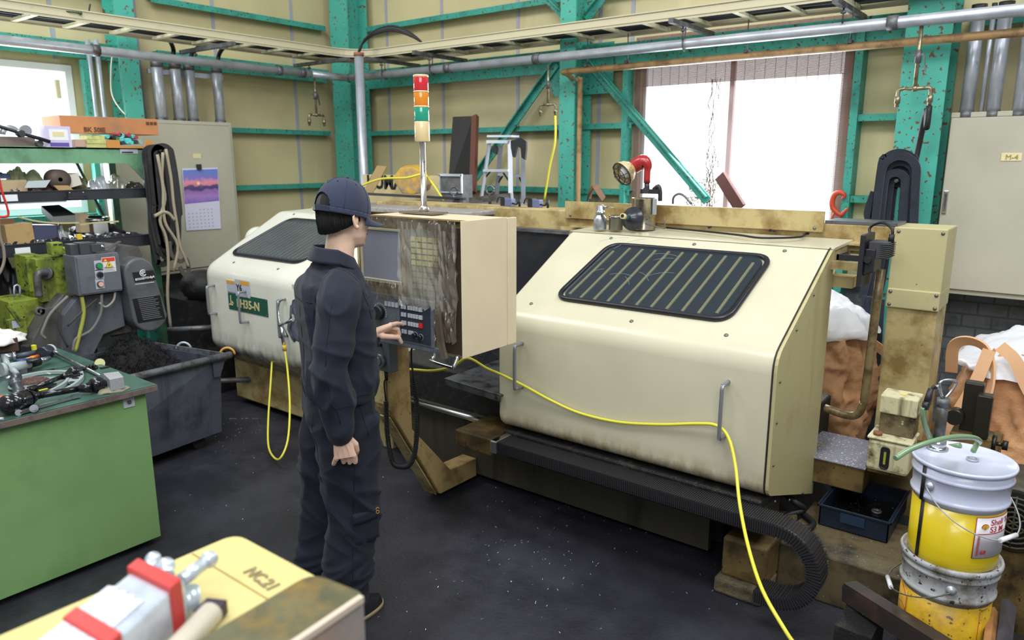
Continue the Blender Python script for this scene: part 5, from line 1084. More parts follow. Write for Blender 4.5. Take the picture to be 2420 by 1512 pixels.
# ================================================================ green shelf
m_sg = M('shelf_green', (112,160,124), .5, dirt=((86,120,96), 5, .4), specks=((60,70,60), 70, -.2)); m_sgd = M('shelf_dark_green', (52,92,66), .5, dirt=((34,56,42), 6, .5)); m_drw = M('drawer_black', (42,44,52), .4, dirt=((30,30,34), 6, .4))
sh = root('storage_shelf', (-5.8,1.6,0), 'green storage rack with black drawers crowded with parts by the left window', 'shelf')
SY0, SY1 = .3, 2.74
b = MB(); b.bx(-5.52,-5.5,SY0,SY1,1.80,1.91); b.bx(-6.1,-5.5,SY0,SY1,1.895,1.905); b.bx(-6.1,-6.08,SY0,SY1,1.80,1.91); part('top_shelf', b, m_sg, sh)
b = MB(); a = P(283,352,x=-5.498); c = P(326,363,x=-5.498); b.bx(-5.499,-5.496,a.y,c.y,c.z,a.z); part('shelf_label', b, m_lab, sh)
b = MB(); b.bx(-5.498,-5.4955,a.y+.01,a.y+.09,a.z-.028,a.z-.018); part('label_print', b, m_ink, sh)
for (x, y, s_) in ((-5.53,SY1-.05,1),(-6.08,SY1-.05,0),(-5.53,SY0,1),(-6.08,SY0,0)):
    b = MB(); b.bx(x,x+.03,y,y+.05,0,1.80)
    part('post', b, m_sgd, sh)
b = MB(); b.prism([(-5.5,SY1-.16,1.80),(-5.5,SY1,1.80),(-5.5,SY1,1.62)], (-.02,0,0)); part('gusset', b, m_sg, sh)
b = MB(); b.bar((-6.06,2.45,1.82),(-6.06,2.68,1.2),.03,.02); part('rear_brace', b, m_sgd, sh)
for (z0, z1, nm) in ((1.553,1.622,'upper'),(1.205,1.285,'lower')):
    b = MB(); b.bx(-5.5,-5.485,SY0,SY1-.05,z0,z1); b.bx(-6.08,-5.5,SY0,SY1-.05,z0,z0+.01); b.bx(-6.08,-6.065,SY0,SY1-.05,z0,z1); b.bx(-6.08,-5.485,SY1-.07,SY1-.05,z0,z1); b.bx(-5.505,-5.48,SY0,SY1-.05,z1-.006,z1+.002)
    dr = part('drawer', b, m_drw, sh, .002)
    lz = (z0+z1)/2
    u = (2,42) if nm == 'upper' else (18,55)
    a = P(u[0], 470, x=-5.484); c = P(u[1], 470, x=-5.484); b = MB(); b.bx(-5.485,-5.482,a.y,c.y,lz-.024,lz+.018); part('drawer_label', b, m_white, dr)
    a = P(160,470,x=-5.484).y; 
    if nm == 'lower': a += .0
    b = MB(); b.tube([V(-5.47,a,lz-.012),V(-5.455,a,lz-.02),V(-5.455,a+.11,lz-.02),V(-5.47,a+.11,lz-.012)], .006, 8, 2); b.bx(-5.485,-5.475,a,a+.11,lz-.02,lz+.026); part('drawer_handle', b, m_drw, dr)
    for q in (a+.012, a+.098):
        b = MB(); b.ball((-5.472,q,lz+.018), .005); part('drawer_screw', b, m_chrome, dr)
b = MB(); b.bx(-5.51,-5.495,SY0,SY1-.6,1.542,1.553); part('drawer_runner', b, m_white, sh)
# contents: helper that fills a pixel rectangle on plane x with a box of given depth
def pbox(u0, v0, u1, v1, x, dep, zb=None, tilt=0):
    a = P(u0, v1, x=x); c = P(u1, v0, x=x); z0 = a.z if zb is None else zb; z1 = c.z
    b = MB(); cy = (a.y+c.y)/2; cz = (z0+z1)/2; b.box((x-dep/2, cy, cz), (dep, c.y-a.y, z1-z0), Matrix.Rotation(tilt, 3, 'X')); return b
ZT1 = 1.9055; ZM = 1.564; ZL = 1.216
gA = 'things on top of the green shelf'; gB = 'things in the upper black drawer'; gC = 'things in the lower black drawer'
ob = root('carton', (-5.65,1.9,2.0), 'long flat orange carton lying across the things on top of the green shelf', 'box')
b = pbox(145,282,372,313,-5.60,.30); part('carton_body', b, M('orange_carton', (196,132,86), .75, dirt=((140,112,90), 3, .35), var=.1), ob, .003)
a = P(198,311,x=-5.598); text('BK 50IE', .045, M('carton_ink', (96,60,44), .8), ob, a, (0,1,0), (0,0,1), bold=.001)
for k in range(3):
    q_ = P(345+k*9, 288, x=-5.598); b = MB(); b.bx(-5.599,-5.597,q_.y,q_.y+.022,q_.z-.022,q_.z); part('carton_pictogram', b, MATS['carton_ink'], ob)
b = pbox(110,299,165,341,-5.475,.12,ZT1); wb = thing('purple_box', b, M('box_lilac', (206,196,226), .5), 'white and purple product box on the top shelf', 'box', gA)
a = P(112,312,x=-5.497); c = P(163,330,x=-5.497)
b = MB(); b.bx(-5.4745,-5.473,wb.location.y-.055,wb.location.y+.06,ZT1+.045,ZT1+.115); part('box_band', b, M('box_white', (232,232,236), .5), wb); b = MB(); b.bx(-5.4735,-5.4715,wb.location.y-.035,wb.location.y+.035,ZT1+.07,ZT1+.10); part('box_label', b, M('tag_cream', (222,208,160)), wb)
b = MB(); b.bx(-5.4745,-5.473,wb.location.y-.055,wb.location.y+.06,ZT1+.005,ZT1+.03); part('box_stripe', b, M('purple', (98,80,160), .5), wb)
b = MB(); b.tube([P(-10,296,x=-5.45), P(118,335,x=-5.45)], .012, 8, 0); b.cyl(P(45,316,x=-5.44), P(53,316,x=-5.41), .022); thing('black_rod', b, m_blk, 'long black rod with a clamp lying on the left of the top shelf', 'rod', gA)
b = pbox(-10,324,82,340,-5.52,.25,ZT1); thing('plank', b, M('dusty_plank', (128,112,106), .8), 'dusty flat wooden plank at the left end of the top shelf', 'board', gA)
b = MB(); c = P(25,318,x=-5.6); b.tube(arc(c, .045, 0, 180, 10, (0,1,0), (0,0,1)), .018, 10, 0); c = P(62,308,x=-5.6); b.cyl(c, c+V(-.05,0,0), .035); thing('machine_part', b, m_alu, 'small curved metal casting behind the black rod on the top shelf', 'part', gA)
b = MB(); c = P(92,337,x=-5.5); b.cyl((-5.48,c.y,ZT1+.022),(-5.6,c.y,ZT1+.022),.02); thing('pipe_piece', b, m_galvd, 'short steel tube end beside the purple box', 'tube', gA)
b = pbox(178,330,202,342,-5.5,.1,ZT1); thing('pink_box', b, M('box_pink', (190,156,140), .7), 'small pinkish box beside the yellow packs on the top shelf', 'box', gA)
for k in range(3):
    b = pbox(203-k,0,250-(k%2),10,-5.49,.1); b.bm.clear(); a = P(203,330,x=-5.49); c = P(249,330,x=-5.49); z = ZT1+.001+k*.0275; b.bx(-5.60,-5.49+.004*(k%2),a.y+.004*k,c.y+.003*(1-k),z,z+.026); thing('yellow_pack', b, M('pack_yellow', (206,206,128), .6, var=.2, vscale=30), ['bottom','middle','top'][k]+' of the three flat yellow-green packs stacked under the orange carton', 'pack', 'stacked yellow-green packs')
b = MB(); a = P(252,335,x=-5.48); c = P(362,335,x=-5.48); b.bx(-5.75,-5.48,a.y,c.y,ZT1,ZT1+.012); b.bx(-5.49,-5.48,a.y,a.y+.09,ZT1+.012,ZT1+.055); b.prism([(-5.48,c.y-.06,ZT1+.012),(-5.48,c.y,ZT1+.012),(-5.48,c.y-.01,ZT1+.06),(-5.48,c.y-.05,ZT1+.06)], (-.01,0,0)); thing('open_carton', b, M('orange_open_carton', (200,138,66), .7), 'open orange carton holding round-ended tubes on the top shelf', 'box')
tubes = [(254,321,'t'),(270,322,'d'),(279,325,'g'),(289,318,'t'),(288,328,'t'),(277,335,'t'),(291,336,'n'),(302,334,'t'),(307,329,'t'),(311,335,'t'),(306,317,'r'),(317,321,'t'),(322,323,'r'),(322,333,'n'),(334,334,'w'),(283,316,'r')]
tc_ = {'t':('turquoise',(86,190,186)),'d':('black',(36,34,38)),'g':('green',(60,120,90)),'n':('navy',(44,44,70)),'r':('red',(150,62,62)),'w':('pale green',(150,180,160))}
for i, (u, v, k) in enumerate(tubes):
    q_ = P(u, v+1.5, x=-5.50); b = MB(); b.cyl((-5.495-.006*(i%3),q_.y,max(q_.z,ZT1+.028)), (-5.74,q_.y,max(q_.z,ZT1+.028)), .0135, seg=16); cn = tc_[k][0]
    t_ = thing('round_tube', b, M('tube_'+cn.replace(' ','_'), tc_[k][1], .4), cn+' tube end sticking out of the open orange carton', 'tube', cn+' tubes in the orange carton')
# upper drawer
m_rag = M('beige_rag', (216,202,174), .9, var=.15, vscale=20); m_card = M('cardboard2', (176,146,100), .8, dirt=((140,112,76), 5, .3))
def lump(u0, v0, u1, v1, x, dep, zb, seed, mat, name, lab, cat, grp=None, amp=.35, kind=None):
    a = P(u0, v1, x=x); c = P(u1, v0, x=x); cy = (a.y+c.y)/2; ry = (c.y-a.y)/2; h = c.z-zb; b = MB()
    def f(u, v):
        th = 2*math.pi*u; ph = v*math.pi/2; cp = math.cos(ph); n = 1+amp*noise.noise(V(math.cos(th)*cp*2+seed, math.sin(th)*cp*2, v*2))+amp*.5*noise.noise(V(math.cos(th)*cp*5+seed, math.sin(th)*cp*5, v*5))
        return V(x-dep/2+math.cos(th)*math.cos(ph)*dep/2*n, cy+math.sin(th)*math.cos(ph)*ry*n, zb+h*math.sin(ph)*n)
    g_ = b.grid(f, 36, 14, True, True); b.face([r_[0] for r_ in g_]); return thing(name, b, mat, lab, cat, grp, kind=kind)
b = pbox(-5,425,62,452,-5.55,.2,ZM+.03); thing('open_box', b, M('box_tan', (190,168,132), .7), 'tan open box at the left end of the upper drawer', 'box', gB)
lump(-10,408,34,428,-5.6,.15,ZM+.14,2,M('blue_rag', (70,88,116), .8),'blue_rag','blue and white crumpled rag on the tan box','rag',gB)
lump(32,399,78,445,-5.7,.22,ZM+.02,5,m_rag,'work_glove','left beige crumpled work glove in the upper drawer','glove',gB)
lump(68,402,118,445,-5.68,.2,ZM+.02,9,m_rag,'work_glove','right beige crumpled work glove beside the brown spool','glove',gB,.2)
b = MB(); c = P(137,424,x=-5.56); b.lathe((-5.52,c.y,c.z),(-1,0,0),[(.014,0),(.068,0),(.068,.10),(.014,.10),(.014,0)],28); b.bx(-5.6,-5.54,c.y-.03,c.y+.03,ZM,c.z-.06); thing('brown_spool', b, M('spool_brown', (86,72,66), .5), 'round dark brown spool with a centre hole in the upper drawer', 'spool', gB)
b = pbox(158,412,188,434,-5.55,.14,ZM+.08,.25); thing('white_box', b, M('box_chalk', (216,210,196), .6, dirt=((170,160,140),20,.1)), 'white printed box tilted beside the brown spool', 'box', gB)
b = MB(); b.prism([P(u,v,x=-5.51) for u, v in ((58,444),(66,428),(120,425),(108,443))], (-.004,0,0)); thing('paper_sheet', b, M('sheet_grey', (190,200,202), .5), 'pale blue-grey sheet leaning in the upper drawer', 'paper', gB)
b = MB(); b.prism([P(u,v,x=-5.495) for u, v in ((126,438),(162,438),(176,452),(142,453))], (-.004,0,0)); thing('card_flap', b, m_card, 'tan cardboard flap leaning over the front of the upper drawer', 'cardboard', gB)
lump(10,439,68,455,-5.53,.1,ZM+.02,12,M('brown_film', (62,46,42), .25, coat=.6),'wrapped_part','left dark brown plastic-wrapped part at the front of the upper drawer','part',gB,.4)
lump(62,435,130,455,-5.53,.12,ZM+.02,15,M('brown_film', (62,46,42)),'wrapped_part','right dark brown plastic-wrapped part at the front of the upper drawer','part',gB,.4)
for i, (u, v, w, h_, c, lab) in enumerate(((192,419,22,22,(120,112,86),'olive crumpled plastic packet beside the white box'),(220,420,46,14,(196,198,206),'silver foil packet in the upper drawer'),(268,416,36,20,(150,150,136),'clear crumpled bag at the right of the upper drawer'),(168,440,60,14,(90,74,62),'brown tangled fittings in the upper drawer'),(262,436,44,12,(170,168,166),'shiny round film reel in the upper drawer'),(308,430,40,18,(60,54,50),'dark oily casting at the right end of the upper drawer'))):
    lump(u,v,u+w,v+h_,-5.6+.02*(i%3),.16,ZM+.02,30+i,M('clutter%d' % i, c, .25, .2, coat=.4),['plastic_packet','foil_packet','plastic_bag','pipe_fittings','film_reel','oily_casting'][i],lab,'packet',gB,.3)
# lower drawer
b = pbox(15,527,77,556,-5.50,.14,ZL+.04,.03); thing('cardboard_box', b, m_card, 'plain cardboard box at the front left of the lower drawer', 'box', gC, bevel=.002)
b = pbox(-8,516,34,550,-5.66,.14,ZL+.02); thing('cardboard_box', b, M('card_dark', (150,110,74), .8), 'darker cardboard box behind the plain one in the lower drawer', 'box', gC)
b = pbox(78,530,132,545,-5.52,.12,ZL+.05,-.08); db = thing('blue_case', b, M('case_blue', (66,70,96), .4), 'dark blue plastic case with a white strip label in the lower drawer', 'case', gC, bevel=.003)
b = MB(); b.box((-5.518, db.location.y+.01, db.location.z+.03), (.003,.08,.014), Matrix.Rotation(-.08,3,'X')); part('strip_label', b, m_lab, db)
tl_ = [P(97,488,x=-5.75),P(140,485,x=-5.80),P(178,508,x=-5.55),P(125,512,x=-5.52)]
b = MB(); b.prism(tl_, (0,0,-.045)); thing('grey_case', b, M('case_grey', (110,110,108), .5), 'tilted grey case with a black top leaning in the lower drawer', 'case', gC)
b = MB(); b.prism([p+V(0,0,.001) for p in tl_], (0,0,.004)); o_ = bpy.data.objects.new('lid', finish('lid', b, m_dark, ORG[KEEP[-1].as_pointer()])); sc.collection.objects.link(o_); o_.parent = KEEP[-1]; ORG[o_.as_pointer()] = ORG[KEEP[-1].as_pointer()]
b = MB(); c = P(225,519,x=-5.7); b.lathe(c, (.1,0,1), [(.05,0),(.095,0),(.095,.018),(.05,.018),(.05,0)], 28); b.bx(-5.78,-5.62,c.y-.05,c.y+.05,ZL+.01,c.z); thing('bearing_ring', b, m_chrome, 'shiny steel ring lying on top of the lower drawer clutter', 'ring', gC)
b = pbox(188,503,207,520,-5.66,.08,ZL+.10); thing('small_box', b, M('box_tan', (190,168,132)), 'small tan box with a dark mark beside the steel ring', 'box', gC)
for i, pts in enumerate((((42,512),(90,523),(140,527),(187,526)), ((188,531),(225,526),(280,523)))):
    b = MB(); b.tube([P(u,v,x=-5.53+.01*k) for k, (u,v) in enumerate(pts)], 0, flat=(.012,.010,(0,0,1)), sm=4); thing('thin_strip', b, M('strip_cream', (188,176,130), .6), ['left','right'][i]+' thin curved cream strip across the lower drawer', 'strip', gC)
rr = random.Random(77)
for k in range(16):
    u = 12+k*20+rr.uniform(-4,4); v = 558-(u*.028)-rr.uniform(2,8); q_ = P(u, v, x=-5.52); r_ = rr.uniform(.016,.026); b = MB(); b.cyl((-5.50,q_.y,ZL+.045+r_),(-5.62,q_.y+rr.uniform(-.03,.03),ZL+.045+r_+rr.uniform(0,.02)), r_, r_*.8, 14)
    cch = k % 4 == 0; thing('machine_bush', b, m_chrome if cch else M('oiled_black', (58,56,58), .3, .3), ('bright' if cch else 'dark oily')+' steel bush lying at the front of the lower drawer', 'bush', ('bright' if cch else 'dark')+' bushes at the front of the lower drawer')
b = pbox(183,553,194,560,-5.49,.03,ZL+.05); thing('yellow_tag', b, M('tag_yellow', (226,190,50), .5), 'tiny yellow block at the front of the lower drawer', 'block', gC)
lump(135,533,160,560,-5.54,.1,ZL+.03,61,M('film_clear', (150,154,158), .15, coat=1),'plastic_film','crumpled clear film in the middle of the lower drawer','film',gC,.5)
lump(175,523,300,545,-5.75,.3,ZL+.02,63,M('clutter_dark', (48,46,50), .3, .3, specks=((170,170,176), 60, .0)),'dark_parts','heap of dark greasy parts at the back of the lower drawer','parts',gC,.4,'stuff')
lump(-20,500,50,640,-5.75,.3,ZL-.1,66,M('clutter_dark', (48,46,50)),'dark_parts','dark greasy parts on the far left of the lower drawer','parts',gC,.2) if False else None
lump(0,622,75,760,-5.6,.5,.45,67,M('parts_black', (40,40,42), .35, .3, dirt=((90,90,88), 30, .1)),'black_castings','heap of black castings below the drawers left of the lime machine','castings',None,.35,'stuff')
b = MB(); b.tube([P(-6,400,x=-5.3),P(4,450,x=-5.3),P(14,480,x=-5.3),P(20,505,x=-5.3),P(12,512,x=-5.3),P(0,512,x=-5.3)], .007, 8, 4); thing('red_hose', b, M('cord_red', (200,48,44), .4), 'red hose looping down at the left edge in front of the drawers', 'hose')
b = MB(); b.tube([P(-4,520,x=-5.2),P(0,560,x=-5.2),P(8,585,x=-5.2),P(10,615,x=-5.2),P(2,640,x=-5.2),P(-5,650,x=-5.2)], .009, 8, 4); thing('taupe_hose', b, M('cord_taupe', (140,126,112), .6), 'taupe hose hanging at the left edge below the red hose', 'hose')
b = MB(); b.tube([P(265,130,x=-6.3),P(262,165,x=-6.3),P(263,215,x=-6.3),P(275,245,x=-6.3),P(297,272,x=-6.3)], .005, 6, 5); thing('white_wire', b, M('wire_white', (220,220,210), .5), 'thin white wire hanging down beside the left column', 'wire')
b = MB(); b.tube([P(155,27,x=-5.66),P(170,28,x=-5.64),P(190,31,x=-5.64)], .005, 6, 3); b.ball(P(190,31,x=-5.64), .012); thing('green_plug', b, M('plug_green', (50,76,60), .5), 'small dark plug lead lying on the left tray rail', 'plug')
b = MB(); b.tube([P(210,40,x=-5.66),P(211,22,x=-5.66),P(213,10,x=-5.66)], .006, 6, 3); thing('wire_end', b, m_blk, 'short dark wire end sticking up from the left tray rail', 'wire')
# hanging belts and rope on the shelf end
rr = random.Random(15)
for k in range(8):
    b = MB(); yl = 2.665+.010*k+rr.uniform(-.004,.004); yr = 2.765+.013*k; zb = 1.10+.07*(k % 4)+rr.uniform(0,.05); xo = -5.42+.018*(k % 3); ym = (yl+yr)/2; rw = (yr-yl)/2
    pts = [V(xo,yl+.0,1.5),V(xo,yl,1.82)]+arc((xo,ym,1.86),rw,165,15,6,(0,1,0),(0,0,1))+[V(xo,yr+.012,1.72),V(xo,yr+.02,1.45),V(xo,yr+.01,zb+.10)]+arc((xo,ym,zb),rw*.8,0,-180,6,(0,1,0),(0,0,1))+[V(xo,yl-.01,zb+.2)]
    pts.append(pts[0]); b.tube(pts, 0, flat=(.042,.012,(1,0,0)), sm=3); thing('rubber_sling', b, M('sling_black', (44,42,44), .7, dirt=((64,60,58), 8, .3)), 'black rubber sling in the thick bundle hanging at the end of the green shelf', 'sling', 'black slings hanging at the end of the green shelf')
for k, pts in enumerate((((385,360),(383,420),(390,470),(378,520),(392,560),(398,620),(396,700),(404,780)), ((392,352),(404,420),(410,480),(418,530),(425,580),(438,610),(445,630)), ((372,365),(385,440),(386,490),(392,530),(420,580),(410,640)), ((385,500),(370,508),(365,510)), ((385,500),(400,505),(412,520)))):
    b = MB(); b.tube([P(u,v,x=-5.33+.004*k) for u, v in pts], .011 if k < 3 else .012, 8, 4); thing('beige_rope', b, M('rope_beige', (164,152,130), .9, bump=.6, bscale=150), ['long beige rope falling to the floor in front of the black slings','beige rope on the right of the black slings','beige rope looping across the middle of the black slings','left frayed end of the knot tied in the beige ropes','right end of the knot tied in the beige ropes'][k], 'rope')
b = MB(); b.tube([P(400,570,x=-5.34),P(404,600,x=-5.34),P(425,618,x=-5.34),P(440,612,x=-5.34),P(446,640,x=-5.34),P(436,650,x=-5.34),P(425,630,x=-5.34)], 0, flat=(.03,.008,(1,0,0)), sm=4); thing('belt_loop', b, M('sling_grey', (84,80,74), .8), 'grey belt loop at the bottom right of the hanging slings', 'belt')
b = MB(); b.bar((-5.5,2.74,1.90),(-5.38,2.80,1.885),.02,.02); thing('sling_peg', b, m_sgd, 'green peg on the shelf end carrying the black slings', 'peg')
# ================================================================ chip conveyor: grey control box, belt guard, chute
m_cg = M('conveyor_grey', (104,108,116), .45, .1, dirt=((80,78,74), 8, .3), var=.1); m_cgd = M('conveyor_dull', (92,90,88), .5, .1, dirt=((66,62,58), 7, .5))
cv = root('chip_conveyor', (-5.05,2.0,0), 'grey chip conveyor with push-button box and belt guard above the swarf bin', 'conveyor')
X = -4.9; a = P(187,700,x=X); c = P(279,596,x=X)
b = MB(); b.bx(X-.17,X,a.y,c.y,a.z+.0,c.z); bxo = part('button_box', b, m_cg, cv, .004)
b = MB(); b.bx(X,X+.006,a.y+.012,c.y,a.z+.01,c.z-.012); part('box_door', b, m_cg, bxo, .002)
for i, (u, v, col) in enumerate(((233,628,(30,150,90)),(235,649,(30,32,38)),(236,671,(226,180,156)))):
    q_ = P(u, v, x=X+.006); b = MB(); b.bx(X+.006,X+.009,q_.y-.026,q_.y+.026,q_.z-.029,q_.z+.033); part('button_plate', b, m_lab, bxo)
    b = MB(); b.cyl((X+.009,q_.y,q_.z),(X+.02,q_.y,q_.z),.02,seg=24); part('button_ring', b, m_galvd, bxo); b = MB(); b.cyl((X+.02,q_.y,q_.z),(X+.027,q_.y,q_.z),.015,seg=24); part('push_button', b, M('btn%d' % i, col, .3), bxo)
a2 = P(243,644,x=X+.006); c2 = P(271,606,x=X+.006); b = MB(); b.bx(X+.006,X+.008,a2.y,c2.y,a2.z,c2.z); wl3 = part('warning_label', b, M('label_pale', (222,218,212), .5), bxo)
b = MB(); b.bx(X+.008,X+.009,a2.y+.003,c2.y-.003,c2.z-.028,c2.z-.003); part('label_band', b, M('band_red', (208,66,52), .5), wl3)
my = (a2.y+c2.y)/2; mz = (a2.z+c2.z)/2
for s_, mt, of in ((.024, m_ink, .0085), (.020, M('warn_yellow', (232,200,50), .5), .0095)):
    b = MB(); b.prism([(X+of,my-s_,mz-s_*.8),(X+of,my+s_,mz-s_*.8),(X+of,my,mz+s_)], (.0008,0,0)); part('warning_triangle', b, mt, wl3)
b = MB(); b.prism([(X+.0105,my+.003,mz+.010),(X+.0105,my-.006,mz-.004),(X+.0105,my-.001,mz-.004),(X+.0105,my-.003,mz-.013),(X+.0105,my+.006,mz+.0),(X+.0105,my+.001,mz+.0)], (.0005,0,0)); part('lightning_bolt', b, m_ink, wl3)
b = MB(); b.prism([(X+.0092,a2.y+.012,c2.z-.024),(X+.0092,a2.y+.032,c2.z-.024),(X+.0092,a2.y+.022,c2.z-.008)], (.0006,0,0)); part('warning_triangle', b, MATS['warn_yellow'], wl3)
b = MB()
for k in range(4): b.bx(X+.008,X+.0088,a2.y+.008,c2.y-.008-.01*(k%2),a2.z+.006+k*.008,a2.z+.009+k*.008)
part('small_print', b, M('print_grey', (120,118,118), .6), wl3)
b = MB(); a3 = P(190,592,x=X-.04); c3 = P(225,572,x=X-.04); b.bx(X-.14,X-.04,a3.y,c3.y,c.z,c3.z); b.bx(X-.08,X-.03,c3.y-.03,c3.y+.05,c.z+.01,c3.z-.012); b.bx(X-.14,X-.06,a3.y-.05,a3.y,c.z,c3.z-.005); part('top_clamp', b, M('clamp_grey', (72,72,78), .45, .3), cv, .003)
b = MB(); b.ball((X-.03,c3.y+.035,c3.z-.03),.012); part('clamp_bolt', b, m_chrome, cv)
# belt guard
g1 = P(331,645,x=X+.02); g2 = P(356,742,x=X+.02); r1, r2 = .100, .118
ps = arc((X+.02,g1.y,g1.z), r1, -12, 186, 16, (0,1,0), (0,0,1)) + arc((X+.02,g2.y,g2.z), r2, 186, 348, 16, (0,1,0), (0,0,1))
b = MB(); b.prism(ps, (-.16,0,0)); gd = part('belt_guard', b, M('guard_grey', (98,100,104), .42, .2, dirt=((76,74,72), 5, .4)), cv); bev(gd, .014, 3, 50)
def gl(u0, v0, u1, v1, mat, nm, par, off=.0215, sk=.12):
    a = P(u0,v1,x=X+off); c = P(u1,v0,x=X+off); h_ = c.z-a.z; s_ = h_*sk*2.0; b = MB(); b.prism([V(X+off,a.y+s_*.6,a.z),V(X+off,c.y+s_*.6,a.z),V(X+off,c.y,c.z),V(X+off,a.y,c.z)], (.001,0,0)); return part(nm, b, mat, par)
pl_ = gl(315,638,362,668,M('plate_black', (26,26,30), .4),'maker_plate',gd); gl(319,665,364,673,m_lab,'maker_strip',gd,.022)
q_ = P(338,645,x=X+.023); b = MB(); b.tube(arc(q_, .020, 40, 330, 16, (0,1,0), (0,0,1)), .003, 6, 0); b.bar(q_+V(0,-.012,-.004), q_+V(0,.016,.006), .004, .004); b.tube(arc(q_, .010, 20, 300, 10, (0,1,0), (0,0,1)), .0025, 6, 0); part('round_emblem', b, m_white, pl_)
q_ = P(320,663,x=X+.023); text('ECOXDTO-ByA', .0185, m_white, pl_, q_, (0,1,.05), (0,0,1), bold=.0006)
ip = gl(319,697,378,765,M('plate_black', (26,26,30)),'instruction_plate',gd,.0215,.10)
b = MB(); rr = random.Random(8); a = P(322,700,x=X+.0232)
for k in range(13):
    z = a.z-.012-k*.0125; b.bar(V(X+.0232,a.y+.006+k*.0018,z), V(X+.0232,a.y+.14+k*.0018-rr.uniform(0,.03),z), .0005, .004, (0,0,1))
part('small_print', b, M('print_white', (120,120,124), .6), ip)
# body of the conveyor
b = MB(); b.prism([P(u,v,x=-5.05) for u, v in ((175,700),(300,640),(312,785),(255,795),(215,830),(175,905),(60,905),(78,800),(112,740),(150,695))], (-.42,0,0)); part('chute', b, m_cgd, cv, .006)
b = MB(); b.prism([P(u,v,x=-4.99) for u, v in ((150,745),(185,700),(285,690),(296,770),(245,790),(215,850),(172,900),(140,905),(146,830))], (-.07,0,0)); part('side_plate', b, m_cg, cv, .004)
b = MB(); b.prism([P(u,v,x=-5.02) for u, v in ((268,600),(276,578),(326,582),(338,602),(330,620),(280,615))], (-.3,0,0)); b.bar(P(248,592,x=-4.97), P(284,570,x=-4.97), .04, .008); part('guard_flap', b, m_cgd, cv, .003)
b = MB(); q_ = P(93,735,x=-4.97); b.lathe(q_, (1,0,0), [(.012,0),(.028,0),(.028,.01),(.012,.01),(.012,0)], 18); b.bx(q_.x-.02,q_.x+.01,q_.y,q_.y+.09,q_.z-.02,q_.z+.01); part('lifting_lug', b, m_cgd, cv)
b = MB(); b.bx(-5.2,-5.08,2.15,2.32,.66,.95); part('gearbox', b, m_cgd, cv, .01)
for pts, r_, cn, cc in ((((193,700),(198,740),(188,790),(178,830)),.012,'olive_cable',(166,168,72)),(((160,700),(120,740),(103,775),(99,790),(108,800)),.009,'grey_cable',(120,118,112)),(((240,695),(238,740),(215,780),(180,800),(172,830)),.009,'grey_cable',(120,118,112)),(((272,690),(268,710),(250,725),(235,715)),.007,'pale_cable',(168,160,150)),(((140,730),(142,780),(160,820)),.007,'dark_cable',(66,62,60)),(((230,705),(190,740),(160,770)),.007,'dark_cable',(66,62,60))):
    b = MB(); b.tube([P(u,v,x=-4.93) for u, v in pts], r_, 8, 5); part('cable', b, M(cn, cc, .6), cv)
# lime green machine behind
m_lime = M('lime_paint', (138,152,56), .5, dirt=((62,68,34), 9, .5), specks=((34,36,24), 40, .35), streak=((60,64,34), 9, .3)); 
lm = root('lime_pump', (-5.35,1.8,0), 'grimy lime-green tank with a grey elbow pipe behind the chip conveyor', 'machine')
def lb(u0, v0, u1, v1, x, dep, nm='tank', mat=None):
    b = pbox(u0,v0,u1,v1,x,dep); return part(nm, b, mat or m_lime, lm, .004)
lb(98,604,175,715,-5.15,.25,'upper_tank'); lb(72,602,100,690,-5.25,.2,'upper_side'); lb(124,572,148,604,-5.12,.08,'square_tube'); lb(148,584,172,604,-5.16,.08,'motor_foot'); lb(32,700,128,798,-5.2,.3,'lower_tank'); 
for u in (127,139):
    b = pbox(u,576,u+8,580,-5.117,.004); part('tube_slot', b, m_dark, lm)
b = MB(); b.tube([P(112,645,x=-5.13),P(95,645,x=-5.11),P(88,655,x=-5.11),P(90,680,x=-5.11),P(92,702,x=-5.11)], .022, 12, 4); b.cyl(P(116,646,x=-5.13),P(110,646,x=-5.12),.036); part('elbow_pipe', b, m_galvd, lm)
b = MB(); b.prism([P(u,v,x=-5.1) for u, v in ((14,722),(30,728),(56,766),(50,772))], (-.02,0,0)); part('open_flap', b, m_lime, lm); b = pbox(25,752,60,792,-5.12,.06); part('small_pan', b, m_lime, lm); b = pbox(30,756,46,776,-5.117,.003); part('pale_plate', b, m_lab, lm)
b = MB(); b.tube([P(34,702,x=-5.15),P(34,676,x=-5.15),P(46,676,x=-5.15),P(47,700,x=-5.15)], .006, 8, 2); part('wire_handle', b, m_galv, lm)
b = MB(); b.bx(-5.5,-5.2,1.4,2.1,0,.72); part('stand', b, m_dark, lm)
# ================================================================ swarf bin
bn = root('swarf_bin', (-4.6,1.9,0), 'grey steel tipping bin of black swarf between the workbench and the lathe', 'bin')
m_bin = M('bin_grey', (92,96,108), .45, .15, dirt=((66,68,76), 5, .45), streak=((50,52,58), 9, .3), var=.15)
Tq = [V(-4.20,1.20,.60),V(-4.245,2.44,.60),V(-4.98,2.28,.60),V(-4.95,1.10,.60)]; Bq = [V(-4.16,1.25,.085),V(-4.31,2.44,.085),V(-4.95,2.33,.085),V(-4.93,1.2,.085)]
b = MB(); cen = V(-4.6,1.8,0)
for i in range(4):
    j = (i+1) % 4; n = (Tq[j]-Tq[i]).cross(V(0,0,1)).normalized()*.008
    if (Tq[i]-V(cen.x,cen.y,.6)).dot(n) > 0: n = -n
    b.hexa([Bq[i],Bq[j],Bq[j]+n,Bq[i]+n,Tq[i],Tq[j],Tq[j]+n,Tq[i]+n])
b.prism(Bq, (0,0,.01)); part('body', b, m_bin, bn)
b = MB(); 
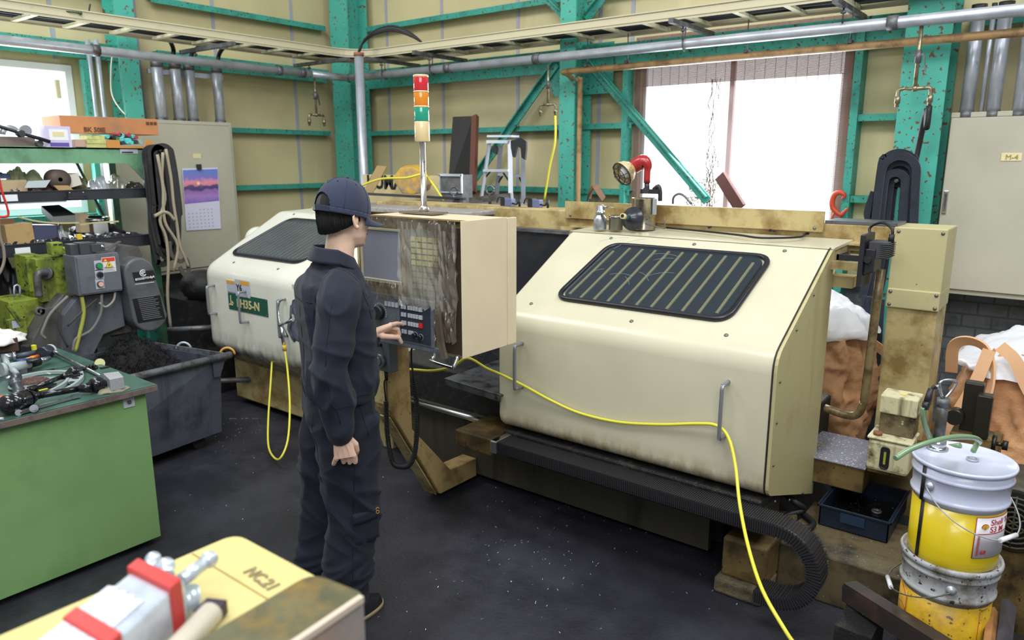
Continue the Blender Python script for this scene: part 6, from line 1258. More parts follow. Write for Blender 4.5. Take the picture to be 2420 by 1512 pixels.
b.tube([Tq[0]+V(.03,0,.01),Tq[1]+V(.035,.05,.01)], .022, 10, 0); b.bar(Tq[1]+V(.02,.02,-.0), Tq[2]+V(0,.02,0), .012, .05); b.prism([Tq[0]+V(0,0,-.005),Tq[1]+V(0,.03,-.005),Tq[1]+V(.045,.05,.012),Tq[0]+V(.04,0,.012)], (0,0,.006)); part('rim_lip', b, M('bin_rim', (120,122,128), .35, .4, dirt=((60,60,62), 14, .5)), bn)
b = MB(); b.prism([Tq[1]+V(.01,-.07,-.01),Tq[1]+V(.01,.02,-.01),Tq[1]+V(.0,-.02,-.12),Tq[1]+V(0,-.06,-.12)], (.012,0,0)); part('corner_bracket', b, m_bin, bn)
for (p, v_) in ((Tq[1]+V(-.02,.06,0), V(0,.0,1)), (V(-4.62,2.40,.60), V(0,0,1))):
    b = MB(); b.tube(arc(p, .045, 0, 180, 10, (.7,.7,0), (0,0,1)), .008, 8, 0); part('lifting_eye', b, M('eye_orange', (206,150,70), .4) if p.x > -4.4 else m_galv, bn)
b = MB(); b.tube(arc(V(-4.38,1.72,.60), .035, 0, 180, 8, (.7,.7,0), (0,0,1)), .008, 8, 0); part('lifting_eye', b, MATS['eye_orange'], bn)
for x, y in ((-4.28,1.35),(-4.36,2.3),(-4.9,2.2),(-4.88,1.3)):
    b = MB(); b.cyl((x-.015,y,.042),(x+.015,y,.042),.042); part('castor', b, m_blackc, bn)
b = MB()
def hp_(u, v):
    a = 2*math.pi*u; e = .7; X_ = math.copysign(abs(math.cos(a))**e, math.cos(a)); Y_ = math.copysign(abs(math.sin(a))**e, math.sin(a)); x = -4.62+X_*.32*v; y = 1.85+Y_*.50*v
    d = math.hypot((x+4.72)/.30, (y-2.12)/.34); z = .46+.26*max(0, 1-d)**.8+.04*noise.noise(V(x*12,y*12,1))+.018*noise.noise(V(x*40,y*40,2)); return V(x,y,z)
b.grid(hp_, 60, 34, True, True)
rr = random.Random(2)
for k in range(1500):
    a = rr.uniform(0,6.28); v = rr.random()**.6*.95; p = hp_(a/6.283, v); r_ = rr.uniform(.008,.03); t0 = rr.uniform(0,6.28); ux = V(rr.gauss(0,1),rr.gauss(0,1),rr.gauss(0,1)).normalized(); vx = ux.orthogonal().normalized()
    b.tube([p+ux*r_*math.cos(t0+i*.7)+vx*r_*math.sin(t0+i*.7)+V(0,0,.004*i) for i in range(6)], .0022, 3, 1)
thing('swarf_heap', b, M('swarf_black', (30,29,31), .6, .2, specks=((120,120,128), 190, -.2), bump=1, bscale=180), 'heap of curly black metal swarf filling the grey bin', 'swarf', kind='stuff')
b = MB()
for k in range(3): b.tube(arc(P(415+k*9,842-k*3,z=.56), .022, 0, 330, 14, (.8,.6,0), (0,.3,1)), .0022, 5, 1)
thing('bright_curls', b, m_steel, 'bright curled shavings lying at the right side of the swarf bin', 'shavings', kind='stuff')
b = MB(); b.bx(-6.0,-5.3,2.75,3.6,.0,.35); b.bx(-5.9,-5.45,2.9,3.4,.35,.75); b.ball((-5.5,3.05,.85),.16,sc=(1,1,.8)); thing('black_machine', b, m_grime, 'black greasy machine in the shadow between the shelf and the lathe', 'machine')
b = MB(); b.cyl((-5.25,2.62,.60),(-5.02,2.95,.60),.02); b.cyl((-5.6,2.2,.2),(-4.6,3.2,.22),.02); thing('dark_pipe', b, m_galvd, 'dark horizontal pipes in the gap left of the left hood', 'pipe')
# ================================================================ green workbench with measuring tools
m_ben = M('bench_green', (128,166,106), .36, dirt=((104,142,84), 1.6, .4), var=.08, vscale=2, specks=((60,70,50), 60, -.5))
m_top = M('bench_top_green', (64,98,86), .45, dirt=((44,70,62), 5, .45), specks=((130,140,134), 130, -.4)); m_edge = M('bench_edge', (112,98,92), .6, dirt=((80,68,64), 12, .5))
ZB = .80
wbn = root('workbench', (-3.9,.7,0), 'large green workbench covered with measuring tools at the left', 'workbench')
b = MB(); b.bx(-4.47,-3.33,-.6,1.588,.768,.797); part('top_board', b, m_edge, wbn, .003); b = MB(); b.bx(-4.468,-3.332,-.6,1.586,.797,ZB); part('top_mat', b, m_top, wbn)
b = MB(); b.bx(-3.385,-3.365,-.6,1.545,.035,.768); part('front_panel', b, m_ben, wbn, .003); b = MB(); b.bx(-4.43,-3.385,1.525,1.545,.035,.768); part('side_panel', b, m_ben, wbn)
b = MB(); a = P(330,942,x=-3.363); b.bx(-3.365,-3.361,1.44,1.49,.715,.76); bo = part('bolt_plate', b, m_lab, wbn); b = MB(); b.cyl((-3.361,1.465,.74),(-3.355,1.465,.74),.009); part('bolt', b, m_rivet, bo)
for x, y in ((-3.45,-.4),(-3.45,1.45),(-4.38,1.45)):
    b = MB(); b.bx(x-.03,x+.03,y-.03,y+.03,0,.035); part('foot', b, m_blk, wbn)
def t(u, v, h=0): return P(u, v, z=ZB+h)
m_bk = M('gloss_black', (28,28,34), .18, .3, coat=.6); m_sil = M('tool_silver', (176,180,186), .22, .85, dirt=((120,122,128), 30, .2)); m_lg = M('tool_light_grey', (160,170,170), .35)
# torque wrench with ball joint and square head on a rag
r_ = root('torque_wrench', t(140,930), 'long black torque wrench with a large ball joint at the front of the bench', 'wrench')
b = MB(); a0 = t(22,955,.045); a1 = t(75,935,.04); b.cyl(a0, t(62,942,.044), .042, .038, 24); b.cyl(t(62,942,.044), t(85,935,.036), .038, .018, 24); b.ball(a0, .042, 20, 12); part('handle_head', b, m_bk, r_)
b = MB(); b.cyl(t(82,936,.036), t(190,918,.03), .0145, .0135, 18); b.cyl(t(186,919,.03), t(218,914,.034), .016, .026, 20); part('shaft', b, m_bk, r_)
b = MB(); b.ball(t(229,908,.036), .036, 24, 14); part('ball_joint', b, m_bk, r_)
b = MB(); b.cyl(t(236,908,.03), t(258,904,.03), .012, .012, 16); b.cyl(t(244,906,.03), t(249,905,.03), .017, .017, 16); part('drive', b, M('knurled_black', (40,40,46), .3, .5), r_)
for k in range(2):
    q_ = t(90+k*8, 934.5-k*1.6, .036); b = MB(); b.cyl(q_, q_+(t(190,918,.03)-t(82,936,.036)).normalized()*.004, .0165); part('grip_ring', b, MATS['knurled_black'], r_)
b = MB(); q_ = t(250,917,.012); b.hexa([t(262,924,.012),t(295,917,.012),t(283,904,.012),t(247,909,.012)]+[p+V(0,0,.055) for p in (t(262,924,.012),t(295,917,.012),t(283,904,.012),t(247,909,.012))]); thing('steel_block', b, M('brushed_block', (186,188,194), .35, .4, specks=((120,120,126), 200, .3)), 'square brushed steel block resting on a rag at the wrench tip', 'block', bevel=.002)
def rag(c, rx, ry, h_, seed, mat, name, lab, cat='rag', kind=None):
    b = MB()
    def f(u, v):
        th = 2*math.pi*u; n = 1+.3*noise.noise(V(math.cos(th)*2+seed, math.sin(th)*2, v*3)); r = math.cos(v*math.pi/2)*n
        return V(c.x+math.cos(th)*r*rx, c.y+math.sin(th)*r*ry, c.z+h_*math.sin(v*math.pi/2)*(1+.5*noise.noise(V(math.cos(th)*r*4+seed, math.sin(th)*r*4, 0))))
    g_ = b.grid(f, 32, 12, True, True); b.face([q_[0] for q_ in g_]); return thing(name, b, mat, lab, cat, kind=kind)
rag(t(268,924), .04, .07, .02, 3, M('rag_grey', (138,134,114), .9, dirt=((110,106,92), 30, .4)), 'oily_rag', 'grey-beige rag under the square steel block')
# second torque tool
r_ = root('torque_wrench', t(120,900), 'second black torque wrench with a small ball joint behind the first', 'wrench')
b = MB(); b.cyl(t(40,905,.03), t(48,945,.03), .022, .022, 16); b.cyl(t(30,893,.045), t(46,893,.045), .02, .02, 14); b.ball(t(36,905,.04), .026); part('ratchet_head', b, M('ratchet_grey', (96,100,108), .3, .6), r_)
b = MB(); b.cyl(t(50,925,.028), t(85,915,.028), .016, .013, 14); b.cyl(t(85,915,.028), t(150,889,.028), .0115, .011, 16); b.cyl(t(146,891,.028), t(164,884,.028), .0125, .020, 16); part('shaft', b, m_bk, r_)
b = MB(); b.ball(t(174,878,.03), .027, 20, 12); b.cyl(t(178,877,.028), t(194,871,.028), .010); part('ball_joint', b, m_bk, r_)
b = MB(); b.cyl(t(192,872,.022), t(226,864,.015), .009, .006, 12)
for k in range(4): b.cyl(t(196+k*8,871-k*2,.022), t(199+k*8,870.5-k*2,.022), .013, .013, 12)
part('chuck', b, M('chuck_dark', (58,50,50), .35, .5), r_)
# long silver bar with dial head
r_ = root('bar_gauge', t(170,860), 'long thin silver bar with a round dark dial head lying across the bench', 'gauge')
b = MB(); hc = t(108,832,.03); b.cyl(t(98,836,.03), t(116,829,.03), .033, .033, 24); b.cyl(t(114,830,.03), t(123,828,.03), .03, .026, 24); part('dial_head', b, M('dial_navy', (52,58,70), .3, .3), r_)
b = MB(); b.cyl(t(117,829,.03), t(121,827.5,.03), .034, .034, 24); part('dial_rim', b, m_lab, r_)
b = MB(); b.cyl(t(122,828,.03), t(238,888,.012), .0075, .0075, 14); b.cyl(t(122,828,.03), t(138,836,.026), .012, .009, 14); part('bar', b, m_sil, r_)
# ratchet spanner, front
r_ = root('ratchet_spanner', t(110,955), 'silver ratchet spanner at the front edge of the bench', 'spanner')
b = MB(); b.bar(t(85,962,.012), t(186,935,.010), .018, .010); b.bar(t(170,938,.013), t(188,934,.013), .024, .012); part('handle', b, m_sil, r_)
b = MB(); b.cyl(t(80,965,.0), t(80,965,.018), .016, .016, 20); b.cyl(t(80,965,.018), t(80,965,.024), .009, .009, 12); b.bar(t(45,975,.012), t(80,965,.012), .022, .012); b.cyl(t(44,975,.0), t(44,975,.014), .013, .013, 18); part('head', b, m_sil, r_)
# bow micrometer frames
r_ = root('micrometer', t(165,890), 'large pale grey bow micrometer frame between the two torque wrenches', 'micrometer')
b = MB(); pts = [t(120,925,.012),t(140,915,.012),t(155,905,.012),t(162,892,.012),t(160,882,.012)]; b.tube(pts, 0, flat=(.012,.018,(0,0,1)), sm=4); b.tube([t(130,928,.012),t(158,920,.012),t(180,907,.012),t(194,893,.012),t(192,880,.012)], 0, flat=(.014,.018,(0,0,1)), sm=4); b.prism([t(160,905,.006),t(172,912,.006),t(192,895,.006),t(192,878,.006),t(165,882,.006)], (0,0,.010)); part('frame', b, m_lg, r_)
for (u, v) in ((172,903),(178,893),(180,884)):
    b = MB(); p = t(u, v, .0165); b.ball(p, .014, 14, 6, (1.6,1,.1)); part('frame_opening', b, m_dark, r_)
r_ = root('micrometer', t(90,882), 'long pale micrometer bow behind the dish of brown grains', 'micrometer')
b = MB(); b.tube([t(40,893,.01),t(70,886,.01),t(105,880,.01),t(150,879,.01),t(165,883,.01)], 0, flat=(.022,.014,(0,0,1)), sm=4); b.ball(t(115,882,.02), .008, 12, 6, (3,1,.4)); part('frame', b, m_lg, r_)
b = MB(); b.bar(t(150,893,.02), t(195,884,.022), .016, .008); part('black_scale', b, m_blk, r_)
# dish of brown grains
r_ = root('grain_dish', t(75,900), 'oval grey tray of reddish brown grains on the bench', 'tray')
dc = t(88,910); b = MB(); b.lathe(dc, (0,0,1), [(.08,0),(.105,.004),(.115,.010),(.109,.008),(.08,.005),(0,.005)], 36); o = part('dish', b, M('dish_grey', (128,146,142), .4), r_)
gc = t(76,903); b = MB(); rr = random.Random(9)
b.ball(gc+V(0,0,.004), .07, 16, 6, (.9,.9,.22))
for k in range(700):
    a = rr.uniform(0,6.28); q_ = rr.random()**.5*.068; p = gc+V(math.cos(a)*q_, math.sin(a)*q_, .006+.014*(1-(q_/.068)**2)); b.box(p, (.006,.0022,.0022), Matrix.Rotation(rr.uniform(0,3.1),3,'Z'))
thing('brown_grains', b, M('grain_brown', (104,76,72), .7), 'heap of small reddish brown grains in the oval tray', 'grains', kind='stuff')
# grey internal gauge with black display
r_ = root('bore_gauge', t(50,865), 'light grey three-point bore gauge with a black display at the left', 'gauge')
b = MB(); b.cyl(t(14,872,.04), t(70,860,.035), .028, .020, 20); b.cyl(t(18,866,.05), t(12,845,.065), .014); b.cyl(t(28,872,.04), t(42,884,.02), .016, .010); b.cyl(t(4,874,.04), t(14,872,.04), .034, .032, 24); part('gauge_body', b, m_lg, r_)
b = MB(); b.cyl(t(66,860,.035), t(92,853,.034), .023, .022, 20); b.bar(t(68,855,.055), t(92,848,.055), .03, .012); part('display', b, m_blk, r_); b = MB(); b.bar(t(73,852.5,.064), t(88,848.5,.064), .016, .003); part('screen', b, M('lcd_grey', (90,96,98), .3), r_)
b = MB(); b.cyl(t(92,853,.034), t(117,846,.03), .014, .011, 16); part('ratchet_stem', b, m_sil, r_)
b = MB(); b.cyl(t(2,846,.03), t(36,842,.028), .020, .020, 18); b.cyl(t(30,843,.028), t(38,842,.028), .025, .025, 18); f_ = thing('chrome_cylinder', b, m_sil, 'chrome cylinder lying behind the bore gauge', 'tool'); b = MB(); b.cyl(t(38,842,.028), t(94,832,.025), .014, .016, 16); part('dark_handle', b, M('slate_grip', (66,72,84), .4), f_)
for i, (u0, v0, u1, v1, c, cn) in enumerate(((70,846,102,838,(208,62,40),'red and orange'),(40,856,75,848,(54,66,140),'blue'),(62,850,84,843,(228,168,60),'yellow'),(0,868,12,866,(224,160,60),'orange'))):
    b = MB(); b.cyl(t(u0,v0,.018), t(u1,v1,.018), .010, .008, 12); thing('screwdriver', b, M('grip%d' % i, c, .4), cn+' handled screwdriver among the gauges at the left of the bench', 'screwdriver')
b = MB(); b.cyl(t(50,876,.008), t(75,869,.008), .006); thing('red_pencil', b, M('pencil_red', (140,50,44), .5), 'dark red pencil behind the bore gauge tip', 'pencil')
b = MB(); b.cyl(t(73,884,.006), t(128,872,.006), .005, .004, 10); b.cyl(t(128,872,.006), t(170,864,.006), .0015); thing('scriber', b, M('scriber_black', (60,60,64), .3, .6), 'thin dark scriber with a fine needle lying on the green mat', 'scriber')
b = MB(); b.cyl(t(236,858,.0), t(236,858,.006), .024, .024, 24); thing('cream_disc', b, M('disc_cream', (206,208,150), .5), 'small cream yellow disc on the mat near the swarf bin', 'disc'); b = MB(); b.bx(0,0,0,0,0,0) if False else b.box(t(247,868,.004), (.02,.04,.006)); thing('black_chip', b, m_blk, 'small black plastic bit beside the cream disc', 'bit')
b = MB(); b.cyl(t(222,872,.004), t(228,868,.004), .01); thing('dark_nut', b, m_blk, 'small dark nut near the chuck of the second torque wrench', 'nut')
for i, (u0, v0, u1, v1) in enumerate(((75,938,122,922),(92,925,128,908))):
    b = MB(); b.bar(t(u0,v0,.008), t(u1,v1,.008), .026, .012); k_ = thing('wire_stripper', b, m_blk, ['front','rear'][i]+' black tool with yellow edge under the torque wrench shafts', 'tool'); b = MB(); b.bar(t(u0,v0+ -2,.015), t(u0+20,v0-7,.015), .010, .004); part('yellow_insert', b, M('insert_yellow', (214,208,60), .5), k_)
# left edge pieces
b = MB(); b.bx(t(-10,905).x,t(40,905).x+.0,.6,.9,ZB,ZB+.001) if False else b.box(t(8,890,.012), (.05,.10,.024), Matrix.Rotation(.4,3,'Z')); b.cyl(t(12,895,.02), t(40,888,.02), .010); thing('vernier_block', b, m_sil, 'silver measuring block at the left end of the bench', 'block')
b = MB(); b.box(t(30,880,.010), (.04,.12,.020), Matrix.Rotation(-.3,3,'Z')); thing('steel_clamp', b, m_galvd, 'dull steel clamp behind the ratchet head of the second torque wrench', 'clamp')
b = MB(); b.box(t(0,955,.03), (.04,.05,.06)); thing('red_case', b, M('case_red', (206,70,44), .5), 'bright red case at the left edge of the bench', 'case'); b = MB(); b.cyl(t(-8,990,.006), t(8,989,.006), .006); thing('white_chalk', b, m_lab, 'short white stick at the front left of the bench', 'chalk')
# cardboard box with white paper, tape measure
bx_ = root('parts_box', t(20,835), 'dark brown open box full of white paper at the back of the bench', 'box')
q = [t(-40,850),t(38,832),t(55,822),t(-30,820)]
b = MB(); q = [t(-25,836), t(44,828), t(30,815), t(-40,822)]; h_ = .07
for i in range(4): b.bar(q[i]+V(0,0,h_/2), q[(i+1)%4]+V(0,0,h_/2), .006, h_)
b.prism(q, (0,0,.004)); part('box_wall', b, M('carton_brown', (78,56,46), .7), bx_)
cc = sum(q, V(0,0,0))/4; rag(cc+V(0,0,.045), .13, .12, .06, 8, M('paper_white', (226,224,222), .6), 'crumpled_paper', 'crumpled white paper heaped in the dark brown box', 'paper')
b = MB(); b.box(t(68,826,.028), (.05,.055,.056), Matrix.Rotation(.3,3,'Z')); tm = thing('tape_measure', b, m_blk, 'black tape measure with a yellow side beside the brown box', 'tape measure', bevel=.006); b = MB(); b.box(t(76,825,.03), (.05,.02,.05), Matrix.Rotation(.3,3,'Z')); part('yellow_side', b, M('insert_yellow', (214,208,60)), tm, .003)
# ================================================================ the worker
PO = V(-2.222, 1.768, 0); PYAW = math.radians(28)
pf = V(math.sin(PYAW), math.cos(PYAW), 0); pr = V(pf.y, -pf.x, 0)
def S(u, w, z): return PO + pr*u + pf*w + V(0,0,z)
HY = math.radians(3); hf = V(math.sin(HY), math.cos(HY), 0); hr = V(hf.y, -hf.x, 0); HC = S(.0,.045,0); HC.z = 1.615
def Hd(u, w, z): return HC + hr*u + hf*w + V(0,0,z)
def ringloft(b, rings, seg=28, e=.85, R_=None, F_=None):   # rings = [(centre, half-width right, half-depth forward)]
    R_ = R_ or pr; F_ = F_ or pf; rows = []
    for c, a, d in rings:
        row = []
        for k in range(seg):
            t = 2*math.pi*k/seg; x = math.copysign(abs(math.cos(t))**e, math.cos(t)); y = math.copysign(abs(math.sin(t))**e, math.sin(t))
            row.append(b.bm.verts.new(c + R_*a*x + F_*d*y))
        rows.append(row)
    for r1, r2 in zip(rows, rows[1:]):
        for k in range(seg): b.face([r1[k], r1[(k+1)%seg], r2[(k+1)%seg], r2[k]], True)
    b.face(rows[0][::-1]); b.face(rows[-1]); return b
def limb(b, pts, seg=18, sm=4):    # pts = [(point, radius)] smooth tapered limb
    P_ = crom([Vector(p) for p, r in pts], sm); n = len(pts)
    rs = []
    for i in range(n-1):
        for k in range(sm): t = k/sm; t = t*t*(3-2*t); rs.append(pts[i][1]*(1-t)+pts[i+1][1]*t)
    rs.append(pts[-1][1]); b.tube(P_, 1, seg, 0, rfun=lambda t: rs[min(len(rs)-1, round(t*(len(rs)-1)))])
    b.ball(P_[0], rs[0]*.98, 14, 8); b.ball(P_[-1], rs[-1]*.98, 14, 8)
def remesh(b, voxel, smooth=4):
    bm = b.bm; bmesh.ops.recalc_face_normals(bm, faces=bm.faces); me = bpy.data.meshes.new('t'); bm.to_mesh(me); bm.free()
    o = bpy.data.objects.new('t', me); sc.collection.objects.link(o)
    m_ = o.modifiers.new('r', 'REMESH'); m_.mode = 'VOXEL'; m_.voxel_size = voxel
    s_ = o.modifiers.new('s', 'SMOOTH'); s_.factor = .5; s_.iterations = smooth
    dg = bpy.context.evaluated_depsgraph_get(); dg.update(); out = bpy.data.meshes.new_from_object(o.evaluated_get(dg)); bpy.data.objects.remove(o)
    nb = MB(); nb.bm.from_mesh(out); bpy.data.meshes.remove(out)
    for f in nb.bm.faces: f.smooth = True; f.material_index = 0
    return nb
worker = root('person', (PO.x, PO.y, 0), 'person in navy work clothes and cap pointing at the control panel', 'person')
m_skin = M('skin', (238,198,174), .5, var=.06, vscale=9); m_skin.node_tree.nodes['Principled BSDF'].inputs['Subsurface Weight'].default_value = .12; m_skin.node_tree.nodes['Principled BSDF'].inputs['Subsurface Radius'].default_value = (.02,.008,.004)
m_nv = M('navy_cloth', (15,20,36), .8, sheen=.06, bump=.25, bscale=900); m_nvj = M('navy_jacket', (16,22,40), .78, sheen=.08, bump=.25, bscale=900); m_cap = M('cap_navy', (44,50,72), .85, sheen=.08, bump=.3, bscale=700)
m_hair = M('black_hair', (16,15,16), .45, bump=.8, bscale=500)
# joints
Rsh, Rel, Rwr = S(.165,-.01,1.375), S(.215,-.080,1.10), S(.225,-.050,.845)
Lsh = S(-.165,.02,1.375); Ltip = P(955,767,y=2.128); Lwr = P(884,787,y=1.99); Lwr.z = P(884,787,y=1.99).z; Lel = S(-.17,.13,1.10)
# ---- head and body, one mesh
b = MB()
b.ball(Hd(0,-.012,.022), 1, 26, 18, (.076,.094,.104), Matrix.Rotation(-HY,3,'Z'))            # skull
ringloft(b, [(Hd(0,.038,-.118),.022,.022),(Hd(0,.034,-.105),.040,.040),(Hd(0,.024,-.075),.056,.056),(Hd(0,.016,-.03),.066,.072),(Hd(0,.010,.01),.070,.080)], 24, .9, hr, hf)   # jaw
b.ball(Hd(0,.070,-.103), .017, 12, 8, (1.2,1,1)); b.ball(Hd(0,.086,-.067), .011, 12, 8, (1.9,.7,.8))      # chin, lips
b.ball(Hd(0,.086,-.077), .009, 12, 8, (1.7,.7,.8))
limb(b, [(Hd(0,.086,.012),.007),(Hd(0,.100,-.015),.009),(Hd(0,.109,-.036),.011)], 10, 3); 
for s_ in (-1, 1):
    b.ball(Hd(s_*.011,.098,-.040), .008, 10, 6); b.ball(Hd(s_*.042,.062,-.025), .022, 12, 8); b.ball(Hd(s_*.030,.078,.020), .013, 12, 6, (1.6,.6,.6))   # nostrils, cheekbones, brows
limb(b, [(Hd(0,-.018,-.06),.052),(S(0,.015,1.46),.056),(S(0,-.0,1.40),.070)], 22, 4)                      # neck
ringloft(b, [(S(0,0,.86),.13,.085),(S(0,0,1.02),.12,.075),(S(0,0,1.20),.145,.088),(S(0,0,1.34),.155,.085),(S(0,0,1.41),.10,.06)], 24)    # trunk
for s_, sh_, el_, wr_ in ((1,Rsh,Rel,Rwr),(-1,Lsh,Lel,Lwr)): limb(b, [(sh_-pr*s_*.03,.045),(el_,.034),(wr_,.026)], 16, 5)
for s_, w0 in ((1,-.015),(-1,-.10)): limb(b, [(S(s_*.085,0,.86),.078),(S(s_*.10,w0+.015,.48),.052),(S(s_*.11,w0-.02,.10),.036)], 16, 5)
body = remesh(b, .0045, 5)
# ears, finely meshed
e = MB()
for s_ in (1, -1):
    c = Hd(s_*.079,-.006,-.012)
    e.tube([c+V(0,0,.0)+hf*(.010)+V(0,0,.018), c+hf*.006+V(0,0,.030), c-hf*.010+V(0,0,.032)+hr*s_*.004, c-hf*.019+V(0,0,.015)+hr*s_*.008, c-hf*.014-V(0,0,.010)+hr*s_*.006, c-hf*.002-V(0,0,.026)+hr*s_*.002, c+hf*.007-V(0,0,.018)], .0048, 8, 4)
    e.ball(c-hf*.004+V(0,0,.004), .017, 12, 8, (.35,.8,1.25), Matrix.Rotation(-HY,3,'Z')); e.ball(c+hf*.0-V(0,0,.022), .008)
ears = remesh(e, .0022, 2)
# ---- hands
def finger(h, base, dirs, lens, rads):
    pts = [(Vector(base), rads[0])]; p = Vector(base)
    for d_, l_, r_ in zip(dirs, lens, rads[1:]): p = p+Vector(d_).normalized()*l_; pts.append((p.copy(), r_))
    for (a, ra), (c, rc) in zip(pts, pts[1:]):
        h.cyl(a, c, ra, rc, 12); h.ball(a, ra, 12, 8)
    h.ball(pts[-1][0], pts[-1][1], 12, 8)
    return pts
def quadpalm(h, w0, k0, side, nrm, wl, wk, th0, th1):
    rows = []
    for t in range(6):
        t_ = t/5; c = w0.lerp(k0, t_); wd = wl+(wk-wl)*(t_**.7); th = th0+(th1-th0)*t_
        row = []
        for k in range(16):
            a = 2*math.pi*k/16; x = math.copysign(abs(math.cos(a))**.7, math.cos(a)); y = math.copysign(abs(math.sin(a))**.8, math.sin(a)); row.append(h.bm.verts.new(c+side*wd*x+nrm*th*y))
        rows.append(row)
    for r1, r2 in zip(rows, rows[1:]):
        for k in range(16): h.face([r1[k], r1[(k+1)%16], r2[(k+1)%16], r2[k]], True)
    h.face(rows[0][::-1]); h.face(rows[-1])
# right hand: hanging, back of the hand to the camera, fingers curled towards the thigh
h = MB(); dn = (V(0,0,-1)+pf*.10).normalized(); sd = (pf*.92+pr*.25).normalized(); sd = (sd-dn*sd.dot(dn)).normalized(); bk = sd.cross(dn)
if bk.dot(pr) < 0: bk = -bk
w0 = Rwr+dn*.0; k0 = Rwr+dn*.088+sd*.002
limb(h, [(Rwr-dn*.05,.026),(Rwr+dn*.01,.025)], 16, 3)
quadpalm(h, w0, k0, sd, bk, .027, .041, .018, .0145)
for i, (o, L_) in enumerate(((.031,.92),(.0105,1.0),(-.0105,.94),(-.031,.78))):    # index, middle, ring, little
    c1 = .35+.12*i; d1 = dn*math.cos(c1)-bk*math.sin(c1); d2 = dn*math.cos(c1+1.15)-bk*math.sin(c1+1.15); d3 = dn*math.cos(c1+2.0)-bk*math.sin(c1+2.0)
    if i == 3: d1 = (d1-sd*.35).normalized(); d2 = (dn*.7-bk*.6-sd*.35).normalized(); d3 = (dn*.5-bk*.8-sd*.2).normalized()
    h.ball(k0+sd*o-bk*.001, .0108, 12, 8); finger(h, k0+sd*o-dn*.004, (d1,d2,d3), (.040*L_,.026*L_,.020*L_), (.0102,.0095,.0086,.0078))
finger(h, w0+sd*.026+dn*.022-bk*.006, (dn*.75+sd*.45-bk*.3, dn*.95-bk*.35, dn*.8-bk*.7-sd*.2), (.036,.030,.024), (.013,.0115,.0105,.009))
for o in (.018,0,-.018): h.tube([w0+sd*o*.5+bk*.016+dn*.02, w0.lerp(k0,.6)+sd*o+bk*.0155, k0+sd*o+bk*.0125], .0028, 8, 3)
handR = remesh(h, .0022, 3)
# left hand: index finger on the button, the others curled below, thumb under
h = MB(); fw = (Ltip-Lwr).normalized(); up_ = V(0,0,1); up_ = (up_-fw*up_.dot(fw)).normalized(); rt2 = fw.cross(up_)    # rt2 points to the camera side
L_total = (Ltip-Lwr).length; kn = Lwr+fw*(L_total*.50)+up_*.012
limb(h, [(Lel.lerp(Lwr,.7),.029),(Lwr,.0255)], 16, 3)
sdv = (rt2*.75+up_*.62).normalized(); nv = sdv.cross(fw).normalized()
if nv.z < 0: nv = -nv
quadpalm(h, Lwr, kn-up_*.010, sdv, nv, .026, .038, .017, .014)
ib = kn+sdv*.022-up_*.006; h.ball(ib, .0112, 12, 8)
fd = (Ltip-ib); fl = fd.length; fd.normalize(); arch = up_*.006
pth = [ib, ib+fd*fl*.48+arch, ib+fd*fl*.76+arch*.8, Ltip-fd*.004]
for (a, c, r1, r2) in ((pth[0],pth[1],.0102,.0090),(pth[1],pth[2],.0090,.0082),(pth[2],pth[3],.0082,.0068)): h.cyl(a, c, r1, r2, 12); h.ball(a, r1, 12, 8)
h.ball(pth[3], .0068, 12, 8)
for i, (o, L_) in enumerate(((.004,1.0),(-.013,.92),(-.029,.78))):
    d1 = (fw*.9-up_*.42); d2 = (-up_*.95+fw*.12); d3 = (-up_*.35-fw*.95)
    base = kn+sdv*o-up_*.008; h.ball(base, .0106, 12, 8); finger(h, base, (d1,d2,d3), (.042*L_,.026*L_,.019*L_), (.0102,.0095,.0088,.008))
finger(h, Lwr+fw*.022+rt2*.020-up_*.016, (fw*.85-up_*.25+rt2*.2, fw*.93-up_*.3, fw*.35-up_*.9), (.042,.034,.026), (.0135,.0118,.0105,.009))
handL = remesh(h, .0022, 3)
for extra in (ears, handR, handL):
    tmp = bpy.data.meshes.new('t'); extra.bm.to_mesh(tmp); extra.bm.free(); body.bm.from_mesh(tmp); bpy.data.meshes.remove(tmp)
for f in body.bm.faces: f.smooth = True
part('body', body, m_skin, worker)
for s_ in (-1, 1):
    b = MB(); b.ball(Hd(s_*.031,.079,.005), .011); part('eye', b, M('eye_white', (225,222,218), .2), worker); b = MB(); b.ball(Hd(s_*.031,.0865,.005), .0052); part('iris', b, m_dark, worker)
    b = MB(); b.tube([Hd(s_*.015,.092,.026),Hd(s_*.033,.088,.031),Hd(s_*.05,.076,.025)], .003, 6, 3); part('eyebrow', b, m_hair, worker)
b = MB(); b.tube([Hd(-.022,.088,-.070),Hd(0,.097,-.072),Hd(.022,.088,-.070)], .0028, 8, 3); part('lips', b, M('lip_pink', (206,150,132), .45), worker)
b = MB(); b.ball(Ltip-fd*.004+up_*.0045, .0052, 10, 6, (1,1.2,.35)); part('fingernail', b, M('nail_pink', (240,206,196), .3), worker)
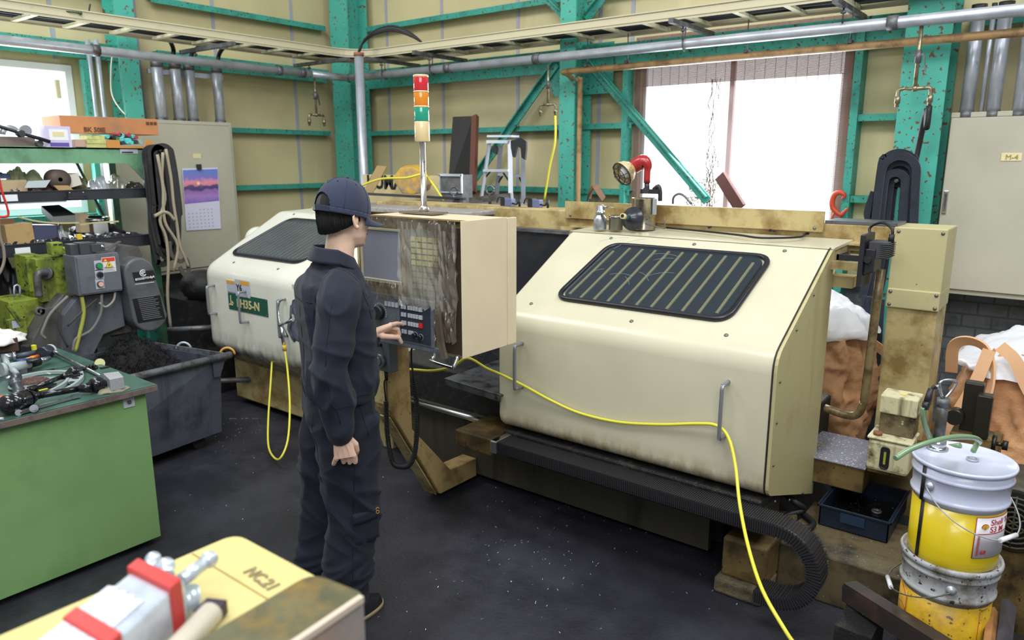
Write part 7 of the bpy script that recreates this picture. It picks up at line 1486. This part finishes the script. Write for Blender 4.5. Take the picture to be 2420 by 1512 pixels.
# ---- hair: cap of hair on the back and sides
b = MB()
def hairf(u, v):
    a = 2*math.pi*u; ca, sa = math.cos(a), math.sin(a)      # sa>0 is forward
    back = max(0, -sa); zl = -.046*back**.7+.006-.022*(abs(ca)*(sa < .35))-(0 if sa < .3 else -.05)
    z = .10+(zl-.10)*v; k = math.sqrt(max(.02, 1-((z-.022)/.113)**2)) if z > .022 else 1-.10*((.022-z)/.09)**1.5
    n = 1.0+.012*noise.noise(V(ca*30, sa*30, z*8))
    return Hd(ca*.0805*k*n, -.012+sa*.099*k*n, z)
b.grid(hairf, 120, 26, True, True); b.bm.faces.new([v for v in b.bm.verts if False]) if False else None
ho = part('hair', b, m_hair, worker); sd_ = ho.modifiers.new('s', 'SOLIDIFY'); sd_.thickness = .006; sd_.offset = -1
b = MB(); rr = random.Random(31)
for k in range(520):
    a = rr.uniform(math.pi*1.0, math.pi*2.0); ca, sa = math.cos(a), math.sin(a); back = max(0,-sa); z0 = rr.uniform(-.0,.06); zl = -.050*back**.7-.006-.006*rr.random()
    z0 = min(z0, .05); r0 = 1.01; p0 = Hd(ca*.0815, -.012+sa*.100, z0); k1 = 1-.10*(max(0,.022-zl)/.09)**1.5; p1 = Hd(ca*.0815*k1, -.012+sa*.100*k1, zl)
    m_p = p0.lerp(p1,.5)+hr*rr.uniform(-.003,.003)+hf*rr.uniform(-.003,.003); b.tube([p0, m_p, p1+hr*rr.uniform(-.003,.003)], .0011, 3, 1)
part('hair_strands', b, m_hair, ho)
# ---- cap
tilt = Matrix.Rotation(math.radians(-13), 3, hr)
def Cp(u, w, z): return HC + tilt @ (hr*u+hf*w+V(0,0,z))
b = MB()
def capf(u, v):
    a = 2*math.pi*u; th = v*math.pi/2*1.0; z = .022+.118*math.cos(th); k = math.sin(th)**.82
    if v > .98: z -= .0
    return Cp(math.cos(a)*.0905*k, -.012+math.sin(a)*.110*k, z)
b.grid(capf, 168, 64, True, True)
b.grid(lambda u, v: Cp(math.cos(2*math.pi*u)*(.0905+.0005*v), -.012+math.sin(2*math.pi*u)*(.110+.0005*v), .022-.020*v), 72, 4, True, True)
# arched opening at the back
bm = b.bm; bmesh.ops.remove_doubles(bm, verts=bm.verts, dist=.0004); kill = []
inv = tilt.inverted()
for f in bm.faces:
    c = inv @ (f.calc_center_median()-HC); u_, w_, z_ = c.dot(hr), c.dot(hf), c.z
    if w_ < -.055 and .020 < z_ and (u_/.048)**2+((z_-.020)/.050)**2 < 1: kill.append(f)
bmesh.ops.delete(bm, geom=kill, context='FACES'); co = part('cap', b, m_cap, worker); sd_ = co.modifiers.new('s', 'SOLIDIFY'); sd_.thickness = .003
b = MB(); b.ball(Cp(0,-.012,.143), .0075, 12, 8, (1,1,.7)); part('cap_button', b, m_cap, co)
for k in range(6):
    a = math.radians(30+60*k+0); b = MB(); pts = []
    for t_ in range(9):
        th = (t_/8)*math.pi/2; kk = math.sin(th)**.82; pts.append(Cp(math.cos(a)*.0915*kk, -.012+math.sin(a)*.111*kk, .022+.1195*math.cos(th)))
    if k in (3,4) : pts = pts[:5]
    b.tube(pts, .0009, 5, 1); part('cap_seam', b, m_cap, co)
    a += math.radians(30); th = .62; kk = math.sin(th)**.82; p = Cp(math.cos(a)*.0912*kk, -.012+math.sin(a)*.1108*kk, .0225+.118*math.cos(th)); b = MB(); b.ball(p, .0028, 8, 6); part('cap_eyelet', b, m_dark, co)
b = MB()
def brim(u, v):
    a = math.radians(28+124*u); r0, r1 = 0, 1; x = math.cos(a)*.0905; y = -.012+math.sin(a)*.110; out = .080*math.sin(math.pi*u)**.55*v
    return Cp(x*(1+.10*v*math.sin(math.pi*u)), y+out, .006-.018*v*(.4)-.030*(abs(x)/.09)**2*v+.002)
b.grid(brim, 30, 8); bo_ = part('cap_brim', b, m_cap, co); sd_ = bo_.modifiers.new('s', 'SOLIDIFY'); sd_.thickness = .003
b = MB(); b.tube([Cp(math.sin(math.radians(t_))*.092, -.012-math.cos(math.radians(t_))*.112, .012) for t_ in range(-32, 33, 8)], 0, flat=(.003,.018,(0,0,1)), sm=2); part('cap_strap', b, m_cap, co)
b = MB(); q_ = Cp(-.012,-.126,.012); b.box(q_, (.012,.006,.020)); part('strap_buckle', b, m_chrome, co)
# ---- clothes with folds
def cloth(b, voxel, fn, smooth=4):
    nb = remesh(b, voxel, smooth); nb.bm.normal_update()
    for v in nb.bm.verts: v.co += v.normal*fn(v.co, v.normal)
    bmesh.ops.smooth_vert(nb.bm, verts=nb.bm.verts, factor=.5, use_axis_x=True, use_axis_y=True, use_axis_z=True)
    return nb
def rid(p, f, seed):
    q = 1-2.4*abs(noise.noise(V(p.x*f[0]+seed, p.y*f[1]+seed*2, p.z*f[2]))); return q if q < .5 else q+(q-.5)*1.6
b = MB()
ringloft(b, [(S(0,-.005,.93),.160,.118),(S(0,-.005,.97),.168,.126),(S(0,-.005,1.08),.172,.130),(S(0,-.005,1.2),.178,.134),(S(0,-.01,1.30),.178,.130),(S(0,-.015,1.37),.165,.112),(S(0,-.005,1.42),.110,.085),(S(0,.0,1.455),.070,.066)], 36, .85)
for s_, sh_, el_, wr_ in ((1,Rsh,Rel,Rwr),(-1,Lsh,Lel,Lwr)):
    d_ = (wr_-el_).normalized(); e_ = wr_-d_*(.005 if s_ > 0 else .035)
    limb(b, [(sh_-pr*s_*.045+V(0,0,-.02),.076),(sh_.lerp(el_,.22),.073),(sh_.lerp(el_,.5)+pr*s_*.002,.069),(el_,.062),(el_.lerp(e_,.5),.056),(e_,.043)], 22, 5)
def jf(p, n):
    l = p-PO; u_ = l.dot(pr); w_ = l.dot(pf); z = p.z; f = .0
    f += .006*rid(V(u_,w_,z), (6,6,3.0), 1.7)
    el = math.exp(-((z-1.10)/.10)**2) if u_ > .12 else .35
    f += .006*el*rid(V(u_,w_,z+.5*w_), (6,6,15), 4.1)
    f += .010*math.exp(-((z-.985)/.06)**2)*rid(V(u_,w_,z), (18,18,5), 6.3)
    f += .004*math.exp(-((z-1.33)/.08)**2)*rid(V(u_+z,w_,z), (14,14,6), 9.3)
    return f
jb = cloth(b, .0065, jf, 5); jk = part('jacket', jb, m_nvj, worker)
# collar
b = MB()
def colf(u, v):
    a = math.radians(100+340*u) ; ca, sa = math.cos(a), math.sin(a); r0 = .066+.012*abs(ca); fold = math.sin(v*math.pi)
    z = 1.478+.030*(1-2*abs(v-.45))-.045*max(0,sa)-.012*v+.010*max(0,-sa); rr_ = r0+.002+.030*max(0,v-.45)*1.6+.004
    return S(ca*rr_*1.02, -.002+sa*rr_*.98, z-.028*max(0,v-.55))
b.grid(colf, 60, 12); cl = part('collar', b, m_nvj, jk); s2 = cl.modifiers.new('s', 'SOLIDIFY'); s2.thickness = .004
b = MB()
def cuff(wr_, el_, r_, off, l_):
    d_ = (wr_-el_).normalized(); c = wr_-d_*off; bb = MB(); bb.lathe(c-d_*l_, d_, [(r_*1.06,0),(r_*1.07,.006),(r_,l_-.004),(r_*.97,l_),(r_*.90,l_-.002),(r_*.88,l_-.03)], 28); return bb
part('cuff', cuff(Rwr, Rel, .041, -.012, .055), m_nvj, jk); part('cuff', cuff(Lwr, Lel, .040, .028, .055), m_nvj, jk)
# yoke seam across the back, sleeve seams, pocket pen tab
def seam(pts, par, r=.0012, nm='seam', mat=None): bb = MB(); bb.tube(pts, r, 5, 3); return part(nm, bb, mat or m_nv, par)
from mathutils.bvhtree import BVHTree
def bvh_of(o):
    bm_ = bmesh.new(); bm_.from_mesh(o.data); bmesh.ops.translate(bm_, verts=bm_.verts, vec=ORG[o.as_pointer()]); t_ = BVHTree.FromBMesh(bm_); bm_.free(); return t_
def stitched(tree, rays, par, nm='seam', r=.0011, mat=None):
    pts = []
    for o_, d_ in rays:
        h_ = tree.ray_cast(o_, Vector(d_).normalized())
        if h_[0] is not None: pts.append(h_[0]+h_[1]*.0004)
    if len(pts) > 2:
        bb = MB(); bb.tube(pts, r, 5, 1); part(nm, bb, mat or m_seam, par)
m_seam = M('seam_thread', (10,13,24), .8)
tj = bvh_of(jk)
for s_, sh_ in ((1,Rsh),(-1,Lsh)):
    c_ = sh_-pr*s_*.030; stitched(tj, [(c_+(pf*math.cos(a_)+V(0,0,math.sin(a_)))*.3+pr*s_*.01*math.cos(2*a_), -(pf*math.cos(a_)+V(0,0,math.sin(a_)))) for a_ in [math.radians(-50+280*k/24) for k in range(25)]], jk)
stitched(tj, [(S(u_/100,-.5,1.325-.004*abs(u_)/10), pf) for u_ in range(-13, 15, 2)], jk)
stitched(tj, [(S(u_/100,.5,1.27), -pf) for u_ in range(-12, 14, 2)], jk)
stitched(tj, [(S(.6,w_/100,.965), -pr) for w_ in range(-11, 12, 2)], jk)
stitched(tj, [(S(0,-.6,z_/100)+pr*.04, pf) for z_ in range(98, 132, 4)], jk)
dS = (Rel-Rsh).normalized(); stitched(tj, [(Rsh.lerp(Rel, .12+.08*k)-pf*.35+pr*.25, pf*.35-pr*.2) for k in range(11)], jk)
dS = (Rwr-Rel); stitched(tj, [(Rel.lerp(Rwr, .05+.08*k)-pf*.35+pr*.3, pf*.35-pr*.25) for k in range(10)], jk)
# ---- trousers
b = MB()
ringloft(b, [(S(0,-.01,.80),.150,.110),(S(0,-.012,.86),.166,.132),(S(0,-.010,.93),.162,.130),(S(0,-.005,1.0),.150,.116),(S(0,-.005,1.035),.142,.108)], 32, .85)
for s_, w0, wa in ((1,.0,-.035),(-1,-.060,-.12)):
    ringloft(b, [(S(s_*.078,0,.86),.088,.122),(S(s_*.088,w0*.4,.76),.090,.118),(S(s_*.094,w0,.60),.082,.106),(S(s_*.098,w0+.01,.48),.078,.100),(S(s_*.102,(w0+wa)/2,.32),.073,.090),(S(s_*.105,wa,.16),.068,.082),(S(s_*.105,wa+.004,.085),.064,.076)], 28, .9)
def tf(p, n):
    l = p-PO; u_ = l.dot(pr); w_ = l.dot(pf); z = p.z; f = .006*rid(V(u_,w_,z), (8,8,2.2), 2.2)
    f += .009*math.exp(-((z-.52)/.14)**2)*rid(V(u_,w_,z+.9*w_), (5,5,13), 5.5)+.010*math.exp(-((z-.20)/.10)**2)*rid(V(u_,w_,z-.5*w_), (5,5,17), 8.5)+.006*math.exp(-((z-.78)/.1)**2)*rid(V(u_,w_,z-.8*w_), (5,5,13), 3.1)
    return f
tb_ = cloth(b, .0065, tf, 4); tr_ = part('trousers', tb_, m_nv, worker)
tt = bvh_of(tr_)
stitched(tt, [(S(.6,.012-.0006*(90-z_),z_/100), -pr) for z_ in range(12, 94, 4)], tr_)
stitched(tt, [(S(.6,.03+.0022*(95-z_),z_/100), -pr) for z_ in range(80, 96, 2)], tr_)
stitched(tt, [(S(.6,w_/100,.115+.0*w_), -pr) for w_ in range(-12, 8, 2)], tr_)
stitched(tt, [(S(.10,-.6,z_/100), pf) for z_ in range(62, 92, 3)], tr_)
# cargo pocket on the right leg, near the knee
b = MB()
def cp_(u, v): w_ = -.015+.105*u; return S(.094+.083*math.sqrt(max(0,1-((w_-.012)/.125)**2))+.006, w_, .50-.13*v+.012*u)
b.grid(cp_, 14, 8); cpk = part('cargo_pocket', b, m_nv, tr_); s3 = cpk.modifiers.new('s', 'SOLIDIFY'); s3.thickness = .006; s3.offset = 1
b = MB(); b.grid(lambda u, v: cp_(u, v*.3)+pr*.007, 14, 4); fp_ = part('pocket_flap', b, m_nv, tr_); s3 = fp_.modifiers.new('s', 'SOLIDIFY'); s3.thickness = .003; s3.offset = 1
b = MB(); q_ = cp_(.93,.05)+pr*.010; b.tube(arc(q_, .006, 0, 300, 10, pf, (0,0,1)), .0011, 5, 1); b.tube(arc(q_-V(0,0,.012), .006, 120, 420, 10, pf, (0,0,1)), .0011, 5, 1); part('pocket_emblem', b, M('emblem_orange', (214,150,60), .5), tr_)
# ---- shoes
m_shoe = M('shoe_black', (34,34,38), .5)
for s_, wa in ((1,-.035),(-1,-.12)):
    b = MB(); c = S(s_*.105, wa, 0); pf = hf
    ringloft(b, [(c+V(0,0,.018)+pf*.045,.046,.128),(c+V(0,0,.05)+pf*.04,.044,.120),(c+V(0,0,.075)+pf*.01,.040,.080),(c+V(0,0,.11)-pf*.015,.036,.050)], 24, .85)
    so = part('shoe', b, m_shoe, worker, .004)
    b = MB(); ringloft(b, [(c+V(0,0,.001)+pf*.045,.048,.132),(c+V(0,0,.020)+pf*.045,.048,.131)], 28, .8); part('sole', b, M('sole_tan', (150,132,104), .7), so)
# ================================================================ blurred things close to the camera
cr = root('yellow_carton', (-.92,.35,1.185), 'flat yellow card box lying nearest the camera under the taped bundle', 'box')
m_fy = M('yellow_card', (208,193,128), .6, var=.04, vscale=9)
b = MB(); b.prism(roundpoly([V(-1.075,.10,1.19),V(-1.075,.618,1.19),V(-.82,.618,1.19),V(-.82,.10,1.19)], [.0,.03,.02,.0], 5), (0,0,.012)); part('card_lid', b, m_fy, cr, .002)
b = MB(); b.bx(-1.07,-.83,.12,.61,1.165,1.19); part('card_base', b, m_fy, cr)
b = MB(); b.bx(-1.07,-.83,.535,.5385,1.2015,1.2022); part('fold_line', b, M('fold_brown', (150,130,70), .8), cr)
b = MB(); text('NC.21', .029, M('stamp_grey', (138,124,92), .8), cr, P(574,1352,z=1.2025), P(640,1400,z=1.2)-P(574,1352,z=1.2), P(604,1310,z=1.2)-P(574,1352,z=1.2), bold=.0006)
m_iron = M('stained_iron', (122,120,92), .35, .4, dirt=((150,124,70), 14, .5), var=.25, vscale=10)
fb = root('machine_corner', (-.79,.2,0), 'stained green-brown machine corner at the bottom edge close to the camera', 'machine')
q1, q2, q3, q4 = P(738,1348,z=1.235), P(868,1400,z=1.235), P(690,1520,z=1.235), P(440,1540,z=1.235)
e = (q3-q2).normalized(); q3 = q2+e*.6; q4 = q1+e*.6
b = MB(); b.prism(roundpoly([q1,q2,q3,q4], [.03,.018,0,0], 5), (0,0,-.05)); part('cover', b, m_iron, fb, .006)
b = MB(); b.prism([q2+V(.003,-.01,-.003), q3+V(.003,0,-.003), q3+V(.003,0,-.34), q2+V(.003,-.01,-.34)], (-.01,0,0)); part('side_face', b, M('painted_reflection_steel', (176,172,168), .3, .1, dirt=((206,160,130), 6, .2), var=.2), fb)  # silver and peach tones put the side face's reflections into its colour
b = MB(); b.bar(q2+V(.002,-.012,-.002), q3+V(.002,0,-.002), .009, .009); part('edge_trim', b, M('rim_pink', (206,188,170), .4), fb)
b = MB(); b.bx(-1.0,-.74,-.35,.50,0,1.165); part('stand', b, m_ctl, fb)
bd = root('taped_bundle', (-.98,.35,1.2), 'bundle of long silver bars wrapped with two red tapes, blurred in the foreground', 'bundle')
m_fs = M('bright_silver', (214,224,236), .22, .4, var=.12, vscale=30); m_tape = M('tape_red', (196,64,62), .4)
zt = 1.275
c1, c2 = P(342,1322,z=zt), P(438,1368,z=zt); ex = (P(280,1512,z=zt)-P(438,1368,z=zt)).normalized()
A, B_ = c1, c2; A2, B2 = A+ex*.62, B_+ex*.62; dz = V(0,0,-.068)
b = MB(); b.hexa([A+dz,B_+dz,B2+dz,A2+dz,A,B_,B2,A2]); part('bar_stack', b, m_fs, bd, .006)
b = MB(); W_ = (B_-A); 
for k in range(4): b.bar(A+W_*(.1+.2*k)+ex*.07+V(0,0,.002), A+W_*(.1+.2*k)+ex*.60+V(0,0,.002), W_.length*.17, .006)
part('paper_wrap', b, M('wrap_white', (222,222,230), .6, var=.1, vscale=60), bd)
def tape(d0, w):
    b = MB(); o = ex*d0; o2 = ex*(d0+w); n = W_.normalized()*.003
    b.hexa([A+o+dz*1.05-n,B_+o+dz*1.05+n,B_+o2+dz*1.05+n,A+o2+dz*1.05-n,A+o-n+V(0,0,.0085),B_+o+n+V(0,0,.0085),B_+o2+n+V(0,0,.0085),A+o2-n+V(0,0,.0085)]); part('red_tape', b, m_tape, bd, .002)
tape(.010, .024); tape(.125, .024)
for (u, v, u1, v1, r_) in ((350,1350,362,1322,.009),(395,1362,392,1338,.010),(428,1372,494,1322,.010)):
    b = MB(); b.cyl(P(u,v,z=1.26), P(u1,v1,z=1.262), r_, r_*.9, 12); b.ball(P(u1,v1,z=1.262), r_*1.25, 12, 8); part('bar_end', b, m_fs, bd)
b = MB(); b.cyl(P(445,1390,z=1.24), P(452,1455,z=1.20), .014, .017, 14); part('bar_end', b, m_fs, bd)
b = MB(); a0 = P(500,1448,z=1.225); b.cyl(a0, a0+ex*.5+V(-.0,0,-.004), .016, .016, 16); thing('pale_tube', b, M('tube_cream', (214,204,186), .5), 'blurred pale cream tube between the taped bundle and the machine corner', 'tube')
b = MB(); a0 = P(500,1445,z=1.215); b.box(a0, (.03,.03,.02), Matrix.Rotation(.5,3,'Z')); thing('dark_cube', b, M('cube_plum', (58,46,62), .5), 'small dark plum block at the end of the pale tube', 'block')
